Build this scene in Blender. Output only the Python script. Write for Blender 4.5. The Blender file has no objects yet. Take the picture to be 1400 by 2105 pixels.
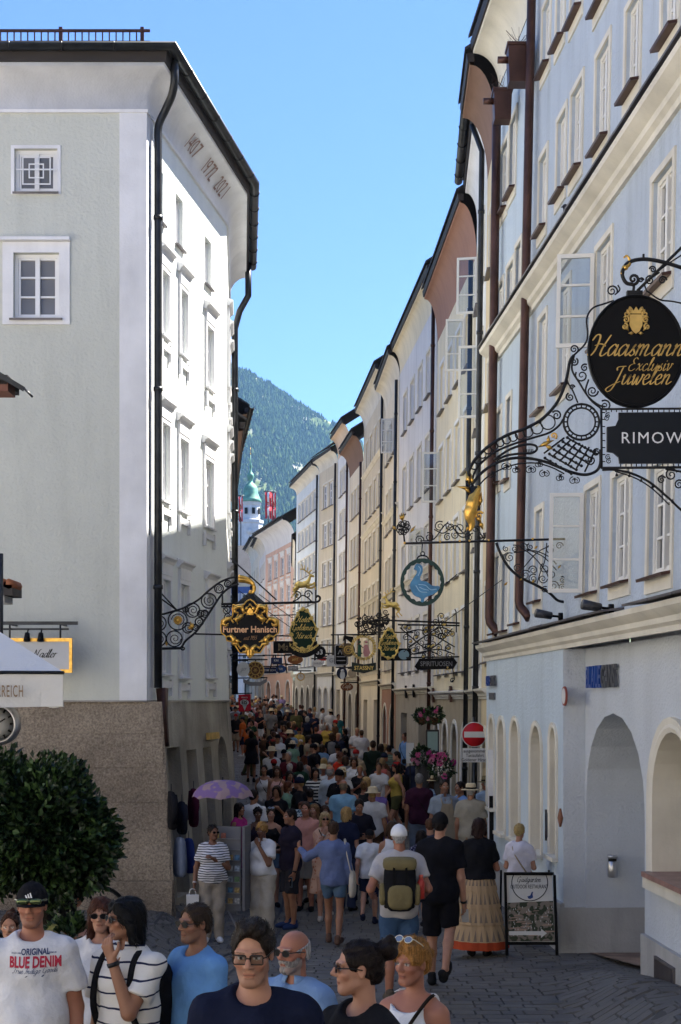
import bpy, bmesh, math, random
import numpy as np
from mathutils import Vector, Matrix, Euler
from mathutils.bvhtree import BVHTree
from mathutils.geometry import tessellate_polygon
sc = bpy.context.scene
COL = sc.collection
R = math.radians
rnd = random.Random(7)
# ------------------------------------------------------------------ camera, sky, sun, exposure
F, HC, HZ, CX = 2900.0, 3.1, 1437.0, 700.0          # focal length in photo pixels, eye height, horizon row, centre column
cam = bpy.data.cameras.new('camera')
camo = bpy.data.objects.new('camera', cam); COL.objects.link(camo)
camo.location = (0, 0, HC); camo.rotation_euler = (R(90), 0, 0)
cam.sensor_fit = 'VERTICAL'; cam.sensor_height = 36; cam.lens = 36 * F / 2105
cam.shift_y = (HZ - 1052.5) / 2105; cam.clip_end = 12000; cam.clip_start = 0.1
sc.camera = camo
SUN_EL, SUN_AZ = R(54), R(33)                        # azimuth measured from +X towards +Y
w = bpy.data.worlds.new('World'); sc.world = w; w.use_nodes = True
nt = w.node_tree; bg = nt.nodes['Background']
sky = nt.nodes.new('ShaderNodeTexSky'); sky.sky_type = 'NISHITA'; sky.sun_disc = False
sky.sun_elevation = SUN_EL; sky.sun_rotation = R(90) - SUN_AZ
sky.air_density = 1.0; sky.dust_density = 0.0; sky.ozone_density = 3.0; sky.altitude = 450
tn = nt.nodes.new('ShaderNodeMixRGB'); tn.blend_type = 'MULTIPLY'; tn.inputs[0].default_value = 1; tn.inputs[2].default_value = (.68, .83, 1.14, 1)   # a deep blue day
nt.links.new(sky.outputs[0], tn.inputs[1]); nt.links.new(tn.outputs[0], bg.inputs[0]); bg.inputs[1].default_value = 0.05
sun = bpy.data.lights.new('sun', 'SUN'); suno = bpy.data.objects.new('sun', sun); COL.objects.link(suno)
sun.energy = 5.0; sun.angle = R(0.53); sun.color = (1, 0.95, 0.87)
sdir = Vector((math.cos(SUN_EL) * math.cos(SUN_AZ), math.cos(SUN_EL) * math.sin(SUN_AZ), math.sin(SUN_EL)))
suno.rotation_euler = sdir.to_track_quat('Z', 'Y').to_euler()
sc.view_settings.view_transform = 'Standard'; sc.view_settings.look = 'None'
sc.view_settings.gamma = 1; sc.view_settings.use_curve_mapping = False
sc.view_settings.exposure = 2.1
sc.cycles.use_denoising = True
sc.cycles.max_bounces = 9; sc.cycles.diffuse_bounces = 6; sc.cycles.glossy_bounces = 3; sc.cycles.transparent_max_bounces = 8
sc.cycles.volume_bounces = 0

def at(px, py, Y):                                   # a photo pixel at distance Y as a point of the place
 return Vector(((px - CX) * Y / F, Y, HC - (py - HZ) * Y / F))
def lerp(a, b, t): return a + (b - a) * t
def _prof(pts, y):
 for (a, za), (b, zb) in zip(pts, pts[1:]):
  if y <= b: return lerp(za, zb, max(0, (y - a) / (b - a)))
 return pts[-1][1]
FARP = [(17.3, 0), (30, 0), (45, .35), (62, .98), (110, 2.2), (400, 6)]
def gz(x, y):                                        # height of the street: a rise near the viewer, steeper by the blue house, then level, then gently uphill
 zl = _prof([(-50, .5), (5.2, .5), (6.4, .36), (8, .2), (12, .12)] + FARP, y); zr = _prof([(-50, .5), (12, .5), (13.5, .4), (16, .08)] + FARP, y)
 zl += _prof([(15, 0), (17, -.1), (19.5, -.34), (23.5, -.36), (27, -.1), (30, 0), (400, 0)], y) * min(1, max(0, (x + 2.6) / .5)) * min(1, max(0, (1.9 - x) / 1.0))   # a shallow dip along the middle
 t = min(1, max(0, (x - 2.15) / .75)); t = t * t * (3 - 2 * t)
 return lerp(zl, zr, t)
# ------------------------------------------------------------------ materials
MATS = {}
def newmat(name):
 m = bpy.data.materials.new(name); m.use_nodes = True
 MATS[name] = m
 return m, m.node_tree, m.node_tree.nodes['Principled BSDF']
def N(t, kind, **kw):
 n = t.nodes.new('ShaderNode' + kind)
 for k, v in kw.items():
  setattr(n, k, v)
 return n
def col4(c): return (c[0], c[1], c[2], 1)
def pmat(name, c, rough=.8, var=.12, vscale=1.5, bump=0, bscale=40, metal=0, spec=.3, c2=None, obj=False, stretch=None, stain=0, coat=0):
 """colour with soft mottling, optional fine relief and rain-streak stains"""
 if name in MATS: return MATS[name]
 m, t, b = newmat(name)
 if obj:
  co = N(t, 'TexCoord').outputs['Object']
 else:
  co = N(t, 'NewGeometry').outputs['Position']
 if stretch:
  mp = N(t, 'Mapping'); mp.inputs['Scale'].default_value = stretch
  t.links.new(co, mp.inputs['Vector']); co = mp.outputs[0]
 n = N(t, 'TexNoise'); n.inputs['Scale'].default_value = vscale; n.inputs['Detail'].default_value = 5
 t.links.new(co, n.inputs['Vector'])
 mx = N(t, 'MixRGB')
 lo = c2 if c2 else tuple(x * (1 - var) for x in c); hi = c if c2 else tuple(min(1, x * (1 + var * .6)) for x in c)
 mx.inputs[1].default_value = col4(lo); mx.inputs[2].default_value = col4(hi)
 rp = N(t, 'ValToRGB'); rp.color_ramp.elements[0].position = .33; rp.color_ramp.elements[1].position = .67
 t.links.new(n.outputs[0], rp.inputs[0]); t.links.new(rp.outputs[0], mx.inputs[0])
 out = mx.outputs[0]
 if stain:
  mp2 = N(t, 'Mapping'); mp2.inputs['Scale'].default_value = (1.6, 1.6, .22)
  t.links.new(co, mp2.inputs['Vector'])
  n2 = N(t, 'TexNoise'); n2.inputs['Scale'].default_value = 2.2; n2.inputs['Detail'].default_value = 8; n2.inputs['Roughness'].default_value = .65
  t.links.new(mp2.outputs[0], n2.inputs['Vector'])
  r2 = N(t, 'ValToRGB'); r2.color_ramp.elements[0].position = .47; r2.color_ramp.elements[1].position = .8
  t.links.new(n2.outputs[0], r2.inputs[0])
  mu = N(t, 'MixRGB'); mu.blend_type = 'MULTIPLY'; mu.inputs[2].default_value = col4((1 - stain, 1 - stain * .98, 1 - stain))
  t.links.new(r2.outputs[0], mu.inputs[0]); t.links.new(out, mu.inputs[1]); out = mu.outputs[0]
 t.links.new(out, b.inputs['Base Color'])
 b.inputs['Roughness'].default_value = rough; b.inputs['Metallic'].default_value = metal
 b.inputs['Specular IOR Level'].default_value = spec
 if coat: b.inputs['Coat Weight'].default_value = coat
 if bump:
  nb = N(t, 'TexNoise'); nb.inputs['Scale'].default_value = bscale; nb.inputs['Detail'].default_value = 4
  t.links.new(co, nb.inputs['Vector'])
  bp = N(t, 'Bump'); bp.inputs['Strength'].default_value = min(1, bump); bp.inputs['Distance'].default_value = .02 if bump <= 1 else .05
  t.links.new(nb.outputs[0], bp.inputs['Height']); t.links.new(bp.outputs[0], b.inputs['Normal'])
 return m
def cloth(c, name=None):
 k = name or 'cloth_%02x%02x%02x' % tuple(int(min(.999, x) * 255) for x in c)
 return pmat(k, c, rough=.9, var=.10, vscale=9, bump=.65, bscale=17, spec=.08, obj=True)
def glassmat(name, tint=(.03, .035, .04), rough=.03, spec=.5):
 if name in MATS: return MATS[name]
 m, t, b = newmat(name)
 co = N(t, 'NewGeometry').outputs['Position']
 n = N(t, 'TexNoise'); n.inputs['Scale'].default_value = .9; t.links.new(co, n.inputs['Vector'])
 mx = N(t, 'MixRGB'); mx.inputs[1].default_value = col4(tuple(x * .5 for x in tint)); mx.inputs[2].default_value = col4(tuple(x * 1.7 for x in tint))
 t.links.new(n.outputs[0], mx.inputs[0]); t.links.new(mx.outputs[0], b.inputs['Base Color'])
 b.inputs['Roughness'].default_value = rough; b.inputs['Specular IOR Level'].default_value = spec
 nb = N(t, 'TexNoise'); nb.inputs['Scale'].default_value = 2.5; t.links.new(co, nb.inputs['Vector'])
 bp = N(t, 'Bump'); bp.inputs['Strength'].default_value = .06; bp.inputs['Distance'].default_value = .05
 t.links.new(nb.outputs[0], bp.inputs['Height']); t.links.new(bp.outputs[0], b.inputs['Normal'])
 return m
# ------------------------------------------------------------------ mesh building
class MB:
 def __init__(s): s.v = []; s.f = []; s.m = []; s.sm = []
 def add(s, vs, fs, m=0, smooth=False):
  o = len(s.v); s.v += [tuple(p) for p in vs]
  for f in fs: s.f.append([i + o for i in f]); s.m.append(m); s.sm.append(smooth)
  return s
 def box(s, c, d, m=0, rot=None, taper=1):
  x, y, z = (q / 2 for q in d); vs = []
  for k in (-1, 1):
   t = taper if k == 1 else 1
   for a, b in ((-1, -1), (1, -1), (1, 1), (-1, 1)):
    p = Vector((a * x * t, b * y * t, k * z))
    if rot is not None: p = rot @ p
    vs.append(p + Vector(c))
  return s.add(vs, [(3, 2, 1, 0), (4, 5, 6, 7), (0, 1, 5, 4), (1, 2, 6, 5), (2, 3, 7, 6), (3, 0, 4, 7)], m)
 def quad(s, a, b, c, d, m=0): return s.add([a, b, c, d], [(0, 1, 2, 3)], m)
 def tube(s, pts, r, n=6, m=0, cap=True, smooth=True):
  pts = [Vector(p) for p in pts]
  # drop repeats
  q = [pts[0]]
  for p in pts[1:]:
   if (p - q[-1]).length > 1e-6: q.append(p)
  pts = q
  if len(pts) < 2: return s
  L = len(pts); rs = r if hasattr(r, '__len__') else [r] * L
  if len(rs) != L: rs = [rs[min(len(rs) - 1, int(i * len(rs) / L))] for i in range(L)]
  prev = None; vs = []
  for i, p in enumerate(pts):
   t = (pts[min(i + 1, L - 1)] - pts[max(i - 1, 0)]).normalized()
   if prev is None:
    a = t.cross(Vector((0, 0, 1)))
    if a.length < .1: a = t.cross(Vector((0, 1, 0)))
   else:
    a = prev - t * prev.dot(t)
   if a.length < 1e-6: a = t.orthogonal()
   a.normalize(); prev = a; b = t.cross(a)
   for k in range(n):
    an = 2 * math.pi * k / n
    vs.append(p + (a * math.cos(an) + b * math.sin(an)) * rs[i])
  fs = [(i * n + k, i * n + (k + 1) % n, (i + 1) * n + (k + 1) % n, (i + 1) * n + k) for i in range(L - 1) for k in range(n)]
  if cap: fs += [tuple(range(n))[::-1], tuple(range((L - 1) * n, L * n))]
  return s.add(vs, fs, m, smooth)
 def lathe(s, prof, n=16, m=0, c=(0, 0, 0), sx=1, sy=1, smooth=True, axis='z', cap=True):
  vs = []
  for r, z in prof:
   for k in range(n):
    a = 2 * math.pi * k / n; p = (r * math.cos(a) * sx, r * math.sin(a) * sy, z)
    if axis == 'y': p = (p[0], p[2], p[1])
    if axis == 'x': p = (p[2], p[0], p[1])
    vs.append((c[0] + p[0], c[1] + p[1], c[2] + p[2]))
  L = len(prof)
  fs = [(i * n + k, i * n + (k + 1) % n, (i + 1) * n + (k + 1) % n, (i + 1) * n + k) for i in range(L - 1) for k in range(n)]
  if cap: fs += [tuple(range(n))[::-1], tuple(range((L - 1) * n, L * n))]
  return s.add(vs, fs, m, smooth)
 def ball(s, c, r, m=0, n=10, sx=1, sy=1, sz=1):
  return s.lathe([(max(1e-4, math.sin(math.pi * i / (n // 2 + 2))) * r, -math.cos(math.pi * i / (n // 2 + 2)) * r * sz) for i in range(n // 2 + 3)], n, m, c, sx, sy)
 def plate(s, poly, y0, y1, m=0, holes=(), side=None, place=None):
  """outline in (x, z), thickness along y; the outline may have holes"""
  loops = [list(poly)] + [list(h) for h in holes]
  flat = [p for l in loops for p in l]
  tri = tessellate_polygon([[Vector((p[0], p[1], 0)) for p in l] for l in loops])
  P = place or (lambda x, y, z: (x, y, z))
  n = len(flat)
  vs = [P(p[0], y0, p[1]) for p in flat] + [P(p[0], y1, p[1]) for p in flat]
  fs = []
  for t in tri:
   a, b, c = (Vector((flat[i][0], flat[i][1])) for i in t)
   cr = (b - a).cross(c - a) if hasattr((b - a), 'cross') else 0
   t = tuple(t) if cr > 0 else tuple(t)[::-1]
   fs.append(t); fs.append(tuple(i + n for i in t[::-1]))
  s.add(vs, fs, m)
  o = 0; vs2 = []; fs2 = []
  for l in loops:
   k = len(l); b0 = len(vs2)
   vs2 += [P(p[0], y0, p[1]) for p in l] + [P(p[0], y1, p[1]) for p in l]
   fs2 += [(b0 + i, b0 + (i + 1) % k, b0 + k + (i + 1) % k, b0 + k + i) for i in range(k)]
  return s.add(vs2, fs2, m if side is None else side)
 def sweep(s, prof, xs, m=0, fn=None, smooth=False, closed=False):
  """profile of (y, z) points carried along x"""
  vs = []
  for x in xs:
   for y, z in prof: vs.append((x, y, z) if fn is None else fn(x, y, z))
  k = len(prof); kk = k if closed else k - 1
  fs = [(i * k + j, (i + 1) * k + j, (i + 1) * k + (j + 1) % k, i * k + (j + 1) % k) for i in range(len(xs) - 1) for j in range(kk)]
  if closed: fs += [tuple(range(k)), tuple(range((len(xs) - 1) * k, len(xs) * k))[::-1]]
  return s.add(vs, fs, m, smooth)
 def mesh(s, name, mats, fix=True):
  me = bpy.data.meshes.new(name); me.from_pydata(s.v, [], s.f)
  for q in (mats if isinstance(mats, (list, tuple)) else [mats]): me.materials.append(q)
  me.polygons.foreach_set('material_index', s.m); me.polygons.foreach_set('use_smooth', s.sm)
  if fix:
   b = bmesh.new(); b.from_mesh(me); bmesh.ops.recalc_face_normals(b, faces=b.faces); b.to_mesh(me); b.free()
  me.update(); return me
 def build(s, name, mats, parent=None, fix=True, mat=None):
  return obj(name, s.mesh(name, mats, fix), parent, mat)
def obj(name, me, parent=None, mat=None):
 o = bpy.data.objects.new(name, me); COL.objects.link(o)
 if parent is not None: o.parent = parent
 if mat is not None: o.matrix_local = mat
 return o
def tag(o, label=None, cat=None, group=None, kind=None):
 if label: o['label'] = label
 if cat: o['category'] = cat
 if group: o['group'] = group
 if kind: o['kind'] = kind
 return o
def thing(name, label, cat, loc=(0, 0, 0), rz=0, group=None):
 o = bpy.data.objects.new(name, None); COL.objects.link(o); o.empty_display_size = .2
 o.location = loc; o.rotation_euler = (0, 0, rz)
 return tag(o, label, cat, group)
def smooth_pts(p, n=6):
 """Catmull-Rom through the points"""
 p = [Vector(q) for q in p]
 if len(p) < 3: return p
 out = []
 e = [p[0] * 2 - p[1]] + p + [p[-1] * 2 - p[-2]]
 for i in range(1, len(e) - 2):
  a, b, c, d = e[i - 1:i + 3]
  for k in range(n):
   t = k / n
   out.append(.5 * ((2 * b) + (c - a) * t + (2 * a - 5 * b + 4 * c - d) * t * t + (3 * b - a - 3 * c + d) * t ** 3))
 return out + [p[-1]]
def spiral(c, r0, a0, turns, r1=None, n=20):
 """flat spiral in (x, z) round c starting at radius r0, angle a0"""
 r1 = r0 * .12 if r1 is None else r1
 return [(c[0] + lerp(r0, r1, i / n) * math.cos(a0 + turns * 2 * math.pi * i / n), c[1] + lerp(r0, r1, i / n) * math.sin(a0 + turns * 2 * math.pi * i / n)) for i in range(n + 1)]
def arc(c, r, a0, a1, n=16): return [(c[0] + r * math.cos(lerp(a0, a1, i / n)), c[1] + r * math.sin(lerp(a0, a1, i / n))) for i in range(n + 1)]
def to_mesh_text(txt, size, bold=0, shear=0, space=1, align='CENTER', wscale=1):
 """plain lettering outline as (verts, faces) in (x, z), centred"""
 cu = bpy.data.curves.new('t', 'FONT'); cu.body = txt; cu.size = size; cu.offset = bold; cu.shear = shear
 cu.space_character = space; cu.align_x = align; cu.align_y = 'CENTER'; cu.resolution_u = 3; cu.fill_mode = 'FRONT'
 o = bpy.data.objects.new('t', cu); COL.objects.link(o)
 dg = bpy.context.evaluated_depsgraph_get(); dg.update()
 me = o.evaluated_get(dg).to_mesh()
 v = [(p.co.x * wscale, p.co.y) for p in me.vertices]; f = [tuple(p.vertices) for p in me.polygons]
 bpy.data.objects.remove(o); bpy.data.curves.remove(cu)
 return v, f
# ------------------------------------------------------------------ materials of the setting
M = {}
M['white'] = pmat('white_plaster', (.74, .735, .74), bump=.25, bscale=30, stain=.1)
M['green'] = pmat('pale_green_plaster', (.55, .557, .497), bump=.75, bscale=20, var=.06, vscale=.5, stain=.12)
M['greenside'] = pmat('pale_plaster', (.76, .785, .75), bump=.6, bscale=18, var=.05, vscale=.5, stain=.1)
M['blue'] = pmat('lavender_blue_plaster', (.47, .525, .585), bump=.9, bscale=22, var=.07, vscale=.8, stain=.22)
M['blue2'] = pmat('light_blue_plaster', (.50, .58, .645), bump=.7, bscale=24, var=.06, vscale=.8, stain=.18)
M['bluerough'] = pmat('rough_blue_plaster', (.56, .59, .62), bump=.9, bscale=32, var=.06, vscale=1, stain=.1)
M['plinth'] = pmat('grey_plinth', (.42, .41, .39), bump=.6, bscale=22, stain=.25)
M['cream'] = pmat('cream_trim', (.70, .655, .55), bump=.2, bscale=30, stain=.14)
M['frame'] = pmat('white_painted_wood', (.74, .72, .66), rough=.5, var=.05)
M['framew'] = pmat('white_window_paint', (.78, .78, .78), rough=.5, var=.04)
M['copper'] = pmat('brown_copper', (.085, .042, .032), rough=.45, metal=.55, var=.35, vscale=3, spec=.4)
M['pipe'] = pmat('dark_pipe_metal', (.045, .047, .05), rough=.4, metal=.7, var=.3, vscale=4)
M['dark'] = pmat('dark_wood', (.03, .024, .022), rough=.6)
M['flash'] = pmat('grey_flashing', (.13, .12, .125), rough=.5, metal=.5, var=.3)
M['roof'] = pmat('dark_roof', (.05, .05, .055), rough=.7, bump=.3)
M['iron'] = pmat('wrought_iron', (.012, .012, .013), rough=.5, metal=.3, spec=.4, var=.3, vscale=8)
M['gold'] = pmat('gilding', (.80, .46, .10), rough=.32, metal=.85, var=.3, vscale=14, bump=.2, bscale=30)
M['goldpaint'] = pmat('gold_paint', (.62, .40, .12), rough=.45, metal=.35, var=.2, vscale=10)
M['black'] = pmat('black_enamel', (.006, .006, .007), rough=.45, spec=.12, var=.2)
M['interior'] = pmat('dark_interior', (.012, .011, .010), rough=.9)
M['glass'] = glassmat('window_glass', (.035, .04, .05))
M['glassl'] = glassmat('curtained_glass', (.16, .155, .15), rough=.06)
# conglomerate stone of the left house's base
m, t, b = newmat('conglomerate_stone')
co = N(t, 'NewGeometry').outputs['Position']
n1 = N(t, 'TexNoise'); n1.inputs['Scale'].default_value = .9; n1.inputs['Detail'].default_value = 6; t.links.new(co, n1.inputs[0])
vo = N(t, 'TexVoronoi'); vo.inputs['Scale'].default_value = 26; t.links.new(co, vo.inputs['Vector'])
n2 = N(t, 'TexNoise'); n2.inputs['Scale'].default_value = 34; n2.inputs['Detail'].default_value = 6; n2.inputs['Roughness'].default_value = .7; t.links.new(co, n2.inputs[0])
r1 = N(t, 'ValToRGB'); r1.color_ramp.elements[0].position = .3; r1.color_ramp.elements[1].position = .7
r1.color_ramp.elements[0].color = (.20, .165, .13, 1); r1.color_ramp.elements[1].color = (.37, .315, .25, 1); t.links.new(n1.outputs[0], r1.inputs[0])
r2 = N(t, 'ValToRGB'); r2.color_ramp.elements[0].position = .34; r2.color_ramp.elements[1].position = .62
r2.color_ramp.elements[0].color = (.5, .48, .46, 1); r2.color_ramp.elements[1].color = (1.25, 1.22, 1.18, 1); t.links.new(n2.outputs[0], r2.inputs[0])
mx = N(t, 'MixRGB'); mx.blend_type = 'MULTIPLY'; mx.inputs[0].default_value = .9; t.links.new(r1.outputs[0], mx.inputs[1]); t.links.new(r2.outputs[0], mx.inputs[2])
r3 = N(t, 'ValToRGB'); r3.color_ramp.elements[0].position = 0; r3.color_ramp.elements[1].position = 1
r3.color_ramp.elements[0].color = (.7, .68, .66, 1); r3.color_ramp.elements[1].color = (1.2, 1.18, 1.15, 1)
sh = N(t, 'SeparateColor'); t.links.new(vo.outputs['Color'], sh.inputs[0]); t.links.new(sh.outputs[0], r3.inputs[0])
mx2 = N(t, 'MixRGB'); mx2.blend_type = 'MULTIPLY'; mx2.inputs[0].default_value = .35; t.links.new(mx.outputs[0], mx2.inputs[1]); t.links.new(r3.outputs[0], mx2.inputs[2])
t.links.new(mx2.outputs[0], b.inputs['Base Color']); b.inputs['Roughness'].default_value = .95; b.inputs['Specular IOR Level'].default_value = .15
bp = N(t, 'Bump'); bp.inputs['Strength'].default_value = .9; bp.inputs['Distance'].default_value = .03; t.links.new(n2.outputs[0], bp.inputs['Height']); t.links.new(bp.outputs[0], b.inputs['Normal'])
M['stone'] = m
M['stone2'] = pmat('grey_stone', (.34, .31, .26), bump=.9, bscale=26, var=.35, vscale=1.1, stain=.35)

# ------------------------------------------------------------------ facades
class Facade:
 """a plane of wall from A to B (seen from the street A is on the left); local x along it, y into the house, z up"""
 def __init__(s, A, B, z0, lean=0, root=None):
  s.A, s.B, s.z0 = Vector((A[0], A[1], 0)), Vector((B[0], B[1], 0)), z0
  ux = (s.B - s.A).normalized(); s.L = (s.B - s.A).length
  yin = Vector((-ux.y, ux.x, 0)); up = (Vector((0, 0, 1)) + yin * lean).normalized(); yy = up.cross(ux)
  s.M = Matrix(((ux.x, yy.x, up.x, A[0]), (ux.y, yy.y, up.y, A[1]), (ux.z, yy.z, up.z, z0), (0, 0, 0, 1)))
  s.I = s.M.inverted(); s.open = []; s.root = root
  s.PM = Matrix.Translation(-root.location) @ s.M if root else s.M
 def uz(s, px, py, y=0):
  """where the sight line through a photo pixel meets this wall"""
  o = s.I @ Vector((0, 0, HC)); d = s.I.to_3x3() @ Vector(((px - CX) / F, 1, -(py - HZ) / F))
  k = (y - o.y) / d.y; p = o + d * k
  return p.x, p.z
 def rect(s, xl, xr, yt, yb):
  u0 = s.uz(xl, (yt + yb) / 2)[0]; u1 = s.uz(xr, (yt + yb) / 2)[0]; xm = (xl + xr) / 2
  return min(u0, u1), max(u0, u1), s.uz(xm, yb)[1], s.uz(xm, yt)[1]
 def wall(s, z1, name='wall', mat=None, arcn=10, sk0=0, skL=0, u0=0, u1=None, back=.35):
  u1 = s.L if u1 is None else u1
  us = sorted({u0, u1} | {min(max(o[k], u0), u1) for o in s.open for k in (0, 1)})
  zs = sorted({0, z1} | {min(max(o[k], 0), z1) for o in s.open for k in (2, 3)})
  mb = MB()
  def ends(u, z): return u + (sk0 * z if u <= u0 + 1e-6 else 0) + (skL * (z1 - z) if u >= u1 - 1e-6 else 0)
  for a, b2 in zip(us, us[1:]):
   for c, d in zip(zs, zs[1:]):
    um, zm = (a + b2) / 2, (c + d) / 2
    if any(o[0] < um < o[1] and o[2] < zm < o[3] for o in s.open): continue
    mb.quad((ends(a, c), 0, c), (ends(b2, c), 0, c), (ends(b2, d), 0, d), (ends(a, d), 0, d))
  for o in s.open:
   a, b2, c, d, dep, ah = o[:6]
   top = [(lerp(a, b2, .5 - .5 * math.cos(math.pi * i / arcn)), d - ah + ah * math.sin(math.pi * i / arcn)) for i in range(arcn + 1)] if ah else [(a, d), (b2, d)]
   if ah:
    h = arcn // 2
    for i in range(h): mb.add([(a, 0, d), (top[i][0], 0, top[i][1]), (top[i + 1][0], 0, top[i + 1][1])], [(0, 1, 2)])
    for i in range(h, arcn): mb.add([(b2, 0, d), (top[i][0], 0, top[i][1]), (top[i + 1][0], 0, top[i + 1][1])], [(0, 1, 2)])
   ring = [(a, c)] + top + [(b2, c)]
   for p, q in zip(ring, ring[1:] + ring[:1]): mb.quad((p[0], 0, p[1]), (q[0], 0, q[1]), (q[0], dep, q[1]), (p[0], dep, p[1]))
  return mb.build(name, mat, s.root, fix=False, mat=s.PM)
 def put(s, mb, name, mats, u=0, y=0, z=0, parent=None, fix=True):
  return mb.build(name, mats, parent or s.root, fix, s.PM @ Matrix.Translation((u, y, z)) if parent is None else Matrix.Translation((u, y, z)))
WM = {}
def window_meshes(w, h, st):
 k = (round(w, 2), round(h, 2), st['key'])
 if k in WM: return WM[k]
 w, h = k[0], k[1]; d = {}
 fr, tr, leaves, rows = st.get('fr', .05), st.get('tr', .025), st.get('leaves', 2), st.get('rows', 3)
 mb = MB()
 for x in (-w / 2 + fr / 2, w / 2 - fr / 2): mb.box((x, 0, 0), (fr, .06, h))
 for z in (-h / 2 + fr / 2, h / 2 - fr / 2): mb.box((0, 0, z), (w - 2 * fr, .056, fr))
 iw = w - 2 * fr; lw = iw / leaves
 for i in range(1, leaves): mb.box((-iw / 2 + lw * i, -.006, 0), (fr * 1.35, .06, h - 2 * fr))
 ih = h - 2 * fr; pane = []
 for i in range(leaves):
  x = -iw / 2 + lw * (i + .5)
  for r in range(1, rows): mb.box((x, .004, -ih / 2 + ih * r / rows), (lw - fr * .6, .035, tr))
  if st.get('sash', 1):
   for sx in (-1, 1): mb.box((x + sx * (lw / 2 - .018), .008, 0), (.03, .04, ih - .004))
   for sz in (-1, 1): mb.box((x, .009, sz * (ih / 2 - .015)), (lw - .062, .04, .03))
  for r in range(rows): pane.append((x, -ih / 2 + ih * (r + .5) / rows))
 d['frame'] = mb.mesh('window', st['frame'])
 d['pos'] = pane
 d['pane'] = MB().box((0, .022, 0), (lw - .01, .006, ih / rows - .006)).mesh('pane', st['glass'])
 mb = MB()
 for x, z in pane: mb.box((x, .022, z), (lw - .01, .006, ih / rows - .006))
 d['panes'] = mb.mesh('pane', st['glass'])
 sw = st.get('sw', 0); dep = st.get('dep', .1)
 if sw:
  mb = MB(); pr = st.get('proud', .03)
  for x in (-w / 2 - sw / 2, w / 2 + sw / 2): mb.box((x, -dep - pr / 2 + .002, 0), (sw, pr, h))
  mb.box((0, -dep - pr / 2 + .001, h / 2 + sw / 2), (w + 2 * sw, pr + .002, sw))
  if st.get('swb'): mb.box((0, -dep - pr / 2 + .001, -h / 2 - st['swb'] / 2), (w + 2 * sw, pr + .002, st['swb']))
  d['surround'] = mb.mesh('surround', st['smat'])
 sl = st.get('sill')
 if sl:
  mb = MB(); rot = Matrix.Rotation(R(12), 3, 'X')
  mb.box((0, -dep / 2 - sl[1] / 2 - .01, -h / 2 - .012), (w + sl[0] * 2, dep + sl[1], .03), rot=rot)
  d['sill'] = mb.mesh('sill', sl[2])
 hd = st.get('hood')
 if hd:
  mb = MB(); z = h / 2 + sw
  mb.box((0, -dep - .025, z + .09), (w + 2 * sw - .02, .05, .18))
  mb.sweep([(-dep, z + .18), (-dep - .045, z + .18), (-dep - .07, z + .23), (-dep - .115, z + .26), (-dep - .12, z + .285), (-dep, z + .33)], [-w / 2 - sw - .07, w / 2 + sw + .07], closed=True)
  d['hood'] = mb.mesh('hood_mould', st['smat'])
  d['bracket'] = MB().box((0, -dep - .03, -h / 2 - .22), (sw * .9, .05, .26), taper=.8).mesh('bracket', st['smat'])
  d['apron'] = MB().box((0, -dep - .025, -h / 2 - .17), (w + sw * .1, .04, .1)).mesh('apron', st['smat'])
 WM[k] = d; return d
def window(f, u0, u1, z0, z1, st, opening=True, near=True, skip_panes=()):
 dep = st.get('dep', .1); w, h = round(u1 - u0, 2), round(z1 - z0, 2)
 uc, zc = (u0 + u1) / 2, (z0 + z1) / 2
 u0, u1, z0, z1 = uc - w / 2, uc + w / 2, zc - h / 2, zc + h / 2
 if opening: f.open.append((u0, u1, z0, z1, dep + .05, 0))
 d = window_meshes(w, h, st)
 wo = obj('window', d['frame'], f.root, f.PM @ Matrix.Translation((uc, dep, zc)))
 if near:
  for i, (x, z) in enumerate(d['pos']):
   if i in skip_panes: continue
   obj('pane', d['pane'], wo, Matrix.Translation((x, 0, z)) @ Matrix.Rotation(rnd.uniform(-.012, .012), 4, 'Z'))
 else: obj('pane', d['panes'], wo)
 for k in ('surround', 'sill', 'hood'):
  if k in d: obj('hood_mould' if k == 'hood' else k, d[k], wo)
 if 'bracket' in d:
  for sx in (-1, 1): obj('bracket', d['bracket'], wo, Matrix.Translation((sx * (w / 2 + st['sw'] * .55), 0, 0)))
  obj('apron', d['apron'], wo)
 return wo
def open_sash(wo, w, h, x, ang, rows=3, y=-.1, z=0, mats=None):
 """a casement leaf swung outwards about its hinge at x"""
 mats = mats or [M['frame'], M['glassclear']]
 fr = .045; mb = MB()
 for a in (fr / 2, w - fr / 2): mb.box((a, 0, 0), (fr, .04, h))
 for b2 in (-h / 2 + fr / 2, h / 2 - fr / 2): mb.box((w / 2, 0, b2), (w - 2 * fr, .038, fr))
 for r in range(1, rows): mb.box((w / 2, 0, -h / 2 + h * r / rows), (w - 2 * fr, .03, .025))
 mb.box((w / 2, 0, 0), (w - 2 * fr + .01, .006, h - 2 * fr + .01), m=1)
 return mb.build('sash', mats, wo, mat=Matrix.Translation((x, y, z)) @ Matrix.Rotation(ang, 4, 'Z'))
m, t, b = newmat('clear_glass')
b.inputs['Transmission Weight'].default_value = 0; b.inputs['Roughness'].default_value = .03
tr = N(t, 'BsdfTransparent'); tr.inputs[0].default_value = (.86, .88, .88, 1); gl = N(t, 'BsdfGlossy'); gl.inputs['Roughness'].default_value = .03
ms = N(t, 'MixShader'); fr_ = N(t, 'Fresnel'); fr_.inputs[0].default_value = 1.5
t.links.new(fr_.outputs[0], ms.inputs[0]); t.links.new(tr.outputs[0], ms.inputs[1]); t.links.new(gl.outputs[0], ms.inputs[2])
t.links.new(ms.outputs[0], t.nodes['Material Output'].inputs[0]); M['glassclear'] = m

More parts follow.
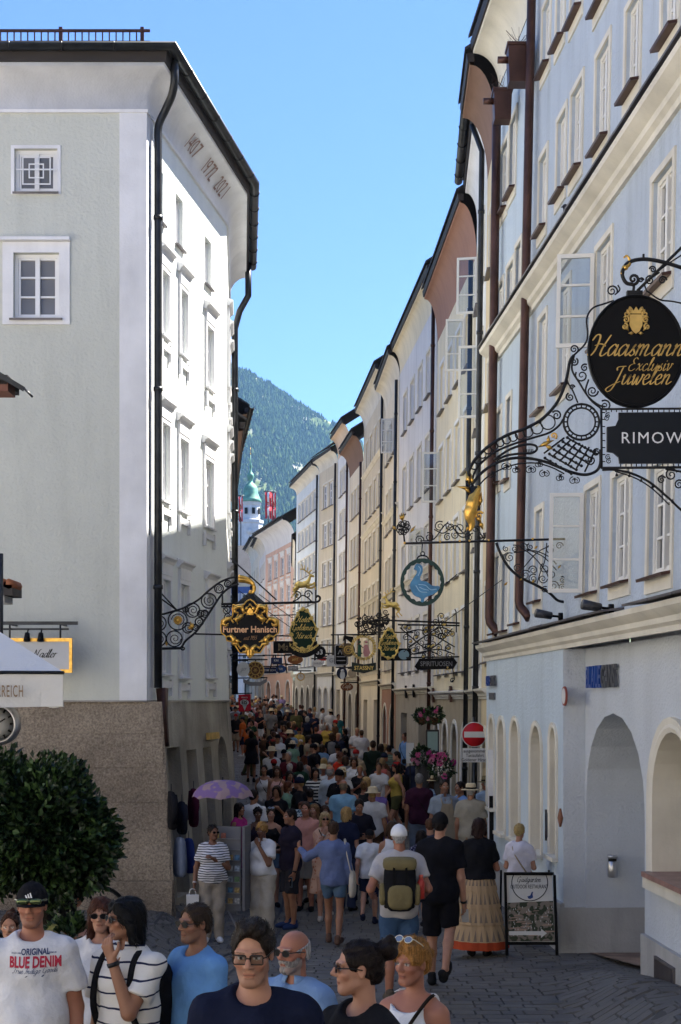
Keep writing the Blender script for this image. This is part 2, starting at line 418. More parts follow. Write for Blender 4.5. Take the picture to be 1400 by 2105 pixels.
def plan_sweep(mb, poly, prof, m=0, smooth=False, closed=False):
 """a profile of (outward, z) points carried along a plan line with mitred corners; outward is to the right of travel"""
 P = [Vector((p[0], p[1])) for p in poly]; nr = []
 for i in range(len(P)):
  a = (P[i] - P[i - 1]).normalized() if i else (P[1] - P[0]).normalized()
  b2 = (P[i + 1] - P[i]).normalized() if i < len(P) - 1 else a
  na, nb = Vector((a.y, -a.x)), Vector((b2.y, -b2.x)); q = (na + nb)
  nr.append(q / max(.3, q.dot(na)))
 k = len(prof); vs = []
 for p, q in zip(P, nr):
  for o, z in prof: vs.append((p.x + q.x * o, p.y + q.y * o, z))
 kk = k if closed else k - 1
 fs = [(i * k + j, (i + 1) * k + j, (i + 1) * k + (j + 1) % k, i * k + (j + 1) % k) for i in range(len(P) - 1) for j in range(kk)]
 if closed: fs += [tuple(range(k)), tuple(range((len(P) - 1) * k, len(P) * k))[::-1]]
 return mb.add(vs, fs, m, smooth)
def wb(mb, name, mats, root, fix=True): return mb.build(name, mats, root, fix, Matrix.Translation(-root.location))
def circ(cx, cz, r, a0, a1, n=8): return [(cx + r * math.cos(lerp(a0, a1, i / n)), cz + r * math.sin(lerp(a0, a1, i / n))) for i in range(n + 1)]
def cove_prof(zb, h, out, n=8):
 """hollow curve from the wall up and out to the eave"""
 return [(out - out * math.cos(math.pi / 2 * i / n), zb + h * math.sin(math.pi / 2 * i / n)) for i in range(n + 1)] + [(out + .02, zb + h), (out + .02, zb + h + .05)]
def eave(root, poly, zb, h, out, cmat, gutter=True, roofin=4.5, rise=3.4, dark=True, gm=None):
 mb = MB(); plan_sweep(mb, poly, cove_prof(zb, h, out), smooth=True); wb(mb, 'cove', cmat, root, False)
 zt = zb + h + .05
 if dark:
  mb = MB(); plan_sweep(mb, poly, [(out - .05, zt), (out + .05, zt), (out + .07, zt + .14), (out - .05, zt + .14)], closed=True); wb(mb, 'fascia', M['dark'], root); zt += .14
 if gutter:
  mb = MB(); plan_sweep(mb, poly, circ(out + .16, zt + .06, .085, math.pi, 2 * math.pi, 8) + circ(out + .16, zt + .06, .072, 2 * math.pi, math.pi, 8), smooth=True, closed=True)
  a, b2 = Vector(poly[0]), Vector(poly[-1])
  L = sum((Vector(q) - Vector(p)).length for p, q in zip(poly, poly[1:]))
  wb(mb, 'gutter', gm or M['pipe'], root)
  mb = MB()                                     # clip straps round the gutter
  for p, q in zip(poly, poly[1:]):
   p, q = Vector(p), Vector(q); d = (q - p).normalized(); nrm = Vector((d.y, -d.x)); ln = (q - p).length; k = max(1, int(ln / .75))
   for i in range(k):
    c = p + d * (ln * (i + .5) / k)
    mb.tube([(c.x + nrm.x * o, c.y + nrm.y * o, z) for o, z in circ(out + .16, zt + .06, .09, math.pi, 2 * math.pi, 6)], .012, 4)
  wb(mb, 'gutter_strap', gm or M['pipe'], root)
 mb = MB(); plan_sweep(mb, poly, [(out + .1, zt + .05), (out + .1, zt + .10), (-roofin, zt + .10 + rise), (-roofin, zt + .03 + rise)], closed=True); wb(mb, 'roof', M['roof'], root)
 mb = MB(); plan_sweep(mb, poly, [(-roofin + .02, root.location.z - .3), (-roofin + .02, zt + .05 + rise)]); wb(mb, 'back_wall', M['white'], root, False)
 return zt
def downpipe(root, pts, r=.055, mat=None, straps=True, name='downpipe'):
 mb = MB(); mb.tube(pts, r, 10)
 if straps:
  for a, b2 in zip(pts, pts[1:]):
   a, b2 = Vector(a), Vector(b2); L = (b2 - a).length
   if L > 1.5:
    for i in range(max(1, int(L / 2))):
     c = a.lerp(b2, (i + .5) / max(1, int(L / 2))); d = (b2 - a).normalized() * .03
     mb.tube([c - d, c + d], r * 1.22, 10)
 return wb(mb, name, mat or M['pipe'], root)
def slope_box(root, c, d, name, mat): return wb(MB().box(c, d, taper=1.25), name, mat, root)

# ------------------------------------------------------------------ the ground
mb = MB()
ys = [-60, -20, 0, 4, 5.2, 5.8, 6.4, 7.2, 8, 10, 12, 12.75, 13.5, 14.75, 16, 17, 17.3, 19.5, 23.5, 27, 30, 37, 45, 53, 62, 80, 110, 160, 260, 400, 700, 1200, 2600, 4000]
xs = [-2500, -400, -60, -20, -8, -4, -2.6, -2.1, 0, .9, 1.4, 1.9, 2.1, 2.3, 2.45, 2.6, 2.75, 2.9, 4, 8, 20, 60, 400, 2500]
for y in ys:
 for x in xs: mb.v.append((x, y, gz(x, y) - .02))
for j in range(len(ys) - 1):
 for i in range(len(xs) - 1):
  a = j * len(xs) + i; mb.f.append((a, a + 1, a + len(xs) + 1, a + len(xs))); mb.m.append(0); mb.sm.append(False)
M['joint'] = pmat('paving_joint', (.075, .073, .07), rough=.95, bump=.3)
tag(mb.build('ground', M['joint'], fix=False), kind='structure')
# paving stones: the largest in view are pieces of their own, the rest one sheet of real stones
M['slab'] = pmat('grey_paving', (.128, .12, .11), rough=.72, var=.22, vscale=1.2, bump=.35, bscale=30, spec=.25)
M['slab2'] = pmat('darker_paving', (.112, .105, .098), rough=.7, var=.22, vscale=1.6, bump=.35, bscale=30, spec=.3)
M['slab3'] = pmat('lighter_paving', (.142, .135, .125), rough=.75, var=.2, vscale=1.3, bump=.35, bscale=30, spec=.25)
M['drain'] = pmat('drain_iron', (.022, .023, .026), rough=.55, metal=.4)
pavement = thing('pavement', None, None, (0, 0, 0)); tag(pavement, kind='structure')
STM = {}
def stone_verts(x, y, wd, dp, dz):
 e = .008; vs = []
 for (sx, sy) in ((-1, -1), (1, -1), (1, 1), (-1, 1)):
  px_, py_ = x + sx * wd / 2, y + sy * dp / 2; vs.append((px_, py_, gz(px_, py_) - .03 + dz))
 for (sx, sy) in ((-1, -1), (1, -1), (1, 1), (-1, 1)):
  px_, py_ = x + sx * (wd / 2 - e), y + sy * (dp / 2 - e); vs.append((px_, py_, gz(px_, py_) + dz))
 return vs
SF = [(4, 5, 6, 7), (0, 1, 5, 4), (1, 2, 6, 5), (2, 3, 7, 6), (3, 0, 4, 7)]
stones = []; y = 4.0; row = 0
rs = random.Random(3)
while y < 62:
 dp = rs.choice((.15, .17, .19)) * (1 if y < 24 else 1.5); x0 = -6.5 if y < 20 else -6 - max(0, y - 45) * .22; x1 = 4.2
 x = x0 - rs.random() * .3
 while x < x1:
  wd = rs.uniform(.2, .36) * (1 if y < 24 else 1.5)
  stones.append((x + wd / 2, y + dp / 2, wd - .006, dp - .006, rs.uniform(-.003, .003), rs.choice((0, 0, 0, 1, 1, 2)))); x += wd
 y += dp; row += 1
def in_view(s):
 px_ = CX + F * s[0] / s[1]; py_ = HZ + F * (HC - gz(s[0], s[1])) / s[1]
 return -20 < px_ < 1420 and py_ < 2125
vis = [s for s in stones if in_view(s) and s[1] > 9]
# stones in the open stretch of floor that nobody stands on show largest
def score(s):
 px_ = CX + F * s[0] / s[1]
 return s[1] + (0 if px_ > 900 else 1.3 if 300 < px_ < 420 else 4)
near = set(id(s) for s in sorted(vis, key=score)[:300])
bulk = MB()
for s in stones:
 if id(s) in near:
  b_ = stone_verts(*s[:5]); MBs = MB().add([(p[0] - s[0], p[1] - s[1], p[2] - b_[4][2]) for p in b_], SF)
  o = MBs.build('paving_stone', M[('slab', 'slab2', 'slab3')[s[5]]], pavement, fix=False); o.location = (s[0], s[1], b_[4][2])
 else:
  bulk.add(stone_verts(*s[:5]), SF, s[5])
tag(bulk.build('paving_stone', [M['slab'], M['slab2'], M['slab3']], pavement, fix=False), kind='stuff')
# drainage lines running down the street on the left
mb = MB()
for k in range(4):
 xa, xb = -1.95 + k * .2, -1.25 + k * .14
 pts = []
 for i in range(60):
  y_ = 9 + i * .42; x_ = lerp(xa, xb, min(1, (y_ - 9) / 14)) ; pts.append((x_, y_, gz(x_, y_) + .006))
 for p, q in zip(pts, pts[1:]): mb.quad((p[0] - .018, p[1], p[2]), (p[0] + .018, p[1], p[2]), (q[0] + .018, q[1], q[2]), (q[0] - .018, q[1], q[2]))
mb.build('drain_line', M['drain'], pavement, fix=False)

# ------------------------------------------------------------------ LEFT HOUSE on the corner
L1 = thing('corner_house', 'tall pale green and white corner house with rusticated stone base and dark gutter', 'house', (-2.9, 21, 0))
LA, LB, LC = (-2.9, 21.0), (-2.1, 26.0), (-2.45, 31.0)
ZB = 3.07
ff = Facade((-12, 21), LA, ZB, 0, L1); fs1 = Facade(LA, LB, ZB, 0, L1); fs2 = Facade(LB, LC, ZB, 0, L1)
WL = dict(key='L', frame=M['framew'], glass=M['glassl'], dep=.11, sw=.16, swb=.1, smat=M['white'], sill=(.05, .07, M['flash']), rows=3)
WLs = dict(key='Ls', frame=M['framew'], glass=M['glassl'], dep=.1, sw=.05, swb=.04, smat=M['white'], sill=(.02, .04, M['flash']), rows=1, proud=.015)
WS = dict(key='S', frame=M['framew'], glass=M['glass'], dep=.07, sw=.07, smat=M['white'], sill=(.06, .07, M['white']), rows=3, hood=1, proud=.04)
WSs = dict(key='Ss', frame=M['framew'], glass=M['glassl'], dep=.1, sw=.0, smat=M['white'], sill=(.03, .05, M['flash']), rows=1)
window(ff, *ff.rect(30, 118, 306, 394), WLs)
wo = window(ff, *ff.rect(28, 122, 520, 654), WL)
g = MB()                                              # hood over the front window
r = ff.rect(0, 145, 490, 497); g.box(((r[0] + r[1]) / 2, -.05, (r[2] + r[3]) / 2), (r[1] - r[0], .1, .045)); ff.put(g, 'window_hood', M['white'])
g = MB()                                              # nested-square grille of the small window
for (xl, xr, yt, yb) in ((48, 104, 325, 380), (61, 90, 339, 367)):
 a = ff.rect(xl, xr, yt, yb)
 for x in a[:2]: g.box((x, -.03, (a[2] + a[3]) / 2), (.016, .016, a[3] - a[2] + .016))
 for z in a[2:]: g.box(((a[0] + a[1]) / 2, -.03, z), (a[1] - a[0] - .016, .016, .016))
a = ff.rect(33, 118, 345, 353); g.box(((a[0] + a[1]) / 2, -.012, (a[2] + a[3]) / 2), (a[1] - a[0], .018, .018))
ff.put(g, 'window_grille', M['framew'])
for (xl, xr, yt, yb) in ((-150, -60, 520, 654), (-150, -60, 306, 394)): window(ff, *ff.rect(xl, xr, yt, yb), WL)
for r_ in ((327, 336, 352, 458), (361, 376, 405, 508), (421, 434, 492, 588)): window(fs1, *fs1.rect(*r_), WSs)
for r_ in ((330, 345, 560, 692), (369, 383, 600, 732), (423, 437, 675, 800),
           (330, 346, 872, 1030), (367, 384, 905, 1052), (419, 436, 948, 1084),
           (331, 347, 1192, 1385), (368, 385, 1202, 1392), (424, 438, 1222, 1392)): window(fs1, *fs1.rect(*r_), WS)
for k in range(3):
 for zz in (1.0, 3.6, 6.0): window(fs2, .9 + k * 1.5, 1.6 + k * 1.5, zz, zz + 1.25, WS)
ZW = 11.84
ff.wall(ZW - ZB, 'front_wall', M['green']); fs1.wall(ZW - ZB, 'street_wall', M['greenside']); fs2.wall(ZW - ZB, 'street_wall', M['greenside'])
g = MB()                                              # white corner pilaster wrapping the corner
a0 = ff.uz(246, 900)[0]; a1 = fs1.uz(312, 900)[0]
u = (fs1.B - fs1.A).normalized()
plan_sweep(g, [(-12 + a0, 21.0), LA, (LA[0] + u.x * a1, LA[1] + u.y * a1)], [(.0, ZB + .01), (.022, ZB + .01), (.022, ZW), (0, ZW)], closed=True)
wb(g, 'corner_pilaster', M['white'], L1)
zt = eave(L1, [(-12, 21), LA, LB, LC], ZW, .52, .36, M['white'], rise=1.5, roofin=4.2)
g = MB(); plan_sweep(g, [(-12, 21), LA, LB, LC], [(0, ZW - .02), (.04, ZW - .02), (.045, ZW + .025), (0, ZW + .025)], closed=True); wb(g, 'cove_moulding', M['white'], L1)
# snow guard on the roof edge
g = MB(); zz = zt + .16
for z_ in (zz + .05, zz + .22):
 g.box((-7.2, 20.75, z_), (8.8, .03, .035))
for i in range(88): g.box((-11.6 + i * .1, 20.75, zz + .135), (.018, .018, .16))
wb(g, 'snow_guard_rail', M['copper'], L1)
for x in (-10.8, -9, -7.2, -5.62, -4.12, -2.92):
 g = MB(); g.box((x, 20.78, zz + .1), (.05, .06, .36)); g.tube([(x, 20.78, zz + .24), (x, 21.0, zz + .02)], .014, 5); wb(g, 'snow_guard_post', M['copper'], L1)
# years on the cove
for txt, px_, py_ in (('1407', 421, 380), ('1972', 453, 441), ('2021', 473, 487)):
 v, f_ = to_mesh_text(txt, .36, .0, shear=.2, wscale=.9)
 ua = {'1407': 2.2, '1972': 3.25, '2021': 4.15}[txt]
 pr = cove_prof(ZW, .52, .36, 24)[:25]; g = MB(); vs = []
 for x, z in v:
  tt = min(.98, max(.02, .5 + z / .6)); k = tt * 24; i = min(23, int(k)); o, zc = (lerp(pr[i][j], pr[i + 1][j], k - i) for j in (0, 1))
  du = ua + x; p = Vector((LA[0], LA[1])) + Vector((u.x, u.y)) * du; nn = Vector((u.y, -u.x)); o += .012; zc -= .012
  vs.append((p.x + nn.x * o, p.y + nn.y * o, zc))
 g.add(vs, f_); wb(g, 'painted_year', pmat('umber_paint', (.30, .20, .17)), L1, False)
# downpipes of the corner house
def wp(f, px_, py_, y): u_, z_ = f.uz(px_, py_, y); return f.M @ Vector((u_, y, z_))
p = [(-2.9 + .44, 21 - .1, zt + .02), (-2.9 + .44, 21 - .1, zt - .28)]
low = [wp(fs1, 325, y_, -.12) for y_ in (262, 600, 1000, 1414)]
pp = smooth_pts([p[0], p[1], Vector(p[1]) + Vector((-.05, .1, -.18)), low[0] + Vector((.12, -.05, .25)), low[0] + Vector((.01, 0, .03)), low[0] + Vector((0, 0, -.25))], 5) + low[1:]
downpipe(L1, pp, .06)
g = MB(); a = wp(fs1, 333, 1415, -.14); b_ = wp(fs1, 338, 1535, -.2); g.tube([a, a.lerp(b_, .5), b_], [.1, .075, .085], 4); wb(g, 'downpipe_boot', M['copper'], L1)
q = Vector((LB[0] + .55, LB[1] + 4.6, 0))
downpipe(L1, [(-2.0, 30.6, zt), (-2.0, 30.6, zt - .7), (-2.2, 30.75, zt - 1.0), (-2.3, 30.7, zt - 1.4), (-2.3, 30.7, 3.2)], .07)
# stone base
sl = .075
bf = Facade((-12, 20.77), (-2.66, 20.77), -.2, sl, L1)
bs = Facade((-2.66, 20.77), (-1.86, 25.98), -.2, sl, L1); bs2 = Facade((-1.86, 25.98), (-2.2, 31), -.2, sl, L1)
bh = ZB + .2
for r_ in ((352, 379, 1535, 1800), (391, 412, 1540, 1770), (424, 441, 1535, 1740), (456, 475, 1512, 1800)):
 a = list(bs.rect(*r_)); arch = r_[0] == 456; a[2] = max(.22 if arch else .75, .2)
 if r_[0] == 352: a[2] = .22
 bs.open.append((a[0], a[1], a[2], a[3], .4, (a[1] - a[0]) * .55 if arch else 0))
 g = MB(); g.box(((a[0] + a[1]) / 2, .36, (a[2] + a[3]) / 2), (a[1] - a[0] + .04, .03, a[3] - a[2] + .02)); bs.put(g, 'shop_window', M['glass'])
 g = MB()
 for x in (a[0] + .03, (a[0] + a[1]) / 2, a[1] - .03): g.box((x, .33, (a[2] + a[3]) / 2), (.05, .05, a[3] - a[2]))
 bs.put(g, 'shop_window_frame', M['dark'])
bf.wall(bh, 'stone_base', M['stone'], skL=.075); bs.wall(bh, 'stone_base', M['stone2'], sk0=.062); bs2.wall(bh, 'stone_base', M['stone2'])
g = MB(); plan_sweep(g, [(-12, 21), LA, LB, LC], [(-.05, ZB - .012), (.03, ZB - .012), (.012, ZB + .012), (-.05, ZB + .012)], closed=True); wb(g, 'base_ledge', M['stone2'], L1)
rs = random.Random(5); z = .0
for hgt in (.62, .55, .6, .52, .5, .45):
 x = bf.L - .012 + (0.075 * (bh - z - hgt))
 while x > 4.2:
  wd = rs.uniform(.9, 2.0); z1_ = min(z + hgt, bh - .02)
  e = .0018; dy = rs.uniform(.012, .015) + (.05 if z == 0 else 0)
  vs = [(x - wd + e, 0, z + e), (x - e + .004, 0, z + e), (x - e + .004, 0, z1_ - e), (x - wd + e, 0, z1_ - e)]
  vs += [(p_[0] + (e if k in (0, 3) else -e), -dy, p_[2] + (e if k < 2 else -e)) for k, p_ in enumerate(vs)]
  g = MB().add(vs, [(4, 5, 6, 7), (0, 1, 5, 4), (1, 2, 6, 5), (2, 3, 7, 6), (3, 0, 4, 7)])
  bf.put(g, 'stone_block', M['stone']); x -= wd
 z += hgt
# lit little sign and wall plaque on the base
a = bs.rect(421, 443, 1506, 1520); g = MB().box(((a[0] + a[1]) / 2, -.05, (a[2] + a[3]) / 2), (a[1] - a[0], .05, a[3] - a[2])); bs.put(g, 'shop_plaque', M['goldpaint'])
# ------------------------------------------------------------------ RIGHT HOUSE, blue
R1 = thing('blue_house', 'tall light blue house with cream cornices and a rounded niche at street level', 'house', (2.7, 17.2, 0))
RA, RB = (2.39, 22.9), (4.51, -12.0); LEAN = .02
fu = Facade(RA, RB, 3.97, LEAN, R1)
WR = dict(key='R', frame=M['frame'], glass=M['glass'], dep=.07, sw=.075, smat=M['cream'], sill=(.05, .1, M['copper']), rows=3, proud=.02, swb=.16)
RW = [(1116, 1131, 8, 138), (1145, 1161, -28, 84), (1109, 1124, 322, 470), (1146, 1163, 240, 396), (1175, 1197, 180, 352), (1226, 1252, 100, 292), (1288, 1316, 2, 182), (1364, 1395, -112, 68),
      (1107, 1122, 655, 842), (1150, 1171, 588, 795), (1226, 1256, 500, 700), (1342, 1383, 352, 580),
      (1101, 1115, 1050, 1234), (1204, 1231, 1002, 1218), (1259, 1295, 975, 1196), (1335, 1381, 952, 1180),
      (1175, 1197, -60, 30), (1226, 1252, -160, 0)]
RW2 = [(1028, 1043, 302, 436), (1048, 1061, 244, 392), (1021, 1034, 588, 690), (1042, 1055, 546, 676), (1020, 1030, 848, 992), (1041, 1050, 820, 985), (1017, 1026, 1146, 1300), (1032, 1046, 1138, 1296), (1060, 1071, 505, 640), (1060, 1071, 1120, 1280)]
wins = {}
for r_ in RW + RW2: wins[r_] = window(fu, *fu.rect(*r_), WR)
for k in range(8):                                   # toward the viewer, beyond the frame
 for zz in (.9, 3.2, 5.9): window(fu, 11.9 + k * 2, 12.9 + k * 2, zz, zz + 1.6, WR)
upi = fu.uz(1082, 700)[0]
ZR = 13.0
fu.wall(ZR - 3.97, 'upper_wall', M['blue'], u0=upi);
sav = fu.open; fu.open = [o for o in sav if o[1] < upi]; fu.wall(ZR - 3.97, 'upper_wall', M['blue2'], u1=upi - .02); fu.open = sav
for r_ in ((1226, 1256, 500, 700), (1204, 1231, 1002, 1218)):
 a = fu.rect(*r_); wd, ht = a[1] - a[0], a[3] - a[2]
 open_sash(wins[r_], wd * .62, ht * .96, -wd / 2, R(-104), z=0, y=-.1)
a = fu.rect(1342, 1383, 352, 580);
eave(R1, [(RA[0] + LEAN * 9, RA[1]), (RB[0] + LEAN * 9, RB[1])], ZR + .02, .55, .40, M['cream'], gutter=False, rise=3.2, roofin=4)
CORN = [(0, 0), (.04, 0), (.05, .05), (.09, .08), (.10, .13), (.16, .17), (.2, .2), (.21, .25), (.0, .28)]
def lp(f, u_, y, z_): return f.M @ Vector((u_, y, z_))
for zc, sc_, nm in ((4.5, 1.15, 'upper_cornice'), (-.26, 1.0, 'lower_cornice')):
 g = MB()
 g.sweep([(-o * sc_ + .004, zc + z_ * sc_) for o, z_ in CORN], [0, fu.L], closed=True); fu.put(g, nm, M['cream'])
 x = 0; rs = random.Random(9)
 while x < fu.L:
  wd = rs.uniform(.55, .95)
  g = MB().box((x + wd / 2, -.13, zc + .3 * sc_ + rs.uniform(0, .012)), (wd - .02 if zc < 0 else wd + .002, .27, .022), rot=Matrix.Rotation(R(8), 3, 'X'))
  if zc > 0 or rs.random() < .8: fu.put(g, 'cornice_flashing', M['flash'])
  x += wd
# street level: far part flush, near part recessed behind a niche
zl = 3.97 - .26
YR = 17.2; xr = lerp(RA[0], RB[0], (RA[1] - YR) / (RA[1] - RB[1]))
P2A, P2B = (RA[0] - .02, RA[1]), (xr - .02, YR)
f2 = Facade(P2A, P2B, -.15, 0, R1)
WA = []
for (xl, xr_, yt, yb) in ((1006, 1018, 1476, 1660), (1024, 1040, 1480, 1712), (1050, 1070, 1481, 1725), (1091, 1116, 1492, 1752), (1131, 1146, 1496, 1760)):
 a = f2.rect(xl, xr_, yt, yb); uc = (a[0] + a[1]) / 2; ww = max(.34, (a[1] - a[0]) * .86)
 a = (uc - ww / 2, uc + ww / 2, a[2], a[3]); WA.append(a)
 f2.open.append((a[0], a[1], a[2], a[3], .32, ww * .5))
def arch_ring(a, wd, y0, y1, n=12):
 """moulded band round an arched opening"""
 ww = a[1] - a[0]; uc = (a[0] + a[1]) / 2; r0 = ww / 2; zc = a[3] - r0; g = MB(); prof = []
 path = [(a[0], a[2]), (a[0], zc)] + [(uc - r0 * math.cos(math.pi * i / n), zc + r0 * math.sin(math.pi * i / n)) for i in range(1, n)] + [(a[1], zc), (a[1], a[2])]
 out = [(-1, 0), (-1, 0)] + [(-math.cos(math.pi * i / n), math.sin(math.pi * i / n)) for i in range(1, n)] + [(1, 0), (1, 0)]
 sec = [(-.006, y1), (-.006, y0 * .6), (wd * .3, y0), (wd * .55, y0 * .8), (wd, y0), (wd, y1)]
 vs = [(p[0] + o[0] * s_, y_, p[1] + o[1] * s_) for p, o in zip(path, out) for s_, y_ in sec]; k = len(sec)
 fs = [(i * k + j, (i + 1) * k + j, (i + 1) * k + (j + 1) % k, i * k + (j + 1) % k) for i in range(len(path) - 1) for j in range(k)]
 return g.add(vs, fs + [tuple(range(k)), tuple(range((len(path) - 1) * k, len(path) * k))])
for a in WA:
 w_ = f2.put(arch_ring(a, .07, -.03, .28), 'arched_window', M['cream'])
 g = MB(); uc = (a[0] + a[1]) / 2; ww = a[1] - a[0]
 g.box((uc, .3, (a[2] + a[3]) / 2), (ww + .04, .02, a[3] - a[2] + .04)); g.build('pane', pmat('cream_reveal_panel', (.55, .51, .44)), w_)
 g = MB(); g.box((uc, .1, a[2] - .02), (ww + .14, .36, .05)); g.build('sill', M['cream'], w_)
f2.wall(zl + .15, 'street_wall', M['blue2'])
g = MB(); g.box((f2.L / 2, -.02, .45), (f2.L + .04, .06, .62)); f2.put(g, 'plinth', M['plinth'])
off = .25
P1A, P1B = (xr + off, YR + .02), (RB[0] + off - .1, RB[1])
f1 = Facade(P1A, P1B, -.15, 0, R1)
na = f1.uz(1214, 1570)[0]; nb = f1.uz(1312, 1640)[0]; nt_ = f1.uz(1252, 1466)[1]
na = .06
f1.open.append((na, nb + .25, .0, nt_, .95, 1.0))
a = f1.rect(1346, 1460, 1505, 1822); BW = (a[0], a[0] + 1.35, a[2], a[3]); f1.open.append((*BW, .4, .62))
f1.wall(zl + .15, 'street_wall', M['bluerough'])
g = MB(); w_ = f1.put(arch_ring(BW, .14, -.05, .37), 'arched_window', M['cream'])
uc = (BW[0] + BW[1]) / 2
MB().box((uc, .38, (BW[2] + BW[3]) / 2), (1.4, .02, BW[3] - BW[2] + .05)).build('pane', pmat('beige_shutter', (.42, .39, .33)), w_)
MB().box((uc, .12, BW[2] + .0), (1.42, .5, .05)).build('sill', pmat('red_marble_sill', (.30, .17, .14), rough=.4, var=.3, vscale=6), w_)
MB().box((uc, -.04, BW[2] - .09), (1.62, .1, .12)).build('apron', M['cream'], w_)
g = MB(); g.box((lerp(nb + .27, f1.L, .5), -.02, .46), (f1.L - nb - .27, .06, .75)); f1.put(g, 'plinth', M['plinth'])
# face turned to the viewer, running on as the back of the niche
zc0 = zl
g = MB(); x0, x1 = xr - .02, xr + 1.45
nx = 8
g.quad((x0, YR, -.2), (x1, YR + .06, -.2), (x1, YR + .06, zc0), (x0, YR, zc0)); wb(g, 'niche_wall', M['bluerough'], R1, False)
g = MB(); g.box(((x0 + x1) / 2 - .03, YR + .01, .2), (x1 - x0 + .06, .1, .72)); wb(g, 'plinth', M['plinth'], R1)
g = MB(); g.quad((x0 + .3, YR, .012), (x1 + .1, YR, .012), (x1 + .1, 13.4, .42), (x0 + .55, 14.3, .335)); wb(g, 'niche_floor', pmat('tan_tile_floor', (.26, .17, .12), var=.3, vscale=4), R1, False)
g = MB(); e1 = f1.M @ Vector((0, .95, 0)); e2 = f1.M @ Vector((nb + .3, .95, 0)); g.quad((e1.x, e1.y, 0), (e2.x, e2.y, 0), (e2.x, e2.y, 3.3), (e1.x, e1.y, 3.3)); wb(g, 'niche_wall', M['bluerough'], R1, False)
# vent grille in the plinth: frame and single bars
a = f1.rect(1360, 1440, 1962, 2040); g = MB(); wd, ht = .62, .34; u0_ = a[0]; z0_ = .36
for x in (u0_, u0_ + wd): g.box((x, -.06, z0_ + ht / 2), (.025, .03, ht + .025))
for z_ in (z0_, z0_ + ht): g.box((u0_ + wd / 2, -.06, z_), (wd - .025, .03, .025))
gr = f1.put(g, 'vent_grille', M['flash'])
for i in range(14): MB().box((u0_ + .03 + i * .043, -.058, z0_ + ht / 2), (.012, .02, ht - .02)).build('bar', M['flash'], gr)
MB().box((u0_ + wd / 2, -.049, z0_ + ht / 2), (wd, .008, ht)).build('backing', M['interior'], gr)
# downpipes
for a_, b_, rr, mt in (((1094, -60), (1067, 1235), .062, 'copper'), ((1021, 250), (1006, 1270), .07, 'copper')):
 pts = []
 for k in range(7): pts.append(wp(fu, lerp(a_[0], b_[0], k / 6), lerp(a_[1], b_[1], k / 6), -.12))
 e = pts[-1]; pts += [e + Vector((.01, -.02, -.08)), e + Vector((.09, -.12, -.2)), e + Vector((.12, -.16, -.26))]
 downpipe(R1, pts, rr, M[mt])
for px_, py_, sz in ((1064, 138, (.26, .26, .5)), (1032, 222, (.24, .24, .42))):
 c = wp(fu, px_, py_, -.25); g = MB().box(c, sz, taper=1.12); g.box(c + Vector((0, 0, sz[2] / 2 + .02)), (sz[0] * 1.25, sz[1] * 1.25, .04)); g.tube([c + Vector((-.1, 0, .1)), c + Vector((-.28, 0, .1))], .05, 8)
 for i in range(16):
  a0 = rnd.uniform(0, 6.28); g.tube([c + Vector((rnd.uniform(-.12, .12), rnd.uniform(-.12, .12), sz[2] / 2)), c + Vector((rnd.uniform(-.2, .2), rnd.uniform(-.2, .2), sz[2] / 2 + .22))], .003, 3, cap=False)
 wb(g, 'rainwater_hopper', M['copper'], R1)
c = at(1078, 120, 19.2)

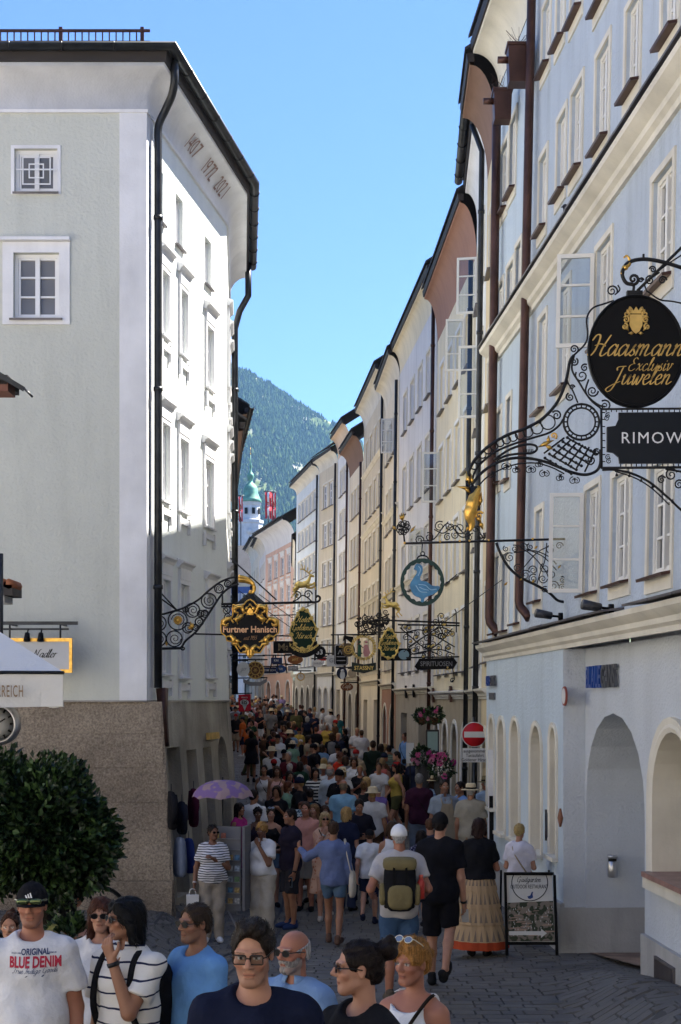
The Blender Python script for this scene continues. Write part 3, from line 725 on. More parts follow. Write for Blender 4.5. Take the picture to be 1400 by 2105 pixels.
# ------------------------------------------------------------------ the row of houses further along on the right, then the bend
def rowhouse(name, label, A, B, ztop, wall, rows, ncol, cove=None, wsz=(.85, 1.45), frame=None, z1=3.4, gf=None, gfl=None, narch=2, surround=.09, smat=None, coveh=.6, out=.5, band=None, gutter=True, margin=.7, lean=.012, arch=True, glass=None, hood=False, eavedark=True, sash=(), pm=None, adorn=0):
 zg = min(gz(*A), gz(*B)) - .1
 root = thing(name, label, 'house', (B[0], B[1], zg))
 f = Facade(A, B, zg, lean, root)
 st = dict(key='%s%s%s' % (name, label, id(wall)), frame=frame or M['framew'], glass=glass or M['glass'], dep=.08, sw=surround, smat=smat or M['cream'], sill=(.05, .08, M['flash']), rows=3, proud=.025, sash=0, fr=.07, tr=.04)
 if hood: st['hood'] = 1
 H = ztop - zg; fh = (H - z1 - .35) / rows
 for r_ in range(rows):
  zc = z1 + fh * (r_ + .5); hh = min(wsz[1] * (1 if r_ < rows - 1 else .82), fh * .62)
  for c in range(ncol):
   uc = margin + (f.L - 2 * margin) * (c + .5) / ncol
   wo = window(f, uc - wsz[0] / 2, uc + wsz[0] / 2, zc - hh / 2, zc + hh / 2, st, near=False)
   if (r_, c) in sash:
    for sx, an in ((-1, -100), (1, 80)): open_sash(wo, wsz[0] * .48, hh * .95, sx * wsz[0] / 2, R(an), y=-.1)
 gm = gf or wall
 for k in range(narch):                            # shop openings
  uc = f.L * (k + .5) / narch; ww = min(1.5, f.L / narch * .62); hh = min(2.5, z1 - .7)
  a = (uc - ww / 2, uc + ww / 2, .15, .15 + hh); f.open.append((*a, .3, ww * .5 if arch else 0))
  w_ = f.put(MB().box((uc, .28, .15 + hh / 2), (ww + .04, .02, hh + .02)), 'shop_window', M['glass'])
  if arch: arch_ring(a, .1, -.03, .01, 8).build('surround', smat or M['cream'], w_)
  g = MB()
  for x in (-ww / 2 + .04, 0, ww / 2 - .04): g.box((uc + x, .25, .15 + hh / 2), (.06, .05, hh))
  g.box((uc, .25, .15 + hh * .72), (ww - .1, .045, .06)); g.build('frame', M['dark'], w_)
 up = [o for o in f.open if o[2] > z1 - .2]; lo = [o for o in f.open if o[2] <= z1 - .2]
 f.open = up; H0 = H
 f2_ = Facade(A, B, zg, lean, root); f2_.open = lo; f2_.wall(z1 - .1, 'street_wall', gm)
 f3 = Facade(A, B, zg, lean, root); f3.M = f.M @ Matrix.Translation((0, 0, z1 - .1)); f3.PM = f.PM @ Matrix.Translation((0, 0, z1 - .1)); f3.open = [(o[0], o[1], o[2] - z1 + .1, o[3] - z1 + .1, *o[4:]) for o in up]
 f3.wall(H - z1 + .1, 'upper_wall', wall)
 g = MB().sweep([(-o * .7, z1 - .2 + z_ * .7) for o, z_ in CORN], [0, f.L], closed=True); f.put(g, 'cornice', smat or M['cream'])
 if band is not None:
  for zb_ in band: f.put(MB().sweep([(-o * .5, zb_ + z_ * .6) for o, z_ in CORN], [.01, f.L - .01], closed=True), 'string_course', smat or M['cream'])
 if pm:
  q_ = [f.M @ Vector((f.L - .12, -.1, z_)) for z_ in (.3, H * .5, H - .05)]; downpipe(root, q_ + ([q_[-1] + Vector((-out * .8, 0, coveh * .8))] if gutter else []), .05, M[pm])
 k = lean * H; dA = Vector((B[0] - A[0], B[1] - A[1])).normalized(); yin = Vector((-dA.y, dA.x)) * k
 pl = [(A[0] + yin.x, A[1] + yin.y), (B[0] + yin.x, B[1] + yin.y)]
 eave(root, pl, ztop, coveh, out, cove or M['cream'], gutter=gutter, rise=3.5, roofin=5, dark=eavedark)
 return root, f
def plaster(nm, c, st=.2): return pmat(nm, c, bump=.4, bscale=22, var=.08, vscale=.7, stain=st)
yel, crm, gry, bei, tan = plaster('ochre_plaster', (.66, .54, .34)), plaster('cream_plaster', (.76, .67, .48)), plaster('light_grey_plaster', (.68, .66, .64)), plaster('beige_plaster', (.72, .64, .50)), plaster('tan_plaster', (.62, .545, .41))
wht, pnk, pal, ora = plaster('off_white_plaster', (.78, .765, .73)), plaster('pink_plaster', (.70, .46, .34)), plaster('pale_blue_plaster', (.64, .69, .71)), plaster('peach_plaster', (.72, .54, .38))
brk = plaster('brick_red_cove', (.36, .19, .13)); brn = plaster('brown_cove', (.21, .125, .09))
gs = pmat('shop_stone', (.38, .34, .28), bump=.5, bscale=25, stain=.3)
H_ = {}
H_['R2'] = rowhouse('ochre_house', 'narrow ochre house under a brown painted cove with gilt year', (2.457, 25), RA, 12.3, yel, 4, 1, cove=brn, coveh=1.1, out=.42, gutter=False, gf=yel, narch=1, margin=.3, wsz=(.6, 1.3))
H_['R3'] = rowhouse('white_house', 'white house with pale cove and open casements past the ochre house', (2.65, 29), (2.457, 25), 12.9, wht, 4, 2, cove=M['white'], gf=gs, narch=2, coveh=.6, out=.22, margin=.3, pm='pipe', arch=False, sash={(3, 0), (2, 1)})
H_['R4'] = rowhouse('cream_house', 'cream yellow house with brick red inscribed cove under its eave', (2.33, 36), (2.65, 29), 12.2, crm, 4, 4, cove=brk, gf=pmat('shop_plaster', (.42, .36, .27), bump=.4, stain=.25), narch=4, smat=wht, coveh=1.1, out=.32, gutter=False, margin=.4, pm='pipe', sash={(3, 3), (2, 0)})
H_['R5'] = rowhouse('light_grey_house', 'light grey house with open white casements beyond the cream house', (1.71, 44.3), (2.33, 36), 13.3, gry, 4, 4, cove=crm, gf=gs, narch=2, coveh=.7, out=.22, gutter=False, band=[6.4], pm='copper', arch=False, sash={(1, 3)})
H_['R6'] = rowhouse('beige_house', 'narrow beige house with arched top windows past the grey house', (1.42, 49.6), (1.71, 44.3), 13.2, bei, 4, 3, gf=brk, narch=2, gutter=False, out=.32, coveh=.7, band=[6.2, 8.9], pm='pipe', sash={(3, 2)})
H_['R7'] = rowhouse('sand_house', 'sand coloured house with a pale stepped cove in mid row', (.79, 57.3), (1.42, 49.6), 14.0, tan, 5, 4, gf=bei, narch=2, gutter=False, out=.32, coveh=.7, band=[3.6, 6.3, 9.1, 11.5], pm='pipe', arch=False)
H_['R8'] = rowhouse('low_gabled_house', 'lower buff house with a rounded dark gable over its eave', (.26, 62), (.79, 57.3), 12.8, bei, 4, 3, cove=brn, gf=gs, narch=2, coveh=1.0, out=.42, gutter=False, pm='copper')
H_['R9'] = rowhouse('orange_eaved_house', 'off white house with an orange cove under a dark roof edge', (-.27, 66), (.26, 62), 14.3, wht, 5, 2, cove=ora, gf=bei, narch=2, gutter=False, out=.32, coveh=.9, pm='copper', arch=False)
H_['R10'] = rowhouse('olive_tan_house', 'olive tan house with white framed windows near the bend', (-1.19, 69.5), (-.27, 66), 14.2, tan, 5, 2, gf=wht, narch=3, gutter=False, out=.32, coveh=.5, pm='pipe')
H_['R11'] = rowhouse('pale_blue_house', 'pale blue house at the bend of the street', (-2.55, 77), (-1.19, 69.5), 14.2, pal, 6, 5, gf=gs, narch=4, gutter=False, coveh=.4, out=.35, pm='pipe')
H_['R16'] = rowhouse('bend_house', 'pale house seen edge on at the bend', (-3.2, 93), (-2.6, 77), 11.5, wht, 4, 5, gf=gs, narch=4, out=.1, coveh=.3, gutter=False)  # added house: closes the gap where sun reached the far street
H_['R12'] = rowhouse('pink_gabled_house', 'peach pink house with a curved white gable at the end of the street', (-5.6, 103), (-3.15, 93), 13.6, pnk, 4, 4, cove=wht, gf=pnk, narch=3, smat=wht, coveh=1.3, wsz=(1.1, 1.8), hood=True, out=.8)
H_['R13'] = rowhouse('grey_end_house', 'pale grey house left of the pink gabled house', (-6.6, 112), (-5.6, 103), 14.0, gry, 4, 3, gf=gs, narch=2, coveh=1.0)
H_['R14'] = rowhouse('buff_end_house', 'buff house with pale roof beside the far end of the street', (-7.9, 122), (-6.6, 112), 14.6, bei, 4, 3, gf=gs, narch=2, coveh=1.2)
blu = plaster('deep_blue_plaster', (.10, .17, .40))
H_['R15'] = rowhouse('deep_blue_house', 'deep blue house closing the far end of the street', (-15, 132), (-7.4, 130), 13.5, blu, 4, 5, gf=wht, narch=4, smat=wht, wsz=(1, 1.7))
H_['L2'] = rowhouse('shaded_house', 'white house with brown eaves just showing behind the corner house', LC, (-3.45, 42), 8.7, wht, 3, 5, cove=brn, narch=3, out=.28, gutter=False, coveh=.3, lean=0)
H_['L3'] = rowhouse('dark_eaved_house', 'house with dark wooden eaves further along on the left', (-3.3, 42), (-5.6, 62), 11.0, bei, 3, 6, cove=brn, narch=4, out=.5, lean=0)
H_['L4'] = rowhouse('left_row_house', 'plain plastered house in the left row before the bend', (-5.6, 62), (-11.5, 112), 12.0, gry, 4, 9, narch=6, lean=0)
# ------------------------------------------------------------------ the sunny square the street opens from, behind and left of the viewer
M['square'] = pmat('pale_square_paving', (.52, .49, .45), rough=.85, bump=.3, var=.15)
g = MB()
for (x0, x1, y0, y1) in ((-32, -7.6, -20, 12.4), (-7.6, 24, -20, -2)): g.quad((x0, y0, .506), (x1, y0, .506), (x1, y1, .506), (x0, y1, .506))
tag(g.build('square', M['square'], fix=False), kind='structure')
for nm, lb, A, B, zt_, mt in (('square_house', 'white house across the square behind the viewer', (24, -20), (6, -20), 14, wht), ('square_house', 'cream house across the square behind the viewer', (6, -20), (-12, -20), 15, crm),
                         ('square_house', 'off white house at the far corner of the square', (-12, -20), (-32, -20), 14, wht), ('square_house', 'pale house on the west side of the square', (-32, -20), (-32, 4), 14, wht), ('square_house', 'cream house on the west side of the square', (-32, 4), (-32, 30), 13, crm)):
 rowhouse(nm, lb, A, B, zt_, mt, 3, 5, narch=4, lean=0, gf=mt)
# ------------------------------------------------------------------ the wooded mountain, the tower and its flags
from mathutils import noise as mn
RIDGE = [(-2500, 420), (0, 560), (300, 660), (470, 752), (483, 764), (510, 770), (530, 784), (560, 800), (600, 828), (650, 858), (700, 884), (760, 930), (850, 1000), (1000, 1100), (1500, 1250), (4000, 1330)]
YM = 2600.0
def ridge(x):
 px_ = CX + x * F / YM
 for (a, ya), (b_, yb) in zip(RIDGE, RIDGE[1:]):
  if px_ <= b_: return HC + (HZ - lerp(ya, yb, max(0, (px_ - a) / (b_ - a)))) * YM / F
 return 100
def mz(x, y):
 r_ = ridge(x)
 t_ = (y - 1450) / (YM - 1450)
 if t_ < 0: return -1
 n_ = mn.fractal(Vector((x / 260, y / 260, 3.3)), 1.0, 2.1, 5)
 rav = abs(mn.noise(Vector((x / 130, y / 700, 9.1))))
 if t_ <= 1: z = r_ * (.10 + .90 * t_ ** 1.15) * min(1, t_ * 6)
 else: z = r_ * max(0, 1 - (t_ - 1) * 1.6)
 e = 1 - abs(2 * min(1, t_) - 1) ** 3
 return z + (n_ * 34 - rav * 60) * e + 5
g = MB(); gx = [-2300 + i * 60 for i in range(28)] + [-640 + i * 9 for i in range(112)] + [380 + i * 60 for i in range(32)]; gy = [1440 + i * 20 for i in range(62)] + [2700, 2850, 3050, 3300]
for y in gy:
 for x in gx: g.v.append((x, y, mz(x, y)))
k = len(gx)
for j in range(len(gy) - 1):
 for i in range(k - 1): g.f.append((j * k + i, j * k + i + 1, (j + 1) * k + i + 1, (j + 1) * k + i)); g.m.append(0); g.sm.append(True)
m, t, b = newmat('mountain_ground')
co = N(t, 'NewGeometry').outputs['Position']
n1 = N(t, 'TexNoise'); n1.inputs['Scale'].default_value = .012; n1.inputs['Detail'].default_value = 9; n1.inputs['Roughness'].default_value = .65; t.links.new(co, n1.inputs[0])
r1 = N(t, 'ValToRGB'); e = r1.color_ramp.elements
e[0].position = .40; e[0].color = (.028, .05, .022, 1); e[1].position = .52; e[1].color = (.10, .13, .05, 1)
q = e.new(.62); q.color = (.30, .29, .25, 1)
t.links.new(n1.outputs[0], r1.inputs[0]); t.links.new(r1.outputs[0], b.inputs['Base Color']); b.inputs['Roughness'].default_value = 1; b.inputs['Specular IOR Level'].default_value = 0
tag(g.build('mountain', m, fix=False), kind='structure')
rs = random.Random(11); g = MB(); cnt = 0
while cnt < 15000:
 x = rs.uniform(-300, 60); y = rs.uniform(1600, 2690); px_ = CX + F * x / y
 if not 455 < px_ < 745: continue
 bare = mn.fractal(Vector((x / 70, y / 110, 7.7)), 1.0, 2.0, 4)
 if bare > .42 and rs.random() < .9: continue
 z = mz(x, y); h_ = rs.uniform(6, 13) * (1.0 if y < 2500 else .9); rr = h_ * rs.uniform(.2, .36); a0 = rs.random() * 6
 pts = [(x, y, z + h_)] + [(x + rr * rs.uniform(.8, 1.2) * math.cos(a0 + i * 1.2566), y + rr * math.sin(a0 + i * 1.2566), z + h_ * rs.uniform(.05, .22)) for i in range(5)]
 if rs.random() < .5: pts[0] = (x, y, z + h_ * .8);
 g.add(pts, [(0, i, i % 5 + 1) for i in range(1, 6)], rs.choice((0, 0, 1, 2))); cnt += 1
tag(g.build('forest', [pmat('spruce_dark', (.026, .05, .02), rough=1, spec=0, vscale=.05), pmat('spruce_mid', (.042, .078, .026), rough=1, spec=0, vscale=.05), pmat('broadleaf', (.075, .115, .032), rough=1, spec=0, vscale=.05)], fix=False), kind='stuff')
# clock tower with a green copper cap
YT = 230; tb = at(515, 1180, YT); s_ = YT / F
tw = thing('clock_tower', 'white church tower with green copper onion cap and spire in front of the mountain', 'tower', (tb.x, YT, gz(0, YT)))
M['verdigris'] = pmat('green_copper', (.16, .36, .27), rough=.55, metal=.15, var=.35, vscale=1.2)
tz = lambda y_: HC - (y_ - HZ) * s_ - tw.location.z
hw = 20 * s_
g = MB(); n_ = 8
def ring8(r0, z0, r1, z1, m_=0): g.lathe([(r0, z0), (r1, z1)], 8, m_, smooth=False)
g.lathe([(hw * 1.25, tz(1230)), (hw * 1.25, tz(1078)), (hw * 1.35, tz(1076)), (hw * 1.35, tz(1070)), (hw * .98, tz(1068)), (hw * .98, tz(1040)), (hw * 1.08, tz(1038)), (hw * 1.12, tz(1033))], 8, 0, smooth=False)
g.build('shaft', pmat('tower_plaster', (.60, .62, .64), stain=.1), tw)
g = MB(); g.lathe([(24 * s_, tz(1033)), (20 * s_, tz(1026)), (15.5 * s_, tz(1014)), (15 * s_, tz(1006)), (13 * s_, tz(1000)), (8 * s_, tz(995)), (5 * s_, tz(992)), (4.5 * s_, tz(988)), (6 * s_, tz(984)), (7.5 * s_, tz(979)), (6 * s_, tz(974)), (2.5 * s_, tz(970)), (2 * s_, tz(962)), (2.6 * s_, tz(957)), (1.2 * s_, tz(950)), (.5 * s_, tz(935))], 12, 0); g.build('copper_cap', M['verdigris'], tw)
g = MB(); g.ball((0, 0, tz(933)), 1.2 * s_); g.tube([(0, 0, tz(935)), (0, 0, tz(920))], .3 * s_, 5); g.build('finial', M['gold'], tw)
for k in range(4):
 a0 = k * math.pi / 4 - math.pi * .88; g = MB()
 g.box((hw * 1.0 * math.cos(a0), hw * 1.0 * math.sin(a0), tz(1052)), (.5, .12, 1.0), rot=Matrix.Rotation(a0 + math.pi / 2, 3, 'Z')); g.build('belfry_window', M['interior'], tw)
g = MB(); g.lathe([(7 * s_, 0), (7 * s_, .1)], 20, axis='y', c=(0, -hw * 1.27, tz(1095))); g.build('clock_face', pmat('pale_dial', (.6, .6, .58)), tw)
def flag(px0, px1, y0, y1, Y, lb):
 a = at(px0, y0, Y); wd = (px1 - px0) * Y / F; ht = (y1 - y0) * Y / F
 th = thing('flag', lb, 'flag', (a.x, Y, a.z - ht), group='red and white banners in front of the tower')
 red, wht_ = pmat('flag_red', (.55, .02, .03)), pmat('flag_white', (.8, .8, .8)); n_ = 18
 for i, mt in enumerate((red, wht_, red)):
  g = MB()
  for j in range(n_):
   zf = lambda q_: (q_ / n_) * ht
   yo = lambda x_, q_: .25 * math.sin(q_ * .7 + x_ * 2) + .12 * math.sin(x_ * 9)
   x0_, x1_ = wd * i / 3, wd * (i + 1) / 3
   g.quad((x0_, yo(x0_, j), zf(j)), (x1_, yo(x1_, j), zf(j)), (x1_, yo(x1_, j + 1), zf(j + 1)), (x0_, yo(x0_, j + 1), zf(j + 1)))
  g.build('stripe', mt, th, False)
 g = MB(); g.lathe([(wd * .10, 0), (wd * .06, .02)], 10, axis='y', c=(wd / 2, -.4, ht * .52)); g.box((wd / 2, -.42, ht * .58), (wd * .25, .03, ht * .03)); g.box((wd / 2, -.42, ht * .42), (wd * .3, .03, ht * .05)); g.build('crest', pmat('crest_ochre', (.5, .12, .03)), th)
 g = MB(); g.tube([(-.2, .1, ht + .1), (wd + .2, .1, ht + .1)], .07, 6); g.tube([(wd / 2, .2, -12), (wd / 2, .2, ht + .2)], .09, 6); g.build('flagpole', M['pipe'], th)
flag(545, 558, 1011, 1066, 205, 'red and white banner right of the green capped tower, wide side shown')
flag(559, 567, 1013, 1070, 206, 'narrow red and white banner, rightmost of those by the tower')
flag(491, 499, 1020, 1072, 205, 'red and white banner between the tower and the corner house')
# the air between
hz = MB().box((0, 1930, 430), (5100, 4300, 868)).build('haze', [])
hm = bpy.data.materials.new('haze'); hm.use_nodes = True; ht_ = hm.node_tree; ht_.nodes.remove(ht_.nodes['Principled BSDF'])
pv = ht_.nodes.new('ShaderNodeVolumePrincipled'); pv.inputs['Color'].default_value = (.30, .58, 1, 1); pv.inputs['Density'].default_value = .00008; pv.inputs['Anisotropy'].default_value = .2
ht_.links.new(pv.outputs[0], ht_.nodes['Material Output'].inputs['Volume']); hz.data.materials.append(hm); tag(hz, kind='stuff')
# ------------------------------------------------------------------ handwritten lettering: single strokes drawn with a broad nib
G_ = {
'a': (.95, [[(.72, .8), (.45, 1), (.1, .55), (.2, .02), (.5, .15), (.74, .7)], [(.78, 1), (.72, .25), (.82, 0), (1.05, .3)]]),
'c': (.75, [[(.62, .8), (.42, 1), (.1, .55), (.2, .05), (.45, 0), (.8, .35)]]),
'd': (.95, [[(.72, .8), (.45, 1), (.1, .55), (.2, .02), (.5, .15), (.74, .7)], [(.95, 1.9), (.74, .3), (.82, 0), (1.05, .3)]]),
'e': (.75, [[(.08, .45), (.5, .6), (.55, .9), (.35, 1), (.1, .55), (.2, .05), (.45, 0), (.82, .35)]]),
'f': (.6, [[(.75, 1.7), (.6, 1.9), (.4, 1.5), (.2, -.4), (.0, -.7)], [(.05, 1), (.65, 1)]]),
'g': (.95, [[(.72, .8), (.45, 1), (.1, .55), (.2, .02), (.5, .15), (.74, .7)], [(.78, 1), (.6, -.4), (.3, -.75), (.1, -.5), (.95, .25)]]),
'h': (.95, [[(.3, 1.9), (.02, 0)], [(.1, .5), (.4, .95), (.62, .9), (.55, .3), (.65, 0), (.98, .3)]]),
'i': (.5, [[(.1, .7), (.24, 1), (.15, .25), (.25, 0), (.55, .3)], [(.33, 1.45), (.3, 1.3)]]),
'l': (.5, [[(.1, .4), (.45, 1.6), (.4, 1.9), (.25, 1.5), (.13, .25), (.25, 0), (.55, .3)]]),
'm': (1.35, [[(.05, .8), (.18, 1), (.05, 0)], [(.1, .5), (.38, .97), (.52, .85), (.45, 0)], [(.5, .5), (.78, .97), (.95, .85), (.86, .2), (.98, 0), (1.4, .3)]]),
'n': (.98, [[(.05, .8), (.18, 1), (.05, 0)], [(.1, .5), (.42, .97), (.6, .85), (.52, .2), (.65, 0), (1.02, .3)]]),
'o': (.85, [[(.4, 1), (.1, .6), (.2, .03), (.5, .05), (.65, .55), (.45, 1), (.6, .85), (.9, .8)]]),
'r': (.7, [[(.05, .8), (.18, 1), (.05, 0)], [(.1, .5), (.35, .95), (.65, .92)]]),
's': (.65, [[(.05, .1), (.45, 1), (.3, .7), (.55, .25), (.35, 0), (.12, .1)]]),
't': (.5, [[(.38, 1.6), (.15, .25), (.25, 0), (.55, .3)], [(.05, 1.02), (.6, 1.08)]]),
'u': (.98, [[(.05, .7), (.2, 1), (.12, .2), (.32, 0), (.6, .4), (.76, 1)], [(.76, 1), (.7, .2), (.8, 0), (1.05, .3)]]),
'v': (.8, [[(.05, .8), (.2, 1), (.25, 0), (.6, .6), (.62, 1), (.85, .9)]]),
'w': (1.15, [[(.05, .7), (.2, 1), (.2, .1), (.35, .02), (.6, .9)], [(.6, .9), (.6, .1), (.75, .02), (1.0, .7), (.98, 1), (1.2, .9)]]),
'x': (.8, [[(.05, .8), (.2, 1), (.5, .1), (.8, .25)], [(.7, 1), (.0, .02)]]),
'z': (.8, [[(.1, .95), (.6, .95), (.1, .02), (.7, .05)]]),
'k': (.85, [[(.3, 1.9), (.02, 0)], [(.65, 1), (.15, .5), (.6, .05), (.85, .25)]]),
'p': (.9, [[(.2, 1), (-.05, -.8)], [(.15, .6), (.45, 1), (.65, .6), (.45, .05), (.12, .25)]]),
'H': (1.5, [[(-.15, 1.35), (.1, 1.85), (.45, 1.7), (.4, .6), (.1, 0), (-.25, .15)], [(1.35, 1.85), (1.0, .8), (.95, .1), (1.2, 0), (1.5, .3)], [(.2, .9), (.7, 1.05), (1.2, .85)]]),
'E': (1.15, [[(1.0, 1.6), (.7, 1.85), (.4, 1.5), (.6, 1.05), (.75, 1.0)], [(.6, 1.02), (.1, .7), (.15, .1), (.55, 0), (.95, .3)]]),
'J': (1.1, [[(.3, 1.4), (.3, 1.75), (1.1, 1.85)], [(.85, 1.85), (.6, .3), (.3, -.6), (-.1, -.75), (-.2, -.45), (.3, -.05), (1.0, .3)]]),
'N': (1.5, [[(-.1, .05), (.15, .2), (.4, 1.8)], [(.4, 1.8), (.85, .0)], [(.85, 0), (1.2, 1.6), (1.6, 1.85)]]),
'G': (1.3, [[(1.05, 1.5), (.75, 1.85), (.2, 1.3), (.15, .3), (.5, 0), (.95, .4), (1.05, .85)], [(.7, .85), (1.2, .85)], [(1.02, .85), (.9, -.3), (.5, -.5)]]),
'C': (1.1, [[(1.0, 1.5), (.75, 1.85), (.2, 1.3), (.1, .4), (.45, 0), (1.0, .35)]]),
'T': (1.1, [[(.0, 1.5), (.3, 1.8), (1.2, 1.85)], [(.75, 1.8), (.5, .3), (.2, 0), (-.1, .2)]]),
'I': (.7, [[(.1, 1.6), (.4, 1.85), (.8, 1.8)], [(.55, 1.82), (.35, .3), (.1, 0), (-.1, .2)]]),
'A': (1.3, [[(-.2, .1), (.1, .1), (.9, 1.85), (.85, .1), (1.2, .2)], [(.3, .8), (1.0, .8)]]),
'K': (1.3, [[(.0, 1.5), (.3, 1.85), (.2, .2), (-.05, 0)], [(1.1, 1.85), (.3, .9), (.9, .1), (1.25, .2)]]),
'5': (.8, [[(.7, 1.7), (.3, 1.7), (.2, 1.0), (.55, 1.0), (.65, .4), (.3, 0), (.05, .2)]]), '1': (.5, [[(.1, 1.4), (.35, 1.75), (.25, 0)]]),
'9': (.8, [[(.65, 1.3), (.4, 1.75), (.1, 1.3), (.3, .9), (.65, 1.3), (.55, .4), (.2, 0)]]), ' ': (.6, []), "'": (.3, [[(.2, 1.9), (.15, 1.6)]]),
}
def script(txt, size, slant=.32, wd=.16, thin=.35, nib=R(40), n=5):
 """verts and faces in (x, z), centred; size is the x-height"""
 vs = []; fs = []; x0 = 0
 for ch in txt:
  adv, st = G_.get(ch, G_['o'])
  for s_ in st:
   p = smooth_pts([(q[0], q[1], 0) for q in s_], n) if len(s_) > 2 else [Vector((q[0], q[1], 0)) for q in s_]
   p = [Vector(((q.x + x0 + q.y * slant) * size, q.y * size)) for q in p]
   b0 = len(vs)
   for i, q in enumerate(p):
    t_ = (p[min(i + 1, len(p) - 1)] - p[max(i - 1, 0)]); t_ = t_.normalized() if t_.length > 1e-9 else Vector((1, 0))
    a0 = math.atan2(t_.y, t_.x); w_ = size * wd * (thin + (1 - thin) * abs(math.sin(a0 - nib + .35))) / 2 * (1 if 0 < i < len(p) - 1 else .7)
    nn = Vector((-t_.y, t_.x)) * w_
    vs += [q + nn, q - nn]
   fs += [(b0 + 2 * i, b0 + 2 * i + 1, b0 + 2 * i + 3, b0 + 2 * i + 2) for i in range(len(p) - 1)]
  x0 += adv
 if not vs: return [], []
 mnx, mxx = min(v.x for v in vs), max(v.x for v in vs)
 return [(v.x - (mnx + mxx) / 2, v.y - size * .5) for v in vs], fs
def letters(root, name, tv, c, mat, y=0, curve=None, thick=0):
 """flat lettering set on a face turned to the viewer; c is its local centre"""
 v, f_ = tv; g = MB()
 P = [(c[0] + x, c[1] + y, c[2] + z + (curve(x) if curve else 0)) for x, z in v]
 if thick: P2 = [(p[0], p[1] + thick, p[2]) for p in P]
 g.add(P, f_)
 if thick:
  g.add(P2, [q[::-1] for q in f_]); ed = {}
  for q in f_:
   for a, b2 in zip(q, list(q[1:]) + [q[0]]): ed[(a, b2)] = ed.get((a, b2), 0) + 1
  n_ = len(P); g2 = [(a, b2, b2 + n_, a + n_) for (a, b2) in ed if (b2, a) not in ed]
  g.add(P + P2, g2)
 return g.build(name, mat, root, False)
class Sign:
 def __init__(s, name, label, px, py, Y, cat='sign', group=None):
  s.Y = Y; s.o = at(px, py, Y); s.k = Y / F
  s.root = thing(name, label, cat, s.o, 0, group)
 def p(s, px, py, dy=0): q = at(px, py, s.Y) - s.o; return Vector((q.x, dy, q.z))
 def xz(s, px, py): q = at(px, py, s.Y) - s.o; return (q.x, q.z)
 def line(s, g, pts, r=2.2, dy=0, n=5, sm=5, m=0):
  P = [s.p(*q, dy) for q in pts]; P = smooth_pts(P, sm) if len(P) > 2 and sm else P
  r_ = [q * s.k for q in r] if hasattr(r, '__len__') else r * s.k
  g.tube(P, r_, n, m)
 def spi(s, g, c, r0, a0, turns, r=1.6, dy=0, m=0, n=18):
  """curl in picture orientation: angle counted from right, upwards"""
  g.tube([s.p(c[0] + q[0], c[1] - q[1], dy) for q in spiral((0, 0), r0, a0, turns, n=n)], [lerp(1, .55, i / n) * r * s.k for i in range(n + 1)], 5, m)
 def ring(s, g, c, r0, r=1.8, dy=0, n=24, m=0):
  g.tube([s.p(c[0] + r0 * math.cos(2 * math.pi * i / n), c[1] + r0 * math.sin(2 * math.pi * i / n), dy) for i in range(n + 1)], r * s.k, 5, m, cap=False)
 def vine(s, g, pts, r=1.8, curls=4, cr=10, seed=0, m=0, gold=None):
  """a running scroll along a line with curls on alternate sides"""
  P = smooth_pts([Vector((q[0], q[1], 0)) for q in pts], 8); s.line(g, [(q.x, q.y) for q in P], r, sm=0, m=m)
  rs = random.Random(seed)
  for i in range(curls):
   j = int((i + .5) / curls * (len(P) - 1)); t_ = (P[min(j + 1, len(P) - 1)] - P[j - 1]).normalized(); nn = Vector((-t_.y, t_.x, 0)) * (1 if i % 2 else -1)
   c = P[j] + nn * cr * .95; rr = cr * rs.uniform(.8, 1.1); v = P[j] - c
   s.spi(g, (c.x, c.y), rr, math.atan2(-v.y, v.x), 1.6 if i % 2 else -1.6, r * .8, m=m)
   if gold is not None and i % 2 == 0: gold.append((c.x, c.y))
 def plate(s, g, pts, dy=0, t=.02, m=0, holes=()):
  g.plate([s.xz(*q) for q in pts], dy - t / 2, dy + t / 2, m, [[s.xz(*q) for q in h] for h in holes])
 def text(s, name, tv, px, py, mat, dy=-.03, curve=None, thick=0): return letters(s.root, name, tv, s.p(px, py), mat, dy, curve, thick)
 def leaf(s, g, a, b_, wd, m=0, dy=0):
  A, B = s.p(*a, dy), s.p(*b_, dy); d = (B - A); nn = Vector((-d.z, 0, d.x)).normalized() * wd * s.k; mid = A.lerp(B, .45) + Vector((0, -wd * s.k * .5, 0))
  g.add([A, mid + nn, B, mid - nn, A.lerp(B, .45) + Vector((0, -wd * s.k * 1.1, 0))], [(0, 4, 1), (1, 4, 2), (2, 4, 3), (3, 4, 0), (0, 1, 2, 3)], m, True)
 def rosette(s, g, c, r, n=12, m=0, dy=0):
  for i in range(n):
   a0 = 2 * math.pi * i / n; s.leaf(g, (c[0] + .3 * r * math.cos(a0), c[1] + .3 * r * math.sin(a0)), (c[0] + r * math.cos(a0), c[1] + r * math.sin(a0)), r * .2, m, dy)
  g.ball(s.p(c[0], c[1], dy), r * .5 * s.k, m, 8, 1, .6, 1)
def z2(x, y, ox=840, oy=500, k=2.5): return (ox + x / k, oy + y / k)
Z6 = lambda *pts: [z2(x, y) for x, y in pts]
IR, GO, BK = M['iron'], M['gold'], M['black']
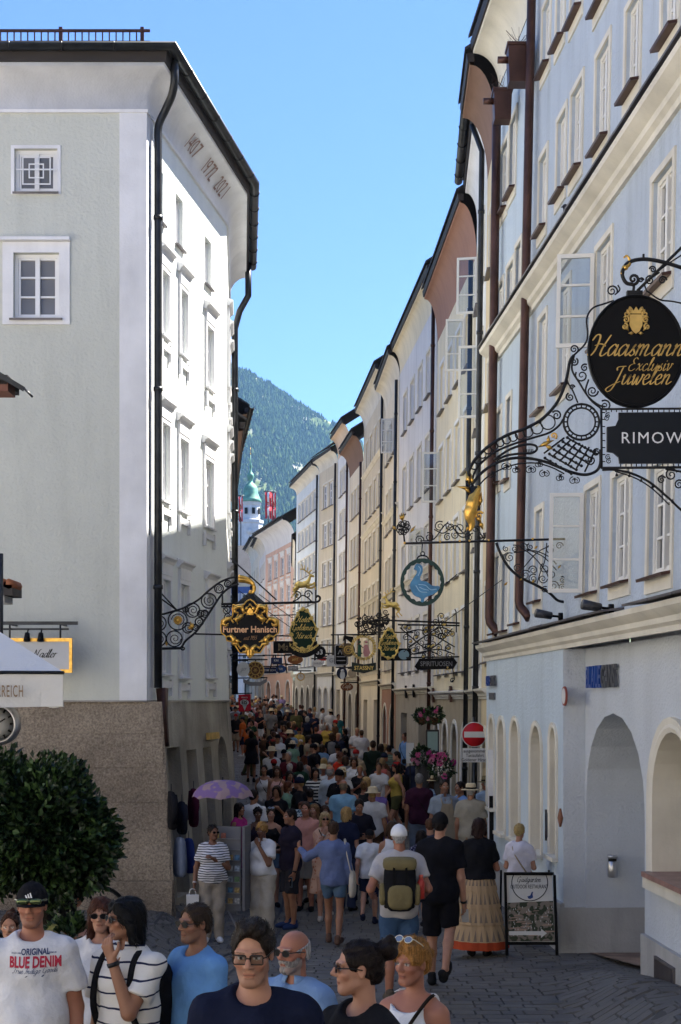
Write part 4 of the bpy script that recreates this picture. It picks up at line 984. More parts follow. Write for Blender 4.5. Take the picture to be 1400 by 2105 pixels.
# ---------------------------------------------- oval jeweller's sign on its great wrought iron bracket
S = Sign('jeweller_sign', 'large black oval sign with gilt script on a sweeping wrought iron bracket', 1310, 840, 11.0)
g = MB(); r0 = 3.2
S.line(g, Z6((300, 1230), (318, 1150), (365, 1085), (430, 1030), (510, 985), (600, 952), (690, 900), (765, 815), (808, 710), (828, 610), (850, 575)), 3.4)
S.line(g, Z6((322, 1235), (345, 1165), (400, 1105), (470, 1060), (560, 1025), (640, 1000), (720, 975), (770, 940), (795, 905)), 2.4)
for x, y, r_ in ((336, 1145, 17), (355, 1115, 17), (380, 1087, 18), (408, 1063, 19), (438, 1043, 20), (470, 1025, 20), (503, 1010, 21), (537, 996, 22), (573, 984, 24), (613, 970, 26), (660, 950, 30), (716, 920, 37)): S.ring(g, z2(x, y), r_ / 2.5, 1.5)
S.line(g, Z6((322, 1245), (370, 1185), (440, 1135), (520, 1108), (600, 1104), (690, 1120), (770, 1150), (840, 1178), (910, 1190), (965, 1170), (985, 1130), (985, 1060)), 3.2)
S.line(g, Z6((345, 1265), (400, 1205), (480, 1160), (560, 1135), (650, 1130), (730, 1150), (800, 1185)), 1.6)
S.line(g, Z6((440, 1112), (520, 1060), (600, 1035), (650, 1040), (658, 1062), (630, 1080), (590, 1080), (510, 1090), (450, 1115)), 2.6)
for i in range(7): S.line(g, Z6((590 + i * 8, 1058), (592 + i * 8, 1074)), 1.0, sm=0)
for i, (x, y) in enumerate(((420, 1190), (495, 1150), (545, 1165), (620, 1165), (662, 1135), (690, 1185), (770, 1205), (845, 1220))):
 S.spi(g, z2(x, y), 8, 1.5, 1.5 if i % 2 else -1.5, 1.2); S.spi(g, z2(x + 18, y), 7, 1.5, -1.5 if i % 2 else 1.5, 1.2); g.ball(S.p(*z2(x + 8, y - 8)), 3 * S.k, 0, 8)
for r_ in (92, 72): S.ring(g, z2(888, 918), r_ / 2.5, 2.6 if r_ > 80 else 2.0)
for i in range(20):
 a0 = i * math.pi / 10; S.line(g, [z2(888 + 72 * math.cos(a0), 918 + 72 * math.sin(a0)), z2(888 + 92 * math.cos(a0), 918 + 92 * math.sin(a0))], 1.6, sm=0)
for i in range(6):                                   # lattice of crossed bars with bosses
 t_ = i / 5
 S.line(g, [z2(lerp(700, 815, t_), lerp(1105, 1000, t_)), z2(lerp(835, 965, t_), lerp(1185, 1085, t_))], 2.0, sm=0)
 S.line(g, [z2(lerp(695, 905, t_), lerp(1080, 1175, t_)), z2(lerp(800, 960, t_), lerp(1000, 1060, t_))], 2.0, sm=0)
 for j in range(6):
  u_ = j / 5; g.ball(S.p(*z2(lerp(lerp(700, 835, u_), lerp(815, 965, u_), t_), lerp(lerp(1105, 1185, u_), lerp(1000, 1085, u_), t_)), -.01), 3.4 * S.k, 0, 6)
for c, rr, a0, tn_ in (((850, 545), 24, -1.2, 1.7), ((850, 610), 22, 1, -1.6), ((890, 680), 34, 2.6, 1.5), ((945, 760), 30, 0, -1.7), ((830, 790), 22, 2, 1.6), ((935, 1115), 26, 3, 1.8), ((760, 885), 26, 2.5, -1.6), ((965, 1075), 20, 1, 1.6), ((1010, 835), 30, 2.2, -1.6), ((905, 640), 20, 1, 1.5), ((840, 740), 14, 0, 1.4), ((1045, 245), 30, -.4, 1.7), ((1240, 190), 24, 1.4, 1.7), ((1255, 135), 18, 3, -1.7), ((1305, 190), 22, 0, 1.7), ((1195, 190), 14, 0, 1.5)):
 S.spi(g, z2(*c), rr / 2.5, a0, tn_, 2.0)
S.line(g, Z6((850, 575), (905, 520), (920, 470), (915, 390), (945, 335), (1010, 310), (1055, 295)), 2.0)
S.line(g, Z6((850, 580), (840, 650), (880, 720), (925, 790), (975, 830), (1010, 840)), 2.2); S.line(g, Z6((830, 610), (815, 700), (845, 760), (870, 820)), 1.8)
S.line(g, Z6((925, 700), (910, 760), (940, 810), (990, 850)), 2.0)
S.line(g, Z6((1060, 265), (1085, 240), (1075, 215)), 1.6); S.line(g, Z6((1225, 245), (1290, 290), (1360, 300), (1500, 330)), 1.8); S.line(g, Z6((1225, 250), (1215, 205), (1260, 170), (1290, 150)), 1.8)
# the stout arm that carries the oval, tie rods up to the wall
S.line(g, Z6((1155, 250), (1155, 215), (1120, 205), (1100, 170), (1105, 130), (1140, 95), (1210, 82), (1300, 95), (1400, 125), (1560, 180)), [3, 4, 4, 4, 4.5, 4.5, 4.2, 4.2, 4.2, 4.2, 4.2])
S.spi(g, z2(1155, 185), 11, -1.3, 1.4, 3.6)
S.line(g, Z6((1175, 245), (1400, 25), (1720, -290)), 3.2, sm=0); S.line(g, Z6((1210, 215), (1300, 130), (1420, 50)), 1.6)
g.box(S.p(*z2(1160, 258)), (20 * S.k * 1.6, .05, 9 * S.k)); g.box(S.p(*z2(1207, 72)), (.015, .015, .05))
S.line(g, Z6((990, 853), (1720, 848)), 2.4, sm=0); S.line(g, Z6((990, 1155), (1720, 1150)), 2.8, sm=0); S.line(g, Z6((990, 850), (992, 1158)), 2.6, sm=0)
for i in range(26): S.line(g, [z2(1015 + i * 27, 853), z2(1015 + i * 27, 868)], 1.2, sm=0); S.line(g, [z2(1090 + i * 27, 1133), z2(1090 + i * 27, 1152)], 1.2, sm=0)
for i in range(8): S.line(g, [z2(992, 870 + i * 36), z2(1010, 870 + i * 36)], 1.2, sm=0)
for c in ((1025, 885), (1030, 1120), (1020, 900), (1025, 1100)): S.spi(g, z2(*c), 6, 1, 1.5, 1.2)
S.line(g, Z6((995, 1165), (1060, 1165), (1150, 1185), (1240, 1230), (1330, 1305), (1420, 1385), (1520, 1420)), 2.6); S.line(g, Z6((1060, 1172), (1160, 1205), (1250, 1260), (1340, 1345)), 1.5)
for i, (x, y) in enumerate(((1070, 1190), (1135, 1195), (1195, 1220), (1255, 1250), (1308, 1285), (1358, 1330))): S.line(g, [z2(x, y - 16), z2(x, y)], 1.0, sm=0); g.lathe([(1.2 * S.k, 3 * S.k), (2.6 * S.k, 1 * S.k), (3.3 * S.k, -2 * S.k), (.4 * S.k, -3.2 * S.k)], 8, c=S.p(*z2(x, y)))
for c, rr in (((1350, 1190), 34), ((1300, 1215), 22), ((1390, 1240), 26)): S.spi(g, z2(*c), rr / 2.5, .4, 1.7, 2)
S.line(g, Z6((1320, 1160), (1420, 1180), (1600, 1240)), 2.4)
for x in (1105, 1150, 1200, 1255): S.spi(g, z2(x, 905), 12, 1.5, -1.6, 1.6)
wall_x = (700 + F * 3.1 / 11)
S.line(g, [z2(1720, 1150), (wall_x, 962)], 2.8, sm=0)
tag(g.build('iron_bracket', IR, S.root), kind='stuff')
g = MB(); g.plate([(98 * S.k * math.cos(2 * math.pi * i / 48), 114 * S.k * (1 if math.sin(2 * math.pi * i / 48) > 0 else 1.0) * math.sin(2 * math.pi * i / 48)) for i in range(48)], -.035, .035)
g.build('oval_board', BK, S.root, mat=Matrix.Translation(S.p(1306, 724)))
g = MB(); g.tube([(97 * S.k * math.cos(2 * math.pi * i / 48), -.035, 113 * S.k * math.sin(2 * math.pi * i / 48)) for i in range(49)], .012, 6, cap=False); g.build('oval_rim', BK, S.root, mat=Matrix.Translation(S.p(1306, 724)))
for txt, px_, py_, sz, wd_ in (('Haasmann', 1304, 722, 23, .17), ('Exclusiv', 1336, 757, 14.5, .15), ('Juwelen', 1310, 782, 20, .17)):
 S.text('lettering', script(txt, sz * S.k, .34, wd_), px_, py_, M['goldpaint'], -.038)
g = MB()                                              # gilt coat of arms: shield, crown and mantling
S.plate(g, [(1292, 650), (1318, 650), (1318, 672), (1312, 684), (1305, 689), (1298, 684), (1292, 672)], -.045, .012)
for sx in (-1, 1):
 for c, rr in ((20, 660), (23, 674), (14, 642), (19, 648)): S.spi(g, (1305 + sx * c, rr), 7, 1.6, sx * 1.3, 2.4, -.042)
 for a, b_ in (((1305 + sx * 14, 684), (1305 + sx * 26, 670)), ((1305 + sx * 16, 652), (1305 + sx * 27, 656)), ((1305 + sx * 8, 645), (1305 + sx * 16, 636)), ((1305 + sx * 4, 688), (1305 + sx * 16, 688))): S.leaf(g, a, b_, 4, dy=-.042)
S.plate(g, [(1296, 648), (1294, 636), (1300, 642), (1305, 634), (1310, 642), (1316, 636), (1314, 648)], -.045, .012); g.build('coat_of_arms', M['goldpaint'], S.root)
g = MB(); c8 = [z2(1018, 945), z2(1062, 940), z2(1078, 905), z2(1078, 872), z2(1720, 866), z2(1720, 1130), z2(1083, 1133), z2(1078, 1100), z2(1052, 1078), z2(1018, 1072)]
S.plate(g, c8, 0, .03); g.build('luggage_panel', pmat('slate_panel', (.012, .015, .021), rough=.4, spec=.15), S.root)
S.text('lettering', to_mesh_text('RIMOWA', 33 * S.k, .0, space=1.18), 1267 + 84, 902, M['framew'], -.018)
g = MB()                                              # gilt beast head with leafy crest at the end of the bracket
hd_ = [(985, 1000), (975, 1022), (970, 1040), (966, 1060), (970, 1078), (966, 1092)]
g.tube(smooth_pts([S.p(*q) for q in hd_], 4), [S.k * q for q in (5, 7, 9, 10, 12, 12, 13, 14, 13, 13, 14, 13, 12, 11, 9, 8, 7, 6, 5, 4, 3)], 10)
for a, b_, wd_ in (((970, 1015), (950, 1000), 4), ((968, 1005), (938, 1000), 4), ((966, 1000), (958, 968), 5), ((972, 1000), (968, 972), 4), ((985, 1045), (990, 1010), 5), ((986, 1070), (993, 1090), 5), ((978, 1060), (990, 1075), 5), ((965, 1080), (958, 1092), 3)): S.leaf(g, a, b_, wd_)
S.spi(g, (985, 1060), 9, .5, 1.4, 3); S.spi(g, (962, 1066), 6, .5, 1.4, 2.6); g.build('gilt_beast_head', GO, S.root)
g = MB()
for a, b_, wd_ in (((968, 1030), (957, 985), 5), ((972, 1030), (972, 985), 5), ((976, 1030), (984, 1000), 5)): S.leaf(g, a, b_, wd_, dy=.02)
g.tube([S.p(975, 1000), S.p(970, 1040)], 8 * S.k, 8); g.build('crest', IR, S.root)
g = MB(); S.leaf(g, z2(660, 1050), z2(750, 1010), 5); S.leaf(g, z2(700, 1040), z2(745, 1060), 5); S.spi(g, z2(745, 990), 7, -1, 1.3, 2.4); S.leaf(g, z2(715, 1030), z2(720, 985), 4); g.build('gilt_leaf', GO, S.root)
g = MB(); S.line(g, Z6((1095, 160), (1105, 125), (1130, 112), (1135, 85), (1120, 65), (1105, 75)), [3.5, 4.5, 4.5, 3, 2.5, 2]); g.ball(S.p(*z2(1115, 125)), 6 * S.k, 0, 8); g.build('gilt_serpent', GO, S.root)

# ---------------------------------------------- blue goose in a ring, hung from a wrought iron arm
Z7 = lambda *pts: [(840 + x / 2.5, 1040 + y / 2.5) for x, y in pts]
ZS = lambda *pts: [(460 + x / 2.8, 1150 + y / 2.8) for x, y in pts]
S = Sign('goose_sign', 'blue painted goose in a round dark leafy ring hanging from a long iron arm', 1165, 1108, 17.3)
g = MB(); S.line(g, [(1192, 1107), (832, 1117)], 2.6, sm=0)
S.line(g, [(832, 1117), (830, 1100), (828, 1088)], 2)
for i in range(14): S.spi(g, (829 + 8 * math.cos(i * .449), 1085 + 8 * math.sin(i * .449)), 8, i * .449 + 2, 1.2 if i % 2 else -1.2, 1.3, dy=.02 * (i % 3 - 1))
S.line(g, Z7((450, 190), (470, 240), (510, 310), (570, 365), (650, 405), (720, 445), (765, 485), (810, 495)), 3.0)
S.line(g, Z7((808, 165), (808, 520)), 2.6, sm=0)
for c, rr, a0, tn_ in (((520, 265), 26, 1, 1.7), ((545, 220), 20, 2, -1.7), ((590, 210), 20, 0, 1.6), ((600, 355), 28, .5, 1.7), ((640, 330), 24, 3, -1.7), ((640, 375), 26, 1, 1.8), ((700, 320), 26, 2, 1.6), ((690, 375), 24, 0, -1.7), ((730, 225), 26, 1, 1.7), ((735, 350), 26, 2, 1.6), ((745, 410), 26, 0, 1.7), ((790, 420), 20, 1, 1.7), ((790, 380), 18, 2, -1.7), ((560, 320), 22, 1, 1.6), ((625, 210), 18, 2, 1.5), ((775, 205), 20, 0, 1.6), ((500, 220), 16, 2, 1.5), ((700, 430), 18, 1, 1.6)):
 S.spi(g, Z7(c)[0], rr / 2.5, a0, tn_, 1.25)
for q in (((560, 200), (640, 260), (700, 330), (730, 390)), ((740, 200), (660, 240), (580, 330)), ((600, 220), (690, 260), (760, 330)), ((710, 190), (700, 280), (680, 330), (660, 400)), ((540, 240), (640, 230), (720, 260), (760, 300))): S.line(g, Z7(*q), 1.2)
for c, rr, a0, tn_ in (((55, 175), 24, 0, 1.7), ((105, 160), 24, 2, -1.7), ((160, 105), 28, 1, 1.7), ((265, 115), 34, .5, -1.7), ((215, 105), 26, 2, 1.6), ((200, 160), 20, 1, 1.6), ((310, 160), 22, 2, 1.6), ((370, 160), 24, 1, -1.7), ((240, 150), 20, 2.5, 1.6), ((345, 120), 20, 0, 1.6)):
 S.spi(g, Z7(c)[0], rr / 2.5, a0, tn_, 1.3)
S.line(g, Z7((130, 120), (180, 140), (240, 100), (290, 145), (340, 110), (385, 165)), 1.3); S.line(g, Z7((60, 180), (130, 170), (200, 90), (270, 160), (330, 140)), 1.3)
S.line(g, Z7((70, 195), (68, 235)), 1.2, sm=0); S.ring(g, Z7((72, 245))[0], 4, 1.3, n=10); S.line(g, Z7((40, 285), (50, 262), (72, 255), (95, 262), (105, 285)), 1.6)
S.line(g, [(1032, 1192), (830, 1340)], .9, sm=0); S.line(g, [(870, 1240), (940, 1180)], .9, sm=0)
tag(g.build('iron_arm', IR, S.root), kind='stuff')
g = MB()
for x in (832, 905, 945, 965, 1005, 1095): g.ball(S.p(x, 1116 - (x - 832) * .03), 3 * S.k, 0, 8)
for c in ((1040, 1200), (1072, 1190), (1102, 1125), (1096, 1195), (1150, 1165), (1115, 1210)): S.leaf(g, (c[0] - 4, c[1] + 4), (c[0] + 4, c[1] - 4), 2.5)
for a0 in (-.7, -.3, .1): S.leaf(g, (828, 1072), (828 + 12 * math.sin(a0), 1072 - 20 * math.cos(a0)), 3)
S.leaf(g, (842, 1096), (855, 1080), 3); S.leaf(g, (815, 1090), (806, 1080), 3); tag(g.build('gilt_ornament', GO, S.root), kind='stuff')
cx_, cy_ = 868, 1197
g = MB(); out_ = [(cx_ + 45 * math.cos(2 * math.pi * i / 40), cy_ + 49 * math.sin(2 * math.pi * i / 40)) for i in range(40)]
inn = [(cx_ + (39 - 2.2 * (i % 2) * (1 if True else 0)) * math.cos(2 * math.pi * i / 40), cy_ + (42 - 3 * (i % 2)) * math.sin(2 * math.pi * i / 40)) for i in range(40)]
S.plate(g, out_, 0, .06, holes=[inn]); g.build('leafy_ring', pmat('dark_green_ring', (.012, .045, .040), rough=.4), S.root)
gp = [(1093, 58), (1103, 32), (1122, 26), (1142, 42), (1144, 74), (1130, 104), (1136, 124), (1166, 128), (1200, 152), (1242, 156), (1228, 186), (1192, 206), (1158, 222), (1152, 245), (1160, 258), (1118, 260), (1132, 246), (1132, 224), (1096, 206), (1076, 172), (1073, 140), (1090, 110), (1110, 80), (1110, 62)]
gs_ = smooth_pts([Vector((x, y, 0)) for x, y in gp + gp[:1]], 3)[:-1]
g = MB(); S.plate(g, ZS(*[(q.x, q.y) for q in gs_]), 0, .05); body = g.build('goose', pmat('goose_blue', (.085, .26, .43), rough=.45, var=.25, vscale=9), S.root)
g = MB()
for q in (((1120, 145), (1160, 150), (1190, 175), (1225, 172)), ((1105, 150), (1130, 185), (1170, 190)), ((1125, 160), (1150, 172), (1180, 178)), ((1120, 40), (1132, 60), (1118, 95))): S.line(g, ZS(*q), .9, -.027)
g.build('painted_feather_line', pmat('pale_blue_line', (.35, .55, .68)), S.root)

# ---------------------------------------------- goldsmith-style shield on the left wall with cornucopia
S = Sign('shield_sign', 'black and gold shield sign with scrolled edge under a gilt horn, on the left wall', 310, 1290, 21.5)
ZF = lambda *pts: [(290 + x / 3.59, 1150 + y / 3.59) for x, y in pts]
g = MB(); S.line(g, [(309, 1250), (309, 1352)], 3.4, sm=0); S.line(g, [(306, 1344), (306, 1358)], 2, sm=0)
S.line(g, ZF((70, 400), (150, 405), (230, 385), (320, 355), (420, 300), (500, 230), (580, 170), (650, 140), (700, 130)), 2.2)
S.line(g, ZF((75, 660), (300, 655)), 2.8, sm=0); S.line(g, ZF((300, 650), (330, 600), (400, 540), (460, 460), (520, 370), (590, 265), (650, 210), (720, 180)), 2.4); S.spi(g, ZF((310, 655))[0], 5, 2, 1.3, 2)
for c, rr in (((130, 470), 55), ((130, 585), 55), ((270, 450), 70), ((245, 585), 58), ((380, 375), 52), ((470, 400), 26), ((430, 460), 30), ((500, 305), 55), ((575, 215), 32), ((345, 505), 38), ((640, 180), 24), ((440, 400), 24), ((330, 370), 20), ((400, 500), 22)):
 S.ring(g, ZF(c)[0], rr / 3.59, 1.5); S.spi(g, ZF((c[0] + rr * .1, c[1]))[0], rr / 3.59 * .78, rr * 1.3, 1.7 if int(rr) % 2 else -1.7, 1.2)
S.line(g, ZF((25, 200), (265, 375)), 1.6, sm=0); S.line(g, ZF((140, 240), (265, 375)), 1.6, sm=0); S.line(g, ZF((400, 550), (620, 555)), 1.8, sm=0); g.ball(S.p(*ZF((28, 200))[0]), 3 * S.k, 0, 8)
S.line(g, ZF((660, -10), (1000, 300)), 1.5, sm=0); S.line(g, ZF((720, 230), (1100, 500)), .8, sm=0)
S.line(g, ZF((600, 230), (600, 330), (620, 340)), 2, sm=0); S.spi(g, ZF((628, 375))[0], 10, 1.5, -1.6, 1.5); S.spi(g, ZF((640, 430))[0], 8, 2, 1.6, 1.5)
tag(g.build('iron_bracket', IR, S.root), kind='stuff')
g = MB(); S.rosette(g, ZF((272, 448))[0], 11, 14); S.leaf(g, ZF((375, 520))[0], ZF((340, 490))[0], 3); S.leaf(g, ZF((375, 520))[0], ZF((365, 455))[0], 4); S.leaf(g, ZF((375, 520))[0], ZF((385, 465))[0], 4); S.leaf(g, ZF((190, 640))[0], ZF((185, 600))[0], 3)
tag(g.build('gilt_flower', GO, S.root), kind='stuff')
g = MB()
for i, o in enumerate((-14, -4, 6, 16)): S.line(g, ZF((720, 140 + o), (780, 150 + o * .8), (825, 180 + o * .3), (835 - o * .4, 220), (820 - o * .2, 250), (800, 245)), [4.2, 4, 3.6, 3, 2.4, 1.6, 1.2], dy=-.02 + .012 * (i % 2), n=7)
g.ball(S.p(*ZF((808, 243))[0], -.01), 4.5 * S.k, 0, 8); g.build('gilt_horn', GO, S.root)
half = [(805, 295), (830, 310), (850, 335), (890, 345), (930, 335), (935, 365), (930, 400), (935, 425), (980, 430), (1015, 450), (1020, 490), (1018, 540), (985, 565), (975, 600), (930, 610), (905, 650), (880, 690), (840, 690), (815, 715), (805, 730)]
full = half + [(1610 - x, y) for x, y in half[-2:0:-1]]
g = MB(); S.plate(g, ZF(*full), 0, .05); g.build('shield_board', BK, S.root)
g = MB()
S.line(g, ZF(*(full + full[:1])), 1.5, -.028, sm=0)
for sx in (-1, 1):
 def MX(*pts): return ZF(*[(805 + sx * (x - 805), y) for x, y in pts])
 S.line(g, MX((815, 405), (850, 385), (870, 350), (910, 355), (915, 385), (890, 395)), [2, 4, 5, 5, 3.4, 2], -.03); S.line(g, MX((840, 390), (870, 420), (900, 440), (930, 440)), [1.5, 5, 6, 2], -.03)
 S.line(g, MX((890, 400), (905, 440), (895, 480)), [1.5, 4, 1], -.03)
 S.line(g, MX((925, 470), (950, 440), (990, 450), (1000, 480), (975, 485), (965, 470)), [2, 4.5, 5, 4, 3, 1.5], -.03)
 S.line(g, MX((985, 575), (950, 565), (925, 590), (930, 620), (900, 625), (880, 650)), [2, 4.5, 5.5, 4, 3.5, 2], -.03); S.line(g, MX((915, 570), (900, 600), (870, 610)), [1, 4, 1], -.03)
 S.line(g, MX((880, 660), (850, 640), (825, 655), (835, 680), (860, 680)), [2, 4.5, 5, 3.5, 2], -.03); S.line(g, MX((815, 660), (815, 700), (806, 722)), [4, 4.5, 1.5], -.03); S.line(g, MX((810, 340), (830, 360), (826, 385)), [1, 3.5, 1], -.03)
S.plate(g, ZF((780, 410), (785, 380), (800, 360), (810, 360), (825, 380), (830, 410)), -.03, .015); g.ball(S.p(*ZF((805, 335))[0], -.03), 2.6 * S.k, 0, 8)
tag(g.build('gilt_scrollwork', GO, S.root), kind='stuff')
S.text('lettering', to_mesh_text('Furtner Hanisch', 18.5 * S.k, .010 * .3, wscale=.93), 514, 1294.5, pmat('pale_copper_letter', (.62, .36, .20), rough=.4, metal=.3), -.03)
S.text('lettering', script('seit 1955', 4.6 * S.k, .3, .2), 515, 1313, pmat('brown_letter', (.30, .16, .07)), -.028)

# ---------------------------------------------- street lantern behind it
S = Sign('wall_lantern', 'black hexagonal street lantern with clear panes behind the shield sign', 516, 1240, 23.5, 'lantern')
g = MB(); k = S.k; g.lathe([(30 * k, 0), (14 * k, 14 * k), (9 * k, 18 * k), (5 * k, 24 * k), (2 * k, 28 * k), (2 * k, 34 * k)], 6, c=(0, 0, 0), smooth=False); g.lathe([(3 * k, 33 * k), (.5 * k, 38 * k)], 6); g.build('lantern_roof', BK, S.root)
g = MB(); g.lathe([(15 * k, -40 * k), (24 * k, -1 * k)], 6, smooth=False); g.build('pane', pmat('frosted_pane', (.5, .52, .55), rough=.2), S.root)
g = MB()
for i in range(6):
 a0 = i * math.pi / 3; g.tube([(24 * k * math.cos(a0), 24 * k * math.sin(a0), -1 * k), (15 * k * math.cos(a0), 15 * k * math.sin(a0), -40 * k)], 1.2 * k, 5)
g.lathe([(16 * k, -44 * k), (16 * k, -40 * k)], 6, smooth=False); g.tube([(0, 0, -42 * k), (0, 0, -50 * k)], 2 * k, 6); g.build('lantern_frame', BK, S.root)
g = MB(); g.tube([S.p(455, 1247), S.p(500, 1247)], 2 * k, 6); g.tube([S.p(459, 1250), S.p(480, 1272), S.p(500, 1248)], 1.4 * k, 6); g.build('lantern_arm', IR, S.root)

# ---------------------------------------------- gilded stags over green boards
def stag(S, cx, cy, sc_, fl):
 def q(x, y, d=0): return S.p(cx + fl * x * sc_, cy + y * sc_, d)
 g = MB(); k = S.k * sc_
 g.tube(smooth_pts([q(-15, 2), q(-8, -3), q(0, -3), q(8, -6), q(13, -12), q(17, -22)], 4), [k * r_ for r_ in (2, 6, 7.5, 8, 8.2, 8, 7.6, 7.4, 7.2, 7.2, 7.4, 7.4, 7, 6.4, 5.6, 5, 4.4, 4, 3.6, 3.2, 3)], 10)
 g.tube([q(15, -23), q(20, -24), q(26, -21)], [3.6 * k, 3.4 * k, 1.8 * k], 8)
 for d, pts in ((-.03, ((10, -2), (22, -4), (27, -8), (26, 2))), (.03, ((8, 0), (18, 4), (27, 1), (29, 8))), (-.03, ((-12, 2), (-20, 8), (-18, 16), (-26, 26))), (.03, ((-10, 3), (-16, 12), (-12, 20), (-18, 30)))):
  g.tube(smooth_pts([q(x, y, d * sc_) for x, y in pts], 4), [k * r_ for r_ in (4, 3.6, 3.2, 2.8, 2.4, 2.2, 2, 1.8, 1.6, 1.5, 1.4, 1.4, 1.6)], 7)
 g.tube([q(17, -26), q(15, -30)], 1.4 * k, 5); g.tube([q(-15, 0), q(-19, -3)], 1.6 * k, 5)
 for d in (-.05, .05):
  b_ = [q(17, -26, 0), q(10, -32, d), q(2, -38, d * 1.4), q(-2, -48, d * 1.5)]; g.tube(smooth_pts(b_, 4), 1.1 * k, 5)
  for a, e in (((10, -32), (12, -42)), ((4, -36), (5, -46)), ((2, -38), (-6, -38)), ((13, -30), (20, -36))): g.tube([q(*a, d), q(*e, d * 1.2)], .9 * k, 4)
 g.build('gilt_stag', M['gold2'], S.root)
M['gold2'] = pmat('yellow_gilding', (.72, .52, .16), rough=.45, metal=.5, var=.2, vscale=10)
M['greenb'] = pmat('bottle_green_enamel', (.005, .024, .013), rough=.45, spec=.15)
def hirsch(S, cx, cy, w_, h_, tsz):
 """pear-shaped board with gilt rim"""
 P = []; n = 44
 for i in range(n):
  a0 = 2 * math.pi * i / n; y = math.sin(a0); x = math.cos(a0) * (1 if y < -.1 else 1 - .38 * max(0, y + .1)) * (1 + .05 * math.cos(6 * a0)); P.append((cx + x * w_, cy - y * h_))
 g = MB(); S.plate(g, P, 0, .04); g.build('green_board', M['greenb'], S.root)
 g = MB(); S.line(g, P + P[:1], 1.6, -.022, sm=0)
 for i in range(0, n, 4):
  x, y = P[i]; d = math.atan2(-(y - cy), x - cx); S.spi(g, (x, y), 4.2 * w_ / 27, d + 2, 1.3, 1.8, -.02); S.leaf(g, (x, y), (x + 5 * math.cos(d), y - 5 * math.sin(d)), 2.4, dy=-.02)
 S.rosette(g, (cx, cy + h_), 5 * w_ / 27, 8, 0, -.02); S.rosette(g, (cx, cy - h_), 4 * w_ / 27, 8, 0, -.02)
 tag(g.build('gilt_scrollwork', M['gold2'], S.root), kind='stuff')
 for i, (t_, yo) in enumerate((('Hotel', -.42), ('Goldener', -.02), ('Hirsch', .38))): S.text('lettering', script(t_, tsz * S.k, .3, .2), cx, cy + yo * h_ + (0), M['gold2'], -.024)
S = Sign('stag_sign', 'green pear shaped hotel board with a lettered ribbon below, under a gilt stag leaping right', 455, 1240, 25.6, group='green hotel boards under gilt stags')
g = MB(); S.line(g, [(455, 1242), (645, 1238)], 2.6, sm=0); S.line(g, [(645, 1238), (655, 1236), (658, 1229), (653, 1225), (649, 1229)], 2.2)
for c, a0, tn_ in (((612, 1224), 3, -1.5), ((633, 1222), 0, 1.6)): S.spi(g, c, 9, a0, tn_, 1.5)
S.line(g, [(602, 1236), (612, 1232), (622, 1224), (634, 1230), (640, 1236)], 1.4); S.line(g, [(615, 1238), (615, 1248)], 1, sm=0); S.line(g, [(633, 1238), (633, 1248)], 1, sm=0)
S.line(g, [(555, 1265), (610, 1264)], 1.2, sm=0); S.line(g, [(533, 1222), (600, 1270)], .8, sm=0)
tag(g.build('iron_arm', IR, S.root), kind='stuff'); stag(S, 622, 1205, .92, 1); hirsch(S, 624, 1293, 27, 42, 6.6)
g = MB(); rb = [(592 + i * 6.6, 1322 + 17 * math.sin(math.pi * (i / 10) * .9 + .2)) for i in range(11)]; S.plate(g, [(x, y) for x, y in rb] + [(x, y + 13) for x, y in rb[::-1]], -.01, .02)
g.build('ribbon_board', BK, S.root)
v, f_ = to_mesh_text('Kupferschmiedhaus', 10.5 * S.k, .002, wscale=.72); xm = max(abs(x) for x, z in v)
S.text('lettering', (v, f_), 625, 1327, M['gold2'], -.03, curve=lambda x: -S.k * 17 * math.sin(math.pi * ((x / xm + 1) / 2) * .9 + .2) + 5 * S.k * 1.0)
S2 = Sign('stag_sign', 'green pear shaped hotel board under a gilt stag turned left, beside the curled vine bracket', 940, 1280, 30.6, group='green hotel boards under gilt stags')
S = S2; g = MB(); S.line(g, [(770, 1274), (945, 1281)], 2, sm=0); tag(g.build('iron_arm', IR, S.root), kind='stuff'); stag(S, 806, 1246, .78, -1); hirsch(S, 800, 1323, 20, 30, 5.2)

# ---------------------------------------------- vine bracket with crescent over the spirits board
S = Sign('spirits_sign', 'black spirits shop board under a dense gilt leaved vine bracket', 945, 1282, 31.0)
g = MB(); gl_ = []
S.line(g, [(818, 1284), (945, 1286)], 1.8, sm=0); S.line(g, [(835, 1352), (945, 1350)], 1.6, sm=0); S.line(g, [(935, 1252), (938, 1262), (938, 1300)], 1.3)
rs = random.Random(4)
for q in (((822, 1290), (845, 1310), (870, 1330), (900, 1345)), ((835, 1300), (865, 1295), (900, 1310), (935, 1330)), ((930, 1292), (905, 1320), (875, 1340), (850, 1345)), ((880, 1290), (885, 1310), (880, 1340)), ((900, 1265), (905, 1290), (915, 1310)), ((840, 1330), (870, 1310), (905, 1290), (930, 1300)), ((845, 1345), (900, 1335), (935, 1345))): S.vine(g, q, 1.3, 6, 7.5, rs.randint(0, 99), gold=gl_)
S.line(g, [(932, 1352), (930, 1370), (934, 1395), (928, 1402)], 1.2); S.spi(g, (930, 1399), 5, 1, 1.3, 1.2)
tag(g.build('iron_vine', IR, S.root), kind='stuff'); g = MB()
for i, c in enumerate(gl_): S.leaf(g, (c[0] - 3, c[1] + 3), (c[0] + 4, c[1] - 4 + i % 3), 2.4, dy=-.01)
S.plate(g, arc((920, 1298), 9, -1.9, 1.9, 10) + arc((923, 1298), 7, 1.7, -1.7, 10), 0, .02); S.rosette(g, (920, 1372), 8, 9)
tag(g.build('gilt_leaf', M['gold2'], S.root), kind='stuff')
